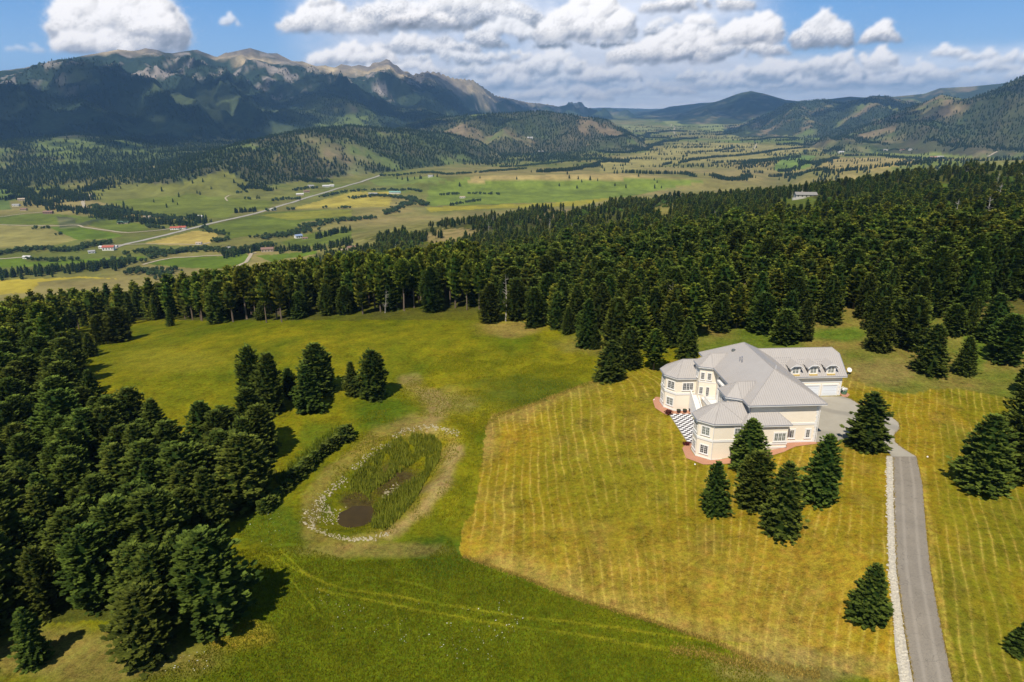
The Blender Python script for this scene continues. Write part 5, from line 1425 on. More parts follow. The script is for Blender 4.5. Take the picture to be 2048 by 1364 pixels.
def wall(poly, z0, z1, name='wall', band=None, base=True, mat=None):
    m = MB(); m.prism(poly, z0, z1); o = m.build(name, mat or M_STUCCO, house)
    return o
def trim_ring(poly, z0, z1, out=0.07, name='band', closed=True, mat=None):
    """a moulding run along the outside of a wall outline (anticlockwise outline)"""
    m = MB(); n = len(poly)
    for i in range(n if closed else n - 1):
        p, q = Vector(poly[i]), Vector(poly[(i + 1) % n])
        t = (q - p); L = t.length; t.normalize(); nr = Vector((t.y, -t.x))
        m.obox(p, t, nr, -0.0 if i == 0 and not closed else -out * 0.4, L + out * 0.4, -0.02 + 0.003 * i, out + 0.003 * (i % 3), z0 + 0.002 * i, z1 + 0.002 * i)
    return m.build(name, mat or M_TRIM, house)
def roof(faces, eaves, name='roof', seam=0.45, thick=0.26, soffit=None, label=None):
    """faces: lists of 3-D points (first edge is the eave). eaves: polyline of the eave line for fascia and gutter"""
    m = MB()
    for f in faces: m.poly(f)
    o = m.build(name, M_ROOF, house)
    if label: o['label'] = label
    s = MB()
    for f in faces:
        P = [Vector(p) for p in f]
        nrm = (P[1] - P[0]).cross(P[-1] - P[0])
        if nrm.length < 1e-6: nrm = (P[1] - P[0]).cross(P[2] - P[0])
        nrm.normalize()
        if nrm.z < 0: nrm = -nrm
        u = (P[1] - P[0]).normalized(); w = nrm.cross(u)
        q = [((p - P[0]).dot(u), (p - P[0]).dot(w)) for p in P]
        umin, umax = min(a for a, b in q), max(a for a, b in q)
        k = umin + seam * 0.5
        while k < umax:
            ys = []
            for i in range(len(q)):
                a, b = q[i], q[(i + 1) % len(q)]
                if (a[0] - k) * (b[0] - k) < 0:
                    ys.append(a[1] + (b[1] - a[1]) * (k - a[0]) / (b[0] - a[0]))
            ys.sort()
            if len(ys) >= 2 and ys[-1] - ys[0] > 0.2:
                c0 = P[0] + u * k + w * ys[0]; c1 = P[0] + u * k + w * ys[-1]
                n = len(s.v)
                for c in (c0, c1):
                    for du, dn in ((-0.028, 0.0), (0.028, 0.0), (0.02, 0.055), (-0.02, 0.055)):
                        s.v.append(tuple(c + u * du + nrm * dn))
                s.f += [(n, n + 4, n + 7, n + 3), (n + 1, n + 2, n + 6, n + 5), (n + 3, n + 7, n + 6, n + 2), (n, n + 3, n + 2, n + 1)]
            k += seam
        # hip and ridge caps
    if s.f:
        so = s.build('seam', M_SEAM, o); so['kind'] = 'stuff'
    e = MB(); g = MB()
    for ev in eaves:
        for a, b in zip(ev[:-1], ev[1:]):
            a, b = Vector(a), Vector(b); t = Vector((b.x - a.x, b.y - a.y)); L = t.length
            if L < 1e-3: continue
            t.normalize(); nr = Vector((t.y, -t.x))
            n = len(e.v)
            for c in (a, b):
                for v_, z_ in ((-0.06, -thick), (0.05, -thick), (0.05, -0.06), (-0.06, -0.06)):
                    e.v.append((c.x + nr.x * v_, c.y + nr.y * v_, c.z + z_))
            e.f += [tuple(n + i for i in q_) for q_ in ((0, 1, 5, 4), (1, 2, 6, 5), (2, 3, 7, 6), (3, 0, 4, 7), (0, 3, 2, 1), (4, 5, 6, 7))]
            n = len(g.v)
            for c in (a, b):
                for v_, z_ in ((-0.05, -0.055), (0.10, -0.055), (0.10, 0.03), (-0.05, 0.03)):
                    g.v.append((c.x + nr.x * v_, c.y + nr.y * v_, c.z + z_))
            g.f += [tuple(n + i for i in q_) for q_ in ((0, 1, 5, 4), (1, 2, 6, 5), (2, 3, 7, 6), (3, 0, 4, 7), (0, 3, 2, 1), (4, 5, 6, 7))]
    e.build('fascia', M_TRIM, o); g.build('gutter', M_GUT, o)
    if soffit:
        sf = MB(); sf.poly([(p[0], p[1], p[2] - thick + 0.03) for p in soffit]); sf.build('soffit', M_TRIM, o)
    return o
def window(p, q, uc, w, h, z0, secs=2, rows=3, cols=2, glass=None, sur=0.18, name='window', sill=True, depth=0.09, parent=None, door=False):
    """window on the wall running from p to q (anticlockwise outline), centred uc metres along it"""
    p, q = Vector(p), Vector(q); t = (q - p).normalized(); nr = Vector((t.y, -t.x))
    m = MB()
    B = lambda u0, u1, v0, v1, a, b: m.obox(p, t, nr, uc + u0, uc + u1, v0, v1, a, b)
    z1 = z0 + h; hw = w / 2
    B(-hw - sur, -hw, -0.02, depth, z0 - sur * .6, z1 + sur); B(hw, hw + sur, -0.02, depth, z0 - sur * .6, z1 + sur)
    B(-hw, hw, -0.02, depth - .004, z1, z1 + sur - .004); B(-hw, hw, -0.02, depth - .004, z0 - sur * .6 + .004, z0)
    if sill: B(-hw - sur - 0.06, hw + sur + 0.06, -0.02, depth + 0.07, z0 - sur * .6 - 0.10, z0 - sur * .6 - .003)
    sw = w / secs
    for k in range(1, secs): B(-hw + k * sw - 0.06, -hw + k * sw + 0.06, -0.02, 0.075, z0, z1)
    for k in range(secs):
        for c in range(1, cols):
            u = -hw + (k + c / cols) * sw; B(u - 0.018, u + 0.018, 0.028, 0.055, z0 + .002, z1 - .002)
        for r in range(1, rows):
            z = z0 + h * r / rows; B(-hw + k * sw + 0.06, -hw + (k + 1) * sw - 0.06, 0.030, 0.053, z - 0.018, z + 0.018)
    o = m.build(name, M_TRIM, parent or house)
    for k in range(secs):
        g = MB(); g.obox(p, t, nr, uc - hw + k * sw + 0.03, uc - hw + (k + 1) * sw - 0.03, 0.0, 0.03, z0 + 0.003, z1 - 0.003)
        g.build('pane', glass or M_GLASS, o)
    return o

# outlines (anticlockwise seen from above)
G = -2.9
SB = [(0.0, 5.7), (-6.7, 5.7), (-8.9, 3.8), (-8.9, 1.2), (-6.7, -0.7), (-1.0, -0.7), (0.0, -0.7)]
NB = [(0.0, 28.0), (-7.2, 28.0), (-9.0, 25.9), (-9.0, 22.8), (-7.2, 20.6), (0.0, 20.6)]
MAIN = [(0, 0), (12.5, 0), (12.5, 26.0), (0, 26.0)]
T1 = [(0.3, 23.5), (-1.2, 23.0), (-3.2, 21.8), (-3.2, 18.9), (-0.9, 17.9), (0.3, 17.6)]
T2 = [(0.3, 8.6), (-1.2, 8.2), (-3.2, 7.0), (-3.2, 3.4), (-0.9, 2.3), (0.3, 2.0)]
ANX = [(-1.6, -1.65), (6.5, -1.65), (6.5, 0.05), (-1.6, 0.05)]
GAR = [(12.4, 20.4), (28.0, 20.4), (28.0, 30.6), (12.4, 30.6)]
wall(MAIN, G, 7.78); wall(SB, G - .1, 4.40); wall(NB, G - .2, 4.60); wall(T1, 0, 7.80); wall(T2, 1.2, 7.82); wall(ANX, G, 4.42); wall(GAR, -0.4, 4.55)
# gable of the garage wing
m = MB(); m.v = [(27.98, 20.4, 4.5), (27.98, 30.6, 4.5), (27.98, 26.9, 7.9), (27.98, 24.1, 7.9)]; m.f = [(0, 1, 2, 3)]; m.build('gable', M_STUCCO, house)
# mouldings
cut = lambda P, a, b: [P[i] for i in range(a, b)]
trim_ring(SB[1:6], 0.85, 1.30, 0.09, closed=False); trim_ring(NB[1:6], 0.95, 1.40, 0.09, closed=False)
trim_ring(SB[1:6], -2.9, -2.55, 0.06, 'plinth', closed=False); trim_ring(NB[1:6], -2.9, -2.45, 0.06, 'plinth', closed=False)
trim_ring([(6.5, 0), (12.5, 0), (12.5, 19.6)], 3.55, 4.0, 0.08, closed=False); trim_ring([(6.6, 0), (12.5, 0), (12.5, 19.6)], 0.0, 0.40, 0.06, 'plinth', closed=False)
trim_ring([(-1.6, -0.9), (-1.6, -1.65), (6.5, -1.65), (6.5, -0.02)], 0.62, 0.92, 0.10, closed=False)
trim_ring([(-1.6, -0.9), (-1.6, -1.65), (6.5, -1.65), (6.5, -0.02)], -0.1, 0.18, 0.06, 'plinth', closed=False)
trim_ring([(-3.2, 19.5), (-3.2, 18.9), (-0.9, 17.9), (0.0, 17.7)], 4.55, 4.75, 0.06, closed=False)
trim_ring([(17.5, 20.4), (28.0, 20.4), (28.0, 30.6)], 3.1, 3.35, 0.06, closed=False)
# corner stones
def quoins(x, y, dx, dy, z0, z1, n):
    h = (z1 - z0) / n
    for k in range(n):
        w = 0.42 if k % 2 == 0 else 0.28
        m = MB()
        xa, xb = sorted((x + dx * 0.07, x - dx * w)); ya, yb = sorted((y + dy * 0.07, y - dy * w))
        m.box(xa, xb, ya, yb, z0 + k * h + 0.02, z0 + (k + 1) * h - 0.03)
        m.build('corner_stone', M_TRIM, house)
quoins(12.5, 0, 1, -1, 0.42, 3.5, 7); quoins(12.5, 0, 1, -1, 4.03, 7.7, 8)
quoins(28.0, 20.4, 1, -1, 0.0, 4.4, 9)
quoins(-6.7, -0.7, -0.3, -1, -2.5, 0.8, 7)
# windows: south-west bay
window(SB[3], SB[4], 1.45, 1.35, 1.55, 1.95, 2, 3, 2, M_GLASS2); window(SB[3], SB[4], 1.45, 1.35, 1.55, -1.75, 2, 4, 2)
window(SB[2], SB[3], 1.3, 1.5, 1.55, 1.95, 2, 3, 2); window(SB[2], SB[3], 1.3, 1.5, 1.55, -1.75, 2, 3, 2)
window(SB[4], SB[5], 4.35, 0.9, 1.6, 1.9, 1, 3, 2, M_GLASS2)
window(SB[1], SB[2], 1.45, 1.2, 1.5, -1.75, 2, 3, 2)
# north-west bay
window(NB[3], NB[4], 1.42, 1.45, 1.55, 2.05, 2, 4, 2); window(NB[3], NB[4], 1.42, 1.45, 1.55, -1.7, 2, 3, 2, M_GLASS2)
window(NB[2], NB[3], 1.5, 1.5, 1.55, 2.05, 2, 3, 2); window(NB[2], NB[3], 1.5, 1.5, 1.55, -1.7, 2, 3, 2)
window(NB[4], NB[5], 2.35, 2.1, 1.5, 2.05, 3, 4, 2)
# main south wall and annex
window((0, 0), (12.5, 0), 8.15, 0.62, 1.45, 1.05, 1, 5, 2, sur=0.30, sill=True); window((0, 0), (12.5, 0), 11.1, 0.62, 1.45, 1.05, 1, 5, 2, sur=0.30)
window(ANX[0], ANX[1], 6.75, 1.95, 1.45, 1.35, 3, 2, 2, M_GLASS2, sur=0.26); window(ANX[0], ANX[1], 2.3, 1.3, 1.45, 1.35, 2, 2, 2, M_GLASS2, sur=0.22)
# turret by the deck
window(T1[3], T1[4], 0.62, 0.62, 1.35, 5.25, 1, 4, 3); window(T1[3], T1[4], 1.95, 0.62, 1.35, 5.25, 1, 4, 3)
window(T1[3], T1[4], 0.55, 0.62, 1.4, 2.0, 1, 4, 3, sur=0.1); window(T1[3], T1[4], 1.85, 0.55, 2.0, 1.55, 1, 5, 2, sur=0.1, name='glazed_door', sill=False)
window(T1[2], T1[3], 1.4, 1.1, 1.35, 5.25, 2, 3, 2); window(T2[2], T2[3], 1.8, 1.3, 1.35, 5.6, 2, 3, 2); window(T2[3], T2[4], 1.25, 0.9, 1.3, 5.6, 1, 3, 2)
# west front above the deck
for yy in (16.4, 14.7): window((0, 17.6), (0, 8.6), 17.6 - yy, 0.7, 1.9, 1.55, 1, 4, 2, sur=0.14, name='glazed_door', sill=False)
def arch_window(y, w, z0, h):
    m = MB(); n = 10
    out = [(-0.10, y + (w / 2 + .2) * math.cos(a), z0 + h + (w / 2 + .2) * math.sin(a)) for a in [math.pi * k / n for k in range(n + 1)]]
    inn = [(-0.10, y + (w / 2) * math.cos(a), z0 + h + (w / 2) * math.sin(a)) for a in [math.pi * k / n for k in range(n + 1)]]
    out = [(-.1, y + w / 2 + .2, z0)] + out + [(-.1, y - w / 2 - .2, z0)]; inn = [(-.1, y + w / 2, z0)] + inn + [(-.1, y - w / 2, z0)]
    k = len(out); m.v = out + inn + [(0.0, b, c) for _, b, c in out] + [(0.0, b, c) for _, b, c in inn]
    for i in range(k - 1):
        m.f += [(i, i + 1, k + i + 1, k + i), (i, 2 * k + i, 2 * k + i + 1, i + 1), (k + i, k + i + 1, 3 * k + i + 1, 3 * k + i)]
    m.box(-0.08, -0.03, y - .03, y + .03, z0, z0 + h + w / 2 - .02); m.box(-0.081, -0.031, y - w / 2, y + w / 2, z0 + h - .03, z0 + h + .03)
    o = m.build('arched_window', M_TRIM, house)
    g = MB(); g.poly([(-0.025, b, c) for _, b, c in inn]); g.build('pane', M_GLASS2, o)
arch_window(15.6, 1.5, 4.7, 1.5); arch_window(12.2, 1.9, 2.0, 3.6)
for yy in (10.4, 14.0):
    m = MB(); m.lathe((-0.9, yy, 1.4), [(0.26, 0), (0.26, 0.25), (0.19, 0.32), (0.17, 4.6), (0.24, 4.75), (0.26, 5.0)], 10); m.build('column', M_TRIM, house)
m = MB(); m.box(-1.25, 0.05, 10.0, 14.4, 6.4, 6.75); m.build('portico_beam', M_TRIM, house)
# deck, railing and stair
m = MB(); m.box(-2.7, 0.1, 5.6, 18.1, 1.15, 1.38); m.build('deck', M_TRIM, house)
m = MB(); m.box(-2.6, -2.4, 5.8, 18.0, G, 1.15); m.build('deck_wall', M_STUCCO, house)
def railing(p, q, z, n):
    p, q = Vector(p), Vector(q); t = (q - p); L = t.length; t.normalize(); nr = Vector((t.y, -t.x))
    m = MB(); m.obox(p, t, nr, 0, L, -0.05, 0.05, z + 0.86, z + 0.95); m.obox(p, t, nr, 0, L, -0.04, 0.04, z + 0.08, z + 0.15)
    o = m.build('railing', M_TRIM, house)
    for k in range(n + 1):
        b = MB(); u = L * k / n; b.obox(p, t, nr, u - 0.035, u + 0.035, -0.035, 0.035, z, z + 0.87); b.build('baluster', M_TRIM, o)
railing((-2.6, 16.6), (-2.6, 6.0), 1.38, 36)
railing((-2.5, 16.6), (-0.2, 16.6), 1.38, 9)
m = MB()
ns = 22
for k in range(ns):
    z = 1.38 - (k + 1) * (1.38 + 2.7) / ns; y1 = 19.9 - k * 0.32
    m.box(-4.2, -3.1, y1 - 0.33, y1, G, z)
m.build('stair', M_TRIM, house)
for xx in (-4.35, -3.1):
    m = MB(); z_a, z_b = 1.38 + 0.85, -2.7 + 0.85; ya, yb = 20.4, 19.9 - ns * 0.32
    n = len(m.v); m.v += [(xx, ya, -2.7), (xx + .15, ya, -2.7), (xx + .15, ya, z_a), (xx, ya, z_a), (xx, yb, -2.7), (xx + .15, yb, -2.7), (xx + .15, yb, z_b), (xx, yb, z_b)]
    m.f += [(0, 1, 2, 3), (5, 4, 7, 6), (0, 4, 5, 1), (3, 2, 6, 7), (0, 3, 7, 4), (1, 5, 6, 2)]; m.build('stair_parapet', M_TRIM, house)
# downpipes
m = MB(); m.tube((-6.75, -0.86, G), (-6.75, -0.86, 4.2), 0.06, 8); m.tube((-6.75, -0.86, 4.2), (-6.95, -1.05, 4.45), 0.06, 8); m.build('downpipe', M_TRIM, house)
m = MB(); m.tube((12.66, -0.2, 0.1), (12.66, -0.2, 7.5), 0.06, 8); m.build('downpipe', M_TRIM, house)
m = MB(); m.tube((-0.15, -0.1, 4.6), (-0.15, -0.1, 7.6), 0.06, 8); m.build('downpipe', M_GUT, house)

# roofs
E0 = 8.0
a, b, c, d_ = (-0.95, -0.95, E0), (13.35, -0.95, E0), (13.35, 26.95, E0), (-0.95, 26.95, E0)
r1_, r2_ = (6.2, 6.2, 12.05), (6.4, 21.4, 12.05)
main_roof = roof([[a, b, r1_], [b, c, r2_, r1_], [c, d_, r2_], [d_, a, r1_, r2_]], [[a, b, c, d_, a]], soffit=[a, b, c, d_], seam=0.42, label='large hipped metal roof over the main block')
def hips(o, segs):
    m = MB()
    for p, q in segs:
        p, q = Vector(p), Vector(q); m.tube(p + Vector((0, 0, .02)), q + Vector((0, 0, .02)), 0.07, 6)
    m.build('ridge_cap', M_SEAM, o)
hips(main_roof, [(a, r1_), (b, r1_), (c, r2_), (d_, r2_), (r1_, r2_)])
def bay_roof(P, e, zr, ridge_x1, yc, apx, over=0.42):
    # offset outline outward
    n = len(P); out = []
    for i in range(n):
        p0, p1, p2 = Vector(P[i - 1]), Vector(P[i]), Vector(P[(i + 1) % n])
        if i == 0 or i == n - 1:
            p0, p2 = (Vector(P[1]), None) if i == 0 else (Vector(P[n - 2]), None)
            t = (p1 - p0).normalized() if i else (Vector(P[1]) - p1).normalized()
            nr = Vector((t.y, -t.x)); out.append(Vector(P[i]) + nr * over)
        else:
            t1, t2 = (p1 - p0).normalized(), (p2 - p1).normalized(); n1, n2 = Vector((t1.y, -t1.x)), Vector((t2.y, -t2.x))
            bs = (n1 + n2).normalized(); out.append(p1 + bs * over / max(.3, bs.dot(n1)))
    A = (apx, yc, zr); R = (ridge_x1, yc, zr)
    O = [(p.x, p.y, e) for p in out]
    faces = []
    for i in range(n - 1):
        if i == 0: faces.append([O[0], O[1], A, R])
        elif i == n - 2: faces.append([O[i], O[i + 1], R, A])
        else: faces.append([O[i], O[i + 1], A])
    o = roof(faces, [O], soffit=O, seam=0.42)
    hips(o, [(O[i], A) for i in range(1, n - 1)] + [(A, R)])
    return o
bay_roof(SB, 4.6, 7.3, 0.3, 2.5, -4.8)
bay_roof(NB, 4.8, 7.5, 0.3, 24.3, -5.2)
bay_roof(T1, 8.02, 10.1, 2.6, 20.6, -0.6)
bay_roof(T2, 8.02, 10.1, 2.6, 5.35, -0.9)
f = [(-1.95, -2.1, 4.6), (6.95, -2.1, 4.6), (5.1, 0.0, 6.15), (-0.3, 0.0, 6.15)]
o = roof([f, [(6.95, -2.1, 4.6), (6.95, 0.0, 4.6), (5.1, 0.0, 6.15)], [(-1.95, 0.0, 4.6), (-1.95, -2.1, 4.6), (-0.3, 0.0, 6.15)]], [[(-1.95, -1.2, 4.6), (-1.95, -2.1, 4.6), (6.95, -2.1, 4.6), (6.95, -.06, 4.6)]],
         soffit=[(-1.95, -2.1, 4.6), (6.95, -2.1, 4.6), (6.95, -.02, 4.6), (-1.95, -.02, 4.6)], seam=0.42)
hips(o, [(f[1], f[2])])
# garage wing, ridge with a clipped end
ge, gs = 4.72, 0.80
rz_, ry_ = 9.2, 19.65 + (9.2 - 4.72) / 0.80
nbk = 2 * ry_ - 19.65
cy1, cz = 24.0, 4.72 + (24.0 - 19.65) * 0.80
fS = [(7.0, 19.65, ge), (28.6, 19.65, ge), (28.6, cy1, cz), (27.4, ry_, rz_), (7.0, ry_, rz_)]
fN = [(28.6, nbk, ge), (7.0, nbk, ge), (7.0, ry_, rz_), (27.4, ry_, rz_), (28.6, 2 * ry_ - cy1, cz)]
o = roof([fS, fN, [(28.6, cy1, cz), (28.6, 2 * ry_ - cy1, cz), (27.4, ry_, rz_)]], [[(13.3, 19.65, ge), (28.6, 19.65, ge)], [(28.6, nbk, ge), (13.3, nbk, ge)], [(28.6, 19.65, ge), (28.6, cy1, cz), (28.6, 2 * ry_ - cy1, cz), (28.6, nbk, ge)]],
         soffit=[(13.3, 19.65, ge), (28.6, 19.65, ge), (28.6, 20.6, ge), (13.3, 20.6, ge)], seam=0.42, label='grey metal roof of the garage wing with three dormers')
hips(o, [((7, ry_, rz_), (27.4, ry_, rz_)), ((28.6, cy1, cz), (27.4, ry_, rz_))])
# snow guards in rows
m = MB()
for i in range(9):
    x = 14.2 + i * 0.42; y = 23.3; z = ge + (y - 19.65) * gs; m.box(x, x + .12, y, y + .1, z, z + .12)
for j, y in enumerate((22.0, 22.45, 22.9)):
    for x0 in (15.2, 19.0, 23.0):
        for i in range(4): x = x0 + i * 0.45 + (j % 2) * .2; z = ge + (y - 19.65) * gs; m.box(x, x + .11, y, y + .09, z, z + .11)
so = m.build('snow_guard', M_GUT, o); so['kind'] = 'stuff'
# dormers
def dormer(xc):
    d = empty('dormer', (0, 0, 0)); d.parent = house
    m = MB(); w = 0.95; yf = 20.25
    zf = ge + (yf - 19.65) * gs
    m.v = [(xc - w, yf, zf - .1), (xc + w, yf, zf - .1), (xc + w, yf, 6.85), (xc - w, yf, 6.85), (xc - w, 22.4, 6.85), (xc + w, 22.4, 6.85), (xc + w, 22.4, 6.7), (xc - w, 22.4, 6.7)]
    m.f = [(0, 1, 2, 3), (1, 6, 5, 2), (7, 0, 3, 4)]; m.build('dormer_wall', M_STUCCO, d)
    wn_ = window((xc - w, yf), (xc + w, yf), w, 1.15, 1.25, zf + 0.18, 2, 2, 2, M_GLASS2, sur=0.13, parent=d)
    # roof: two slopes meeting at a ridge, front clipped into a three-sided hood
    ov = 1.45; yr = 19.75; zt = 7.62; ye = 6.72
    R0 = (xc, yr + 0.45, zt + .05); 
    rb = 19.65 + (zt + .05 - ge) / gs
    Rb = (xc, rb, zt + .05)
    def back(z): return 19.65 + (z - ge) / gs
    L0, L1 = (xc - ov, yr, ye), (xc - ov, back(ye) + .1, ye)
    K0, K1 = (xc + ov, yr, ye), (xc + ov, back(ye) + .1, ye)
    fl, fr = (xc - 0.62, yr, zt - .32), (xc + 0.62, yr, zt - .32)
    m = MB(); m.poly([L1, L0, fl, R0, Rb]); m.poly([K0, K1, Rb, R0, fr]); m.poly([fl, fr, R0]); m.build('dormer_roof', M_ROOF, d)
    m = MB()
    for p, q in ((L0, fl), (fl, fr), (fr, K0)):
        n = len(m.v)
        for c_ in (p, q):
            for dy_, dz_ in ((-.05, -.22), (.06, -.22), (.06, -.02), (-.05, -.02)): m.v.append((c_[0], c_[1] + dy_, c_[2] + dz_))
        m.f += [tuple(n + i for i in q_) for q_ in ((0, 1, 5, 4), (1, 2, 6, 5), (2, 3, 7, 6), (3, 0, 4, 7), (0, 3, 2, 1), (4, 5, 6, 7))]
    m.box(xc - ov, xc - ov + .3, yr - .02, yr + 1.2, ye - .2, ye - .04); m.box(xc + ov - .3, xc + ov, yr - .02, yr + 1.2, ye - .2, ye - .04)
    m.build('bargeboard', M_TRIM, d)
    m = MB(); m.box(xc - .85, xc + .85, yf - .40, yf - .06, zf - .28, zf + .02); m.build('flower_box', plain('ochre_box', (0.62, 0.45, 0.16), .8, var=.5, nscale=8), d)
    m = MB(); m.box(xc + w - .14, xc + w + .05, yf - .06, yf + .1, zf, 6.8); m.box(xc - w - .05, xc - w + .14, yf - .06, yf + .1, zf, 6.8); m.build('corner_post', M_TRIM, d)
for xc in (17.6, 21.4, 25.2): dormer(xc)
# garage doors
def garage_door(xc, w=3.1, h=2.45):
    m = MB()
    for k in range(4): m.box(xc - w / 2, xc + w / 2, 20.34 - 0.004 * (k % 2), 20.44, 0.02 + k * h / 4, (k + 1) * h / 4 - 0.02)
    o = m.build('garage_door', M_DOOR, house)
    m = MB(); m.box(xc - w / 2 - .28, xc - w / 2, 20.22, 20.42, 0, h + .3); m.box(xc + w / 2, xc + w / 2 + .28, 20.22, 20.42, 0, h + .3); m.box(xc - w / 2, xc + w / 2, 20.224, 20.42, h, h + .296); m.build('frame', M_TRIM, o)
for xc in (25.6, 21.7, 17.8): garage_door(xc)
# roof fittings
def on_main_west(x, y): return 8.0 + (x + .95) * (4.05 / 7.15)
m = MB(); x, y = 3.9, 20.3; z = on_main_west(x, y); m.lathe((x, y, z - .15), [(0.42, 0), (0.42, .22), (.36, .38), (.2, .48), (.05, .52)], 16); m.build('roof_light_dome', plain('grey_dome', (0.12, 0.13, 0.12), .2, .6), house)
for k, (x, y, hh_) in enumerate(((3.2, 15.0, .75), (3.45, 14.6, .9), (3.3, 14.1, .55))):
    z = on_main_west(x, y); m = MB(); m.tube((x, y, z - .2), (x, y, z + hh_), .09, 8); m.tube((x, y, z + hh_), (x, y, z + hh_ + .16), .15, 8); m.build('flue', M_GUT, house)
m = MB(); x, y = 6.9, 7.0; m.tube((x, y, 11.4), (x, y, 12.5), .05, 6); m.build('vent_pipe', M_TRIM, house)

# ------------------------------------------------------------------ paving round the house
def drape(name, left, right, mat, lift=0.05, n=8, sub=3, world=True, label=None, parent=None, thick=0.0):
    """sheet between two edges (lists of world x, y), laid on the ground"""
    V, Fc = [], []
    L, R = [], []
    for i in range(len(left) - 1):
        for s in range(sub):
            t = s / sub
            L.append((left[i][0] * (1 - t) + left[i + 1][0] * t, left[i][1] * (1 - t) + left[i + 1][1] * t))
            R.append((right[i][0] * (1 - t) + right[i + 1][0] * t, right[i][1] * (1 - t) + right[i + 1][1] * t))
    L.append(left[-1]); R.append(right[-1])
    P = []
    for l, r in zip(L, R):
        for j in range(n + 1):
            t = j / n; P.append((l[0] * (1 - t) + r[0] * t, l[1] * (1 - t) + r[1] * t))
    P = np.array(P); z = terrain(P[:, 0], P[:, 1]) + lift
    V = np.column_stack([P, z])
    for i in range(len(L) - 1):
        for j in range(n):
            a_ = i * (n + 1) + j; Fc.append((a_, a_ + 1, a_ + n + 2, a_ + n + 1))
    o = mesh_obj(name, V, np.array(Fc, np.int32), mat, smooth=True)
    add_attr(o.data, 'across', np.tile(np.arange(n + 1) / n, len(L)))
    return tag(o, label, kind='structure')
gp = lambda pts: [ground(px, py, 25, 400, 700)[:2] for px, py in pts]
hw = lambda pts: [H2W(x, y) for x, y in pts]
drape("driveway", gp([(1786, 914), (1787, 970), (1788, 1019), (1790, 1080), (1793, 1139), (1803, 1219), (1815, 1299), (1827, 1364), (1845, 1450)]), gp([(1833, 914), (1845, 970), (1848.6, 1019), (1854, 1080), (1861, 1139), (1875, 1219), (1891, 1299), (1905, 1364), (1925, 1450)]),
      M_ASPH, 0.06, 6, label='grey asphalt driveway running towards the camera')
# concrete apron: east side of the house to the garage, then the neck to the drive
drape("apron", gp([(1684, 793), (1702, 799), (1722, 811), (1752, 822), (1780, 832), (1797, 846), (1799, 858), (1788, 870), (1790, 885), (1808, 899), (1833, 914)]),
      [H2W(12.3, 20.4), H2W(12.4, 17), H2W(12.4, 13), H2W(12.4, 9), H2W(12.4, 5), H2W(12.4, 2), H2W(12.4, -.2)] + gp([(1700, 881), (1757, 882), (1770, 896), (1784, 914)]), M_CONC, 0.08, 10, label='pale concrete apron between house, garage and drive')
drape("gravel_bed", gp([(1773, 912), (1774, 965), (1775, 1019), (1776, 1080), (1778, 1139), (1786, 1219), (1790, 1299), (1800, 1364), (1815, 1450)]), gp([(1785, 912), (1786, 965), (1787, 1019), (1789, 1080), (1792, 1139), (1802, 1219), (1814, 1299), (1826, 1364), (1844, 1450)]),
      plain('pale_gravel_bed', (0.42, 0.38, 0.31), .95, var=.4, nscale=6), 0.04, 4, label='strip of white gravel along the left edge of the drive')
# red brick path
drape("brick_path", hw([(-8.2, 27.6), (-9.1, 26), (-9.1, 23), (-7.4, 20.4), (-5.5, 20.4), (-2.5, 20.4)]), hw([(-9.3, 28.3), (-10.4, 26.6), (-10.9, 22.6), (-9.6, 18.9), (-6.0, 18.85), (-2.5, 18.85)]), M_BRICK, 0.07, 4, label='red brick paving around the far bay')
drape("brick_path", hw([(-7.5, 5.9), (-9.1, 3.9), (-9.1, 1.1), (-6.8, -0.9), (-1.5, -1.0)]), hw([(-9.2, 5.8), (-10.5, 4.2), (-10.9, 0.4), (-8.6, -2.3), (-2.5, -2.9)]), M_BRICK, 0.07, 4, label='red brick paving around the near bay')
drape("brick_path", hw([(-1.7, -1.6), (3, -1.75), (6.7, -1.75), (6.9, -0.1), (12.7, -0.1)]), hw([(-2.4, -2.9), (3, -3.6), (5.5, -3.2), (8.5, -1.6), (12.9, -0.8)]), M_BRICK, 0.09, 4, label='red brick paving along the front wall of the house')

patio = empty("patio", (*H2W(-8.75, 5.9), -2.66), HR)
tag(patio, 'checkerboard terrace of black and white square tiles between the two bays', 'patio')
m = MB(); m.box(-0.12, 8.4, -0.12, 13.2, -0.5, -0.02); m.build('slab', M_CONC, patio)
MW, MK = plain('white_tile', (0.78, 0.77, 0.76), .5, var=.04), plain('black_tile', (0.075, 0.065, 0.07), .6)
tm = []
for mt in (MW, MK):
    q = MB(); q.box(0.012, 0.638, 0.012, 0.618, -0.02, 0.02); tm.append(q.build('tile', mt, patio))
first = [True, True]
for i in range(13):
    for j in range(21):
        c_ = 1 if (i + j) % 2 == 0 else 0
        if first[c_]: o = tm[c_]; first[c_] = False
        else:
            o = tm[c_].copy(); COL.objects.link(o); o.parent = patio
        o.location = (i * 0.645, j * 0.625, 0)

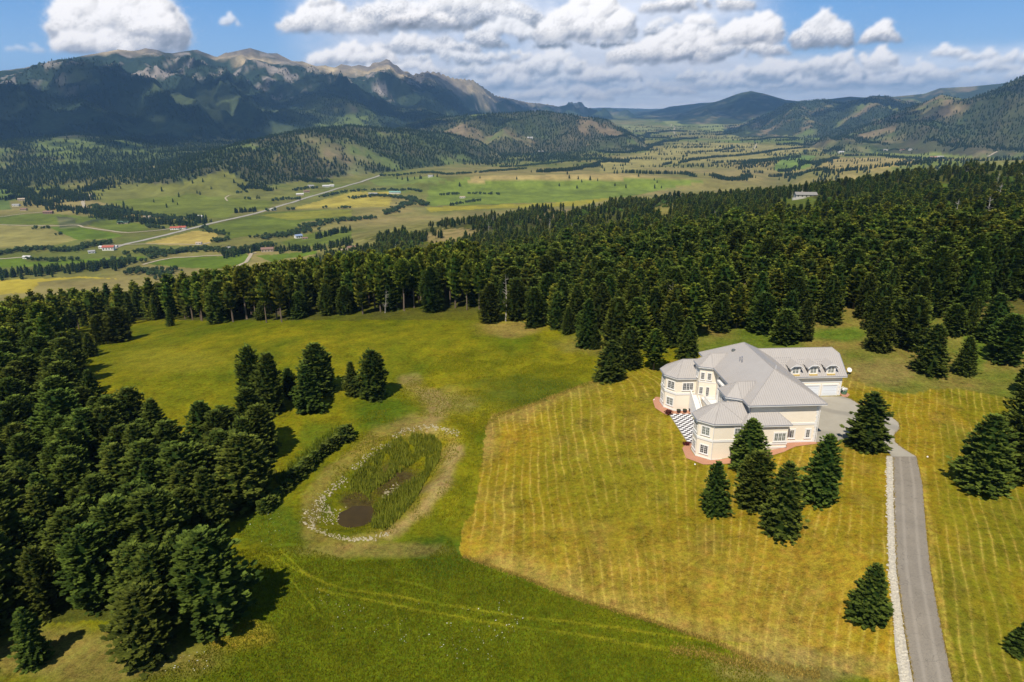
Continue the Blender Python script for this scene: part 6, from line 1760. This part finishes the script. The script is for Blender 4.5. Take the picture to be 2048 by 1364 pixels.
# small things about the house
def pot(px_, py_, label):
    x, y = H2W(px_, py_); z = zat(x, y) + .06
    e = empty('planter_tub', (x, y, z)); tag(e, label, 'planter')
    m = MB(); m.lathe((0, 0, 0), [(.30, 0), (.38, .12), (.42, .5), (.46, .56), (.46, .66), (.38, .66), (.36, .58)], 12); m.build('tub', plain('dark_tub', (0.05, 0.03, 0.025), .6), e)
    m = MB(); m.lathe((0, 0, 0.56), [(.36, 0), (.34, .08), (.2, .16), (.02, .2)], 9); m.build('soil', plain('soil', (0.04, 0.06, 0.03), .95), e)
pot(-6.7, 19.6, 'dark round tub on the brick paving, leftmost of three in a row'); pot(-5.4, 19.6, 'dark round tub on the brick paving, middle of three in a row'); pot(-4.1, 19.7, 'dark round tub on the brick paving, nearest the stair of three in a row')
M_BUSH = foliage_mat('dull_red_leaves', (0.05, 0.018, 0.015), (0.18, 0.05, 0.04))
M_SHR = foliage_mat('green_shrub_leaves', (0.03, 0.06, 0.02), (0.10, 0.16, 0.04))
def shrub(x, y, z, h, r, mat, label, name='shrub', seed=0, n=120, cat='shrub', group=None):
    me_ = crown_mesh('leaves', broadleaf(seed, n, h, r, 0.32), mat)
    o = bpy.data.objects.new(name, me_); COL.objects.link(o); o.location = (x, y, z)
    return tag(o, label, cat, group)
x, y = H2W(-8.9, 19.0); shrub(x, y, zat(x, y), 0.9, 0.9, M_BUSH, 'low dark red bush at the corner of the tiled terrace', seed=801)
x, y = H2W(-9.4, 5.2); shrub(x, y, zat(x, y), 0.6, 0.5, M_BUSH, 'small reddish bush between terrace and near bay', seed=802)
x, y = H2W(29.2, 20.9)
e = empty('flower_tub', (x, y, zat(x, y))); tag(e, 'green tub heaped with white flowers at the garage corner', 'planter')
m = MB(); m.lathe((0, 0, 0), [(.45, 0), (.55, .1), (.62, .7), (.66, .8), (.6, .8)], 12); m.build('tub', plain('green_tub', (0.10, 0.20, 0.12), .6), e)
me_ = crown_mesh('flowers', broadleaf(811, 70, 0.8, 0.8, 0.25), plain('white_petals', (0.75, 0.72, 0.66), .8)); o = bpy.data.objects.new('flowers', me_); COL.objects.link(o); o.parent = e; o.location = (0, 0, .65)
drape("brick_edging", hw([(28.3, 21.8), (28.3, 20.2), (28.2, 19.4)]), hw([(30.2, 21.6), (30.3, 20.4), (29.2, 19.2)]), M_BRICK, 0.09, 3, label='small half round of red brick under the flower tub')
x, y, z = ground(1697, 749, 60, 400)
e = empty('satellite_dish', (x, y, z)); tag(e, 'white satellite dish on a short pole beyond the garage gable', 'dish')
m = MB(); m.tube((0, 0, 0), (0, 0, 1.0), .06, 8); m.build('pole', M_GUT, e)
m = MB(); ring = []
for i in range(5):
    r_ = .55 * i / 4
    for j in range(14):
        t = j * 2 * math.pi / 14; ring.append((r_ * math.cos(t), -.25 - .15 * (1 - (i / 4) ** 2) * -1 - 0.0, 1.15 + r_ * math.sin(t)))
tilt = Matrix.Rotation(math.radians(-40), 3, 'X')
m.v = [tuple(tilt @ Vector((a_, b_ + .25, c_ - 1.15)) + Vector((0, -.1, 1.2))) for a_, b_, c_ in ring]
for i in range(4):
    for j in range(14): m.f.append((i * 14 + j, i * 14 + (j + 1) % 14, (i + 1) * 14 + (j + 1) % 14, (i + 1) * 14 + j))
m.build('reflector', M_TRIM, e); m = MB(); m.tube((0, -.1, .9), (0, -.75, 1.6), .03, 6); m.build('feed_arm', M_GUT, e)
for px, py, lab in ((1390, 929, 'small white lamp on the grass below the near bay'), (1308, 800, 'small white utility cover on the grass left of the far bay'), (1855, 914, 'small white marker on the grass right of the drive'), (1563, 893, 'round white vent cap at the foot of the annex wall')):
    g_ = ground(px, py, 30, 400)
    m = MB(); m.lathe((0, 0, 0), [(.15, 0), (.15, .1), (.1, .16), (.03, .2)], 10); o = m.build('garden_lamp', M_TRIM, None, g_); tag(o, lab, 'garden lamp')
# ------------------------------------------------------------------ pond, stones, reeds, hedge, gravel, grass
def blades(name, pts, hmin, hmax, w, mat, label, lean=0.25, seed=1, tri=True):
    r = np.random.default_rng(seed); n = len(pts)
    P = np.asarray(pts, float)
    a = r.uniform(0, 2 * math.pi, n); h = r.uniform(hmin, hmax, n); ww = w * r.uniform(.6, 1.3, n)
    la = r.uniform(0, 2 * math.pi, n); ll = r.uniform(0, lean, n) * h
    dx, dy = np.cos(a) * ww, np.sin(a) * ww
    v = np.empty((n, 3, 3)); v[:, 0] = P + np.stack([-dx, -dy, 0 * dx], -1); v[:, 1] = P + np.stack([dx, dy, 0 * dx], -1)
    v[:, 2] = P + np.stack([np.cos(la) * ll, np.sin(la) * ll, h], -1)
    o = mesh_obj(name, v.reshape(-1, 3), np.arange(n * 3).reshape(-1, 3), mat)
    tn = np.repeat(r.uniform(0, 1, n), 3); add_attr(o.data, 'tone', tn)
    return tag(o, label, kind='stuff')
def scatter_px(poly, n, seed, dmax=400):
    """random ground points inside a picture polygon, even over the ground"""
    r = np.random.default_rng(seed)
    w = [ground(px, py, 20, dmax, 500) for px, py in poly]; w = [q for q in w if q]
    wx = [q[0] for q in w]; wy = [q[1] for q in w]
    out = []
    while len(out) < n:
        x = r.uniform(min(wx), max(wx), n); y = r.uniform(min(wy), max(wy), n)
        z = terrain(x, y); px, py = project(x, y, z); ok = in_poly(px, py, poly)
        out += list(zip(x[ok], y[ok], z[ok]))
    return np.array(out[:n])
M_REED = foliage_mat("reed_blades", (0.07, 0.11, 0.008), (0.27, 0.30, 0.03), 0.02)
M_GRASS = foliage_mat("meadow_blades", (0.095, 0.128, 0.004), (0.27, 0.25, 0.010), 0.02)
M_DRY = foliage_mat("dry_blades", (0.16, 0.12, 0.02), (0.40, 0.29, 0.06), 0.01)
REED = [(826, 868), (868, 872), (884, 890), (880, 920), (850, 965), (835, 995), (800, 1038), (770, 1062), (742, 1056), (748, 1020), (738, 1000), (724, 985), (700, 985), (700, 958), (745, 908), (790, 880)]
p = scatter_px(REED, 15000, 31)
k = fbm(p[:, 0] / 3, p[:, 1] / 3, 3, 201); px_, py_ = project(p[:, 0], p[:, 1], p[:, 2])
mud = (np.abs((px_ - 790) * 0.62 + (py_ - 968) * 0.9) < 13) & (px_ > 740) & (px_ < 850)
p = p[(k > -0.45) & ~mud]
blades("reeds", p, 0.4, 1.25, 0.07, M_REED, 'tall green reeds filling the drying pond', 0.3, 32)
# water
W0 = ground(712, 1028, 25, 300, 900)
gx_, gy_ = np.meshgrid(np.linspace(-8, 8, 60), np.linspace(-8, 8, 60)); gz_ = terrain(W0[0] + gx_, W0[1] + gy_); k_ = int(np.argmin(gz_))
W0 = (W0[0] + gx_.ravel()[k_], W0[1] + gy_.ravel()[k_], gz_.ravel()[k_]); wl_ = W0[2] + 0.60; print('water', W0, project(*[np.array(q) for q in W0]))
m = MB(); pts = []
for j in range(40):
    t = j * 2 * math.pi / 40; ux, uy = math.cos(t), math.sin(t)
    r_ = 5.4 * (1 + 0.16 * math.sin(2 * t + 1) + 0.12 * math.sin(3 * t + 2) + 0.07 * math.sin(7 * t))
    pts.append((W0[0] + ux * r_ * 0.70 + uy * r_ * 0.15, W0[1] + uy * r_ * 0.95, wl_))
m.poly(pts)
mw = NT('brown_pond_water'); mw.b.inputs['Roughness'].default_value = 0.06; mw.b.inputs['Specular IOR Level'].default_value = 0.10
_P = mw.n('ShaderNodeNewGeometry').outputs['Position']
mw.l(mw.mix(mw.noise(0.5, 4, _P), (0.028, 0.018, 0.005), (0.075, 0.050, 0.012)), mw.b.inputs['Base Color'])
tag(m.build('pond_water', mw.m), 'small brown pool of water at the near end of the pond', kind='structure')
# stones
def rocks(name, P, smin, smax, mat, label, seed=1):
    r = np.random.default_rng(seed); n = len(P)
    base = np.array([(1, 0, 0), (.5, .87, 0), (-.5, .87, 0), (-1, 0, 0), (-.5, -.87, 0), (.5, -.87, 0), (.5, .3, .8), (-.5, .35, .75), (0, -.6, .8)])
    f = np.array([(0, 1, 6), (1, 2, 7), (1, 7, 6), (2, 3, 7), (3, 4, 7), (4, 8, 7), (4, 5, 8), (5, 0, 8), (0, 6, 8), (6, 7, 8)])
    s = r.uniform(smin, smax, n) * np.where(r.random(n) < .12, 1.7, 1.0); a = r.uniform(0, 6.28, n)
    v = base[None] * s[:, None, None] * r.uniform(.7, 1.3, (n, 9, 1)) * np.array([1.1, .8, .6])
    c, si = np.cos(a)[:, None], np.sin(a)[:, None]
    x = v[..., 0] * c - v[..., 1] * si; y = v[..., 0] * si + v[..., 1] * c
    v = np.stack([x, y, v[..., 2]], -1) + np.asarray(P)[:, None, :] - np.array([0, 0, .02])
    F_ = (f[None] + 9 * np.arange(n)[:, None, None]).reshape(-1, 3)
    return tag(mesh_obj(name, v.reshape(-1, 3), F_, mat), label, kind='stuff')
def along_px(line, n, w, seed, skew=0):
    r = np.random.default_rng(seed)
    L = [math.dist(a_, b_) for a_, b_ in zip(line[:-1], line[1:])]; tot = sum(L); pts = []
    seg = r.choice(len(L), n, p=np.array(L) / tot); t = r.uniform(0, 1, n); o = r.normal(0, 1, n) * w
    for s_, u_, q in zip(seg, t, o):
        a_, b_ = line[s_], line[s_ + 1]; dx, dy = b_[0] - a_[0], b_[1] - a_[1]; l = math.hypot(dx, dy)
        pts.append((a_[0] + dx * u_ - dy / l * q, a_[1] + dy * u_ + dx / l * q * .7))
    px = np.array([q[0] for q in pts]); py = np.array([q[1] for q in pts])
    # place on the bowl: solve the plane roughly, then refine
    rx, ry, rz = ray(px, py); z = np.full(n, -7.0)
    for _ in range(12):
        k_ = (z - CH) / rz; z = 0.5 * z + 0.5 * terrain(rx * k_, ry * k_)
    k_ = (z - CH) / rz
    return np.stack([rx * k_, ry * k_, z], -1)
cz_ = lambda pts: [(560 + x / 4.011, 780 + y / 4.011) for x, y in pts]
S1 = along_px(cz_([(1100, 300), (1200, 290), (1300, 310), (1440, 350)]), 152, 4.64, 41)
S2 = along_px(cz_([(900, 370), (960, 350), (1020, 320), (1100, 300)]), 72, 4.64, 42)
S3 = along_px(cz_([(580, 640), (640, 600), (720, 520), (800, 450), (900, 440)]), 120, 6.09, 43)
S4 = along_px(cz_([(290, 910), (330, 860), (420, 800), (500, 730), (530, 700)]), 120, 4.93, 44)
S5 = along_px(cz_([(230, 1090), (260, 1040), (300, 990), (330, 930), (380, 910)]), 184, 11.6, 45)
S6 = along_px(cz_([(230, 1080), (300, 1130), (440, 1175), (560, 1195), (720, 1195), (880, 1150)]), 208, 3.77, 46)
S7 = along_px(cz_([(340, 1050), (420, 980), (480, 1010), (470, 1080)]), 72, 10.15, 47)
S8 = along_px(cz_([(820, 860), (880, 830), (960, 760)]), 60, 5, 48)
rocks('pond_stones', np.concatenate([S1, S2, S3, S4, S5, S6, S7, S8]), 0.07, 0.20, plain('pale_field_stone', (0.36, 0.31, 0.19), .9, var=.45, nscale=2), 'pale stones scattered round the rim of the pond', 49)
GR = along_px([(1779, 914), (1781, 1019), (1785, 1139), (1794, 1219), (1802, 1299), (1813, 1364)], 5200, 3.6, 51)
rocks('white_gravel', GR, 0.07, 0.17, plain('white_gravel_stone', (0.50, 0.45, 0.35), .9, var=.5, nscale=4), 'white gravel lying along the left edge of the drive', 52)

# hedge of young conifers above the pond
hp = [(532, 1024), (548, 1008), (566, 988), (585, 968), (604, 950), (622, 934), (641, 918), (660, 903), (678, 889), (697, 875)]
rr_ = random.Random(77); k = 0
HMESH = [crown_mesh('hedge_crown', conifer('round', 12, 6.0, 700 + q, 9, 11, 3, 1.9, 0.7, 0.02), M_FIR) for q in range(3)]
ORD = ['first', 'second', 'third', 'fourth', 'fifth', 'sixth', 'seventh', 'eighth', 'ninth', 'tenth', 'eleventh', 'twelfth', 'thirteenth', 'fourteenth', 'fifteenth', 'sixteenth', 'seventeenth', 'eighteenth', 'nineteenth', 'twentieth', 'twenty-first', 'twenty-second']
NH = 22
for q in range(NH):
    t = q / (NH - 1) * (len(hp) - 1); i = min(int(t), len(hp) - 2); u = t - i
    px = hp[i][0] * (1 - u) + hp[i + 1][0] * u; py = hp[i][1] * (1 - u) + hp[i + 1][1] * u
    x, y, z = ground(px, py, 25, 300, 500)
    h = rr_.uniform(1.9, 2.9) * (1.25 if q > NH - 3 else 1)
    o = bpy.data.objects.new('conifer_shrub', HMESH[q % 3]); COL.objects.link(o)
    o.location = (x + rr_.uniform(-.2, .2), y + rr_.uniform(-.3, .3), z - .1); o.scale = (h / 12 * rr_.uniform(.9, 1.2), h / 12 * rr_.uniform(.9, 1.2), h / 12); o.rotation_euler = (0, 0, rr_.uniform(0, 6.28))
    tag(o, '%s young conifer of the low hedge above the pond, counted from its lower left end' % ORD[q], 'shrub', 'young conifers of the hedge above the pond')
p = along_px([(560, 970), (600, 930), (640, 895), (690, 862)], 2600, 9, 53)
blades('tall_grass', p, 0.4, 1.2, 0.10, M_REED, 'rank green grass on the uphill side of the hedge', .4, 54)

# rougher meadow grass near the camera, mown edges and hay
q1 = scatter_px([(470, 1100), (600, 1092), (700, 1122), (850, 1118), (900, 1080), (925, 1118), (1130, 1195), (1300, 1245), (1420, 1285), (1500, 1325), (1560, 1370), (250, 1370), (380, 1320), (470, 1240)], 60000, 61)
_px, _py = project(q1[:, 0], q1[:, 1], q1[:, 2]); q1 = q1[np.minimum.reduce([seg_dist(_px, _py, tr_) for tr_ in TRACKS]) > 2.2 * (np.arange(len(q1)) % 4 > 0)]
blades('meadow_grass', q1, 0.10, 0.38, 0.06, M_GRASS, 'long green meadow grass at the bottom of the slope', .5, 62)
q2 = scatter_px([(480, 1000), (560, 980), (700, 850), (900, 700), (1180, 700), (1190, 760), (1060, 810), (975, 850), (925, 1040), (860, 1075), (700, 1100), (560, 1085), (470, 1100)], 50000, 63)
_px, _py = project(q2[:, 0], q2[:, 1], q2[:, 2]); q2 = q2[~((_py > 1068) & (_px > 600) & (_px < 880))]
q2 = q2[fbm(q2[:, 0] / 7, q2[:, 1] / 7, 3, 204) > -0.1]
blades('meadow_grass', q2, 0.12, 0.40, 0.07, M_GRASS, 'green and yellow meadow grass around the pond', .5, 64)
q3 = along_px([(985, 832), (1060, 811), (1130, 784), (1190, 763)], 2500, 3, 65)
q3 = np.concatenate([q3, along_px([(925, 1113), (1050, 1156), (1130, 1190), (1210, 1215), (1300, 1242), (1430, 1284), (1500, 1318)], 4500, 3.5, 66), along_px([(1340, 1300), (1420, 1310), (1500, 1330), (1640, 1350)], 3500, 9, 67)])
for e_ in ([(1788, 916), (1789, 1019), (1794, 1139), (1804, 1219), (1816, 1299), (1828, 1364)], [(1833, 914), (1845, 970), (1849, 1019), (1861, 1139), (1875, 1219), (1891, 1299), (1906, 1364)], [(1702, 799), (1722, 811), (1752, 822), (1780, 832), (1798, 846), (1799, 858), (1788, 870), (1791, 885), (1809, 899), (1833, 914)], [(1640, 884), (1700, 883), (1757, 884), (1772, 900)]):
    q3 = np.concatenate([q3, along_px(e_, 900, 1.1, 69)])
blades('cut_hay', q3, 0.08, 0.30, 0.07, M_DRY, 'dry cut grass left along the mown field and creeping over the drive edges', .9, 68)
r = np.random.default_rng(71)
f0 = along_px([(620, 1180), (760, 1260), (900, 1280), (1040, 1230), (880, 1330)], 110, 30, 72); f1 = along_px([(490, 1000), (520, 1010), (560, 1090)], 30, 16, 73); f2 = along_px([(260, 1300), (420, 1330)], 40, 20, 74)
rocks('daisies', np.concatenate([f0, f1, f2]) + np.array([0, 0, .25]), 0.03, 0.06, plain('white_daisy', (0.7, 0.7, 0.6), .8), 'white daisies dotted through the long grass', 75)

# bleached dead trees
DW = [trunk_mesh('dead_wood', 12, 0.17, M_DEAD, 6, 900 + q, 26) for q in range(3)]
for i, (px, py, h, lab) in enumerate(((1012, 642, 15, 'bleached dead tree leaning in the forest edge above the bare patch'), (1338, 655, 13, 'grey dead snag with many limbs in the forest behind the far bay'), (1352, 640, 11, 'smaller pale dead snag beside the many limbed one'),
                                      (1852, 545, 13, 'white dead tree standing in the dark forest above the dry slope'), (2010, 560, 14, 'forked dead tree near the right edge of the forest'), (770, 626, 9, 'thin white dead stem among the bare pine trunks'), (1268, 590, 12, 'pale dead treetop in the forest left of the house'))):
    x, y, z = ground(px, py, 50, 600, 500)
    e = empty('dead_tree', (x, y, z), i * 1.3); o = bpy.data.objects.new('trunk', DW[i % 3]); COL.objects.link(o); o.parent = e; o.scale = (h / 12,) * 3; o.rotation_euler = (0.12 * (i % 3 - 1), .1 * (i % 2), 0)
    tag(e, lab, 'dead tree')

# ------------------------------------------------------------------ valley roads and buildings
def road(name, line, w, mat, label, lift=0.6):
    pts = [ground(px, py, 900, 15000, 700) for px, py in line]; pts = [q for q in pts if q]
    P = []
    for a_, b_ in zip(pts[:-1], pts[1:]):
        for s in range(14): t = s / 14; P.append((a_[0] * (1 - t) + b_[0] * t, a_[1] * (1 - t) + b_[1] * t))
    P.append(pts[-1][:2]); P = np.array(P)
    for _ in range(6): P[1:-1] = (P[:-2] + P[1:-1] * 2 + P[2:]) / 4
    T_ = np.gradient(P, axis=0); T_ /= np.linalg.norm(T_, axis=1)[:, None] + 1e-9; N_ = np.stack([-T_[:, 1], T_[:, 0]], -1)
    L_ = P - N_ * w / 2; R_e = P + N_ * w / 2
    zz = np.maximum.reduce([terrain(L_[:, 0], L_[:, 1]), terrain(R_e[:, 0], R_e[:, 1]), terrain(P[:, 0], P[:, 1])]) + lift
    V = np.empty((len(P) * 2, 3)); V[0::2, :2] = L_; V[1::2, :2] = R_e; V[0::2, 2] = zz; V[1::2, 2] = zz
    i = np.arange(len(P) - 1) * 2
    o = mesh_obj(name, V, np.stack([i, i + 1, i + 3, i + 2], -1), mat)
    return tag(o, label, kind='structure')
M_RD = plain('far_road', (0.36, 0.33, 0.27), .9, var=.1, nscale=.05); M_GV = plain('gravel_track', (0.42, 0.35, 0.24), .9, var=.1, nscale=.05)
road('highway', [(225, 498), (250, 489), (290, 480), (345, 467), (380, 458), (410, 450), (500, 430), (560, 412), (600, 400), (660, 382), (700, 370), (762, 350)], 13, M_RD, 'pale two lane highway crossing the valley')
road('farm_track', [(-40, 449), (0, 450), (154, 450), (205, 460), (253, 466), (308, 462), (345, 457)], 7, M_GV, 'gravel road curving to the red roofed barns')
road('farm_track', [(-60, 438), (0, 434), (50, 427), (97, 424)], 6, M_GV, 'gravel road up to the brown hillside house')
road('farm_track', [(-60, 522), (0, 518), (46, 515)], 7, M_GV, 'gravel road at the left edge of the valley')
road('farm_track', [(186, 387), (176, 394), (165, 404), (168, 412), (173, 418)], 10, M_GV, 'pale track climbing out of the dark creek wood')
road('farm_track', [(461, 537), (478, 531), (492, 525), (500, 513), (503, 507), (513, 506)], 7, M_GV, 'curved sandy drive to the house with the red brown roof')
road('farm_track', [(285, 530), (318, 521), (345, 516), (400, 513), (470, 510)], 6, M_GV, 'gravel lane across the bright green field')
road('farm_track', [(455, 402), (450, 396), (458, 391), (462, 390)], 5, M_GV, 'short loop of track on the open hillside')
road('farm_track', [(205, 491), (300, 488), (400, 490), (420, 485)], 5, M_GV, 'lane along the edge of the stubble field')
road('farm_track', [(1342, 248), (1350, 255), (1347, 262), (1352, 270)], 14, M_GV, 'pale track on the distant meadow beyond the creek')
road('farm_track', [(1505, 302), (1510, 294), (1514, 287)], 8, M_GV, 'short pale track among the far right fields')
road('farm_track', [(1975, 314), (1985, 308), (1994, 303)], 9, M_GV, 'winding track at the foot of the right hand mountain')

def farmhouse(px, py, L, W, h, rot, roofc, wallc, label, cat='house', pitch=0.45, chim=False, name='farmhouse', porch=False):
    g_ = ground(px, py, 700, 15000, 700)
    if not g_: return
    x, y, z = g_
    zz = min(zat(x + a_, y + b_) for a_ in (-L / 2, L / 2) for b_ in (-W / 2, W / 2)); z = max(z, zz)
    e = empty(name, (x, y, z), rot); tag(e, label, cat)
    m = MB(); rh = W / 2 * pitch
    m.box(-L / 2, L / 2, -W / 2, W / 2, -6, h)
    n = len(m.v); m.v += [(-L / 2, -W / 2, h), (-L / 2, W / 2, h), (-L / 2, 0, h + rh), (L / 2, -W / 2, h), (L / 2, W / 2, h), (L / 2, 0, h + rh)]; m.f += [(n + 1, n, n + 2), (n + 3, n + 4, n + 5)]
    m.build('wall', plain(name + '_wall', wallc, .9), e)
    m = MB(); o_ = .8; k_ = rh / (W / 2)
    for s in (-1, 1):
        n = len(m.v); m.v += [(-L / 2 - o_, s * (W / 2 + o_), h - o_ * k_), (L / 2 + o_, s * (W / 2 + o_), h - o_ * k_), (L / 2 + o_, 0, h + rh), (-L / 2 - o_, 0, h + rh)]
        m.v += [(a_, b_, c_ + .35) for a_, b_, c_ in m.v[n:n + 4]]
        m.f += [tuple(n + i for i in q_) for q_ in ((0, 1, 2, 3), (4, 7, 6, 5), (0, 4, 5, 1), (1, 5, 6, 2), (3, 2, 6, 7), (0, 3, 7, 4))]
    ro = m.build('roof', plain(name + '_roof', roofc, .7), e)
    if chim: m = MB(); m.box(-L * .2, -L * .2 + 1.4, -.6, .8, h, h + rh + 1.5); m.build('chimney', plain('chimney_stone', (0.4, .36, .3)), ro)
    nw = max(2, int(L / 5)); wm = None
    for i in range(nw):
        m = MB(); u = -L / 2 + (i + .5) * L / nw
        m.box(u - .9, u + .9, -W / 2 - .08, -W / 2 + .02, h * .3, h * .75); m.build('window', M_GLASS, e)
    return e
RED, BRN, GRY, WHT, DGR, BLU = (0.40, 0.11, 0.07), (0.24, 0.14, 0.10), (0.32, 0.31, 0.29), (0.58, 0.56, 0.52), (0.10, 0.16, 0.12), (0.22, 0.28, 0.40)
TN, CR = (0.42, 0.33, 0.22), (0.7, 0.66, 0.58)
FH = [(351, 459, 22, 11, 5, .1, RED, CR, 'left red roofed barn beside the highway', 'barn'), (365, 458, 18, 11, 5, .1, RED, CR, 'right red roofed barn touching its neighbour by the highway', 'barn'),
      (218, 500, 22, 12, 7, .2, RED, CR, 'red and grey roofed farmhouse among trees at the highway bend', 'house'), (184, 506, 12, 8, 4, .4, GRY, WHT, 'small white outbuilding left of the farmhouse at the bend', 'shed'),
      (205, 497, 12, 8, 4, -.3, WHT, CR, 'white roofed shed just behind the farmhouse at the bend', 'shed'), (230, 495, 10, 7, 3, 0, WHT, WHT, 'tiny white shed where the highway leaves the trees', 'shed'),
      (97, 427, 24, 12, 5, .1, BRN, BRN, 'red brown house on the green hillside at the left', 'house'), (44, 401, 20, 11, 5, .3, TN, TN, 'tan house on the slope near the left edge', 'house'), (33, 412, 20, 10, 4, 0, GRY, CR, 'grey house below the tan one near the left edge', 'house'),
      (48, 421, 16, 10, 5, .2, BRN, TN, 'brown cabin half hidden by trees on the left slope', 'cabin'), (247, 447, 26, 12, 4, .1, DGR, TN, 'long dark green roofed house in front of the creek wood', 'house'), (295, 437, 18, 10, 5, .2, TN, CR, 'tan roofed house at the edge of the creek wood', 'house'),
      (400, 436, 20, 12, 5, .2, WHT, WHT, 'bright white roofed house at the right end of the creek wood', 'house'), (597, 476, 16, 12, 6, .7, BLU, CR, 'blue roofed house on the green terrace in the middle valley', 'house'), (610, 478, 12, 6, 3, .2, BRN, TN, 'low brown shed right of the blue roofed house', 'shed'),
      (535, 503, 24, 13, 6, .3, BRN, TN, 'red brown house at the end of the curved sandy drive', 'house'), (398, 488, 12, 8, 3, 0, TN, CR, 'tan shed at the tip of the stubble field', 'shed'), (461, 500, 14, 10, 5, .3, GRY, CR, 'grey house between the lower creek trees', 'house'),
      (600, 391, 24, 12, 5, .3, WHT, TN, 'pale farm building at the foot of the wooded hill', 'barn'), (613, 385, 20, 12, 5, .5, BRN, TN, 'brown barn behind the pale farm building', 'barn'), (622, 374, 22, 12, 5, .3, GRY, CR, 'grey house higher in the trees of the wooded hill', 'house'),
      (652, 374, 26, 12, 5, .3, WHT, WHT, 'long white building in the gap of the wooded hill', 'barn'), (664, 373, 16, 11, 5, .1, WHT, WHT, 'short white building right of the long white one', 'shed'), (547, 421, 14, 9, 4, 0, WHT, WHT, 'white house beside the highway halfway up the valley', 'house'),
      (706, 503, 18, 13, 7, .6, BRN, TN, 'steep roofed brown house on the knoll at the edge of the forest', 'house'), (687, 506, 16, 10, 5, .2, TN, TN, 'tan cabin left of the steep roofed brown house', 'cabin'), (55, 517, 14, 8, 4, 0, WHT, CR, 'small pale house near the lower left edge of the valley', 'house'),
      (790, 387, 40, 14, 5, 0, (0.2, .36, .3), CR, 'long green roofed stable in the middle of the valley', 'barn'), (746, 389, 30, 10, 4, 0, GRY, TN, 'low grey sheds left of the green roofed stable', 'shed'), (862, 354, 22, 12, 5, 0, GRY, CR, 'grey farm building by the upper fields', 'barn'),
      (925, 396, 18, 9, 4, 0, TN, CR, 'tan hut beside the gold field', 'shed'), (1060, 277, 40, 18, 7, 0, WHT, WHT, 'white building alone on the far wooded slope', 'house'), (1082, 305, 36, 16, 5, 0, GRY, CR, 'grey ranch house on the far valley side', 'house'), (1220, 303, 34, 14, 5, 0, WHT, WHT, 'white ranch building beside the far creek', 'barn'),
      (1682, 305, 34, 16, 5, .2, WHT, CR, 'pale ranch house behind the dark grove on the right', 'house'), (1771, 301, 30, 14, 5, 0, GRY, CR, 'grey ranch house in the right hand valley', 'house'), (1805, 301, 32, 14, 5, 0, BRN, TN, 'brown ranch house right of the grey one', 'house'), (1822, 300, 28, 14, 5, 0, GRY, CR, 'last grey ranch house below the right hand mountain', 'house'),
      (1867, 316, 40, 14, 5, 0, (0.5, .25, .2), CR, 'reddish long barn on the far right flats', 'barn'), (1880, 315, 34, 14, 5, 0, WHT, CR, 'white roofed barn right of the reddish one', 'barn')]
for a_ in FH: farmhouse(*a_)
farmhouse(1610, 394, 25, 10, 3.4, -0.06, (0.25, 0.235, 0.21), (0.45, .42, .36), 'long low ridge house with weathered grey roof and pale stone terrace', 'house', 0.5, True, 'ridge_house')
g_ = ground(1606, 397, 500, 3000)
m = MB(); m.box(-13, 11, -1.2, 1.0, -5, 0.9); tag(m.build('terrace', plain('pale_terrace', (0.5, .47, .41)), None, (g_[0], g_[1], g_[2])), 'pale stone terrace wall in front of the ridge house', 'wall')
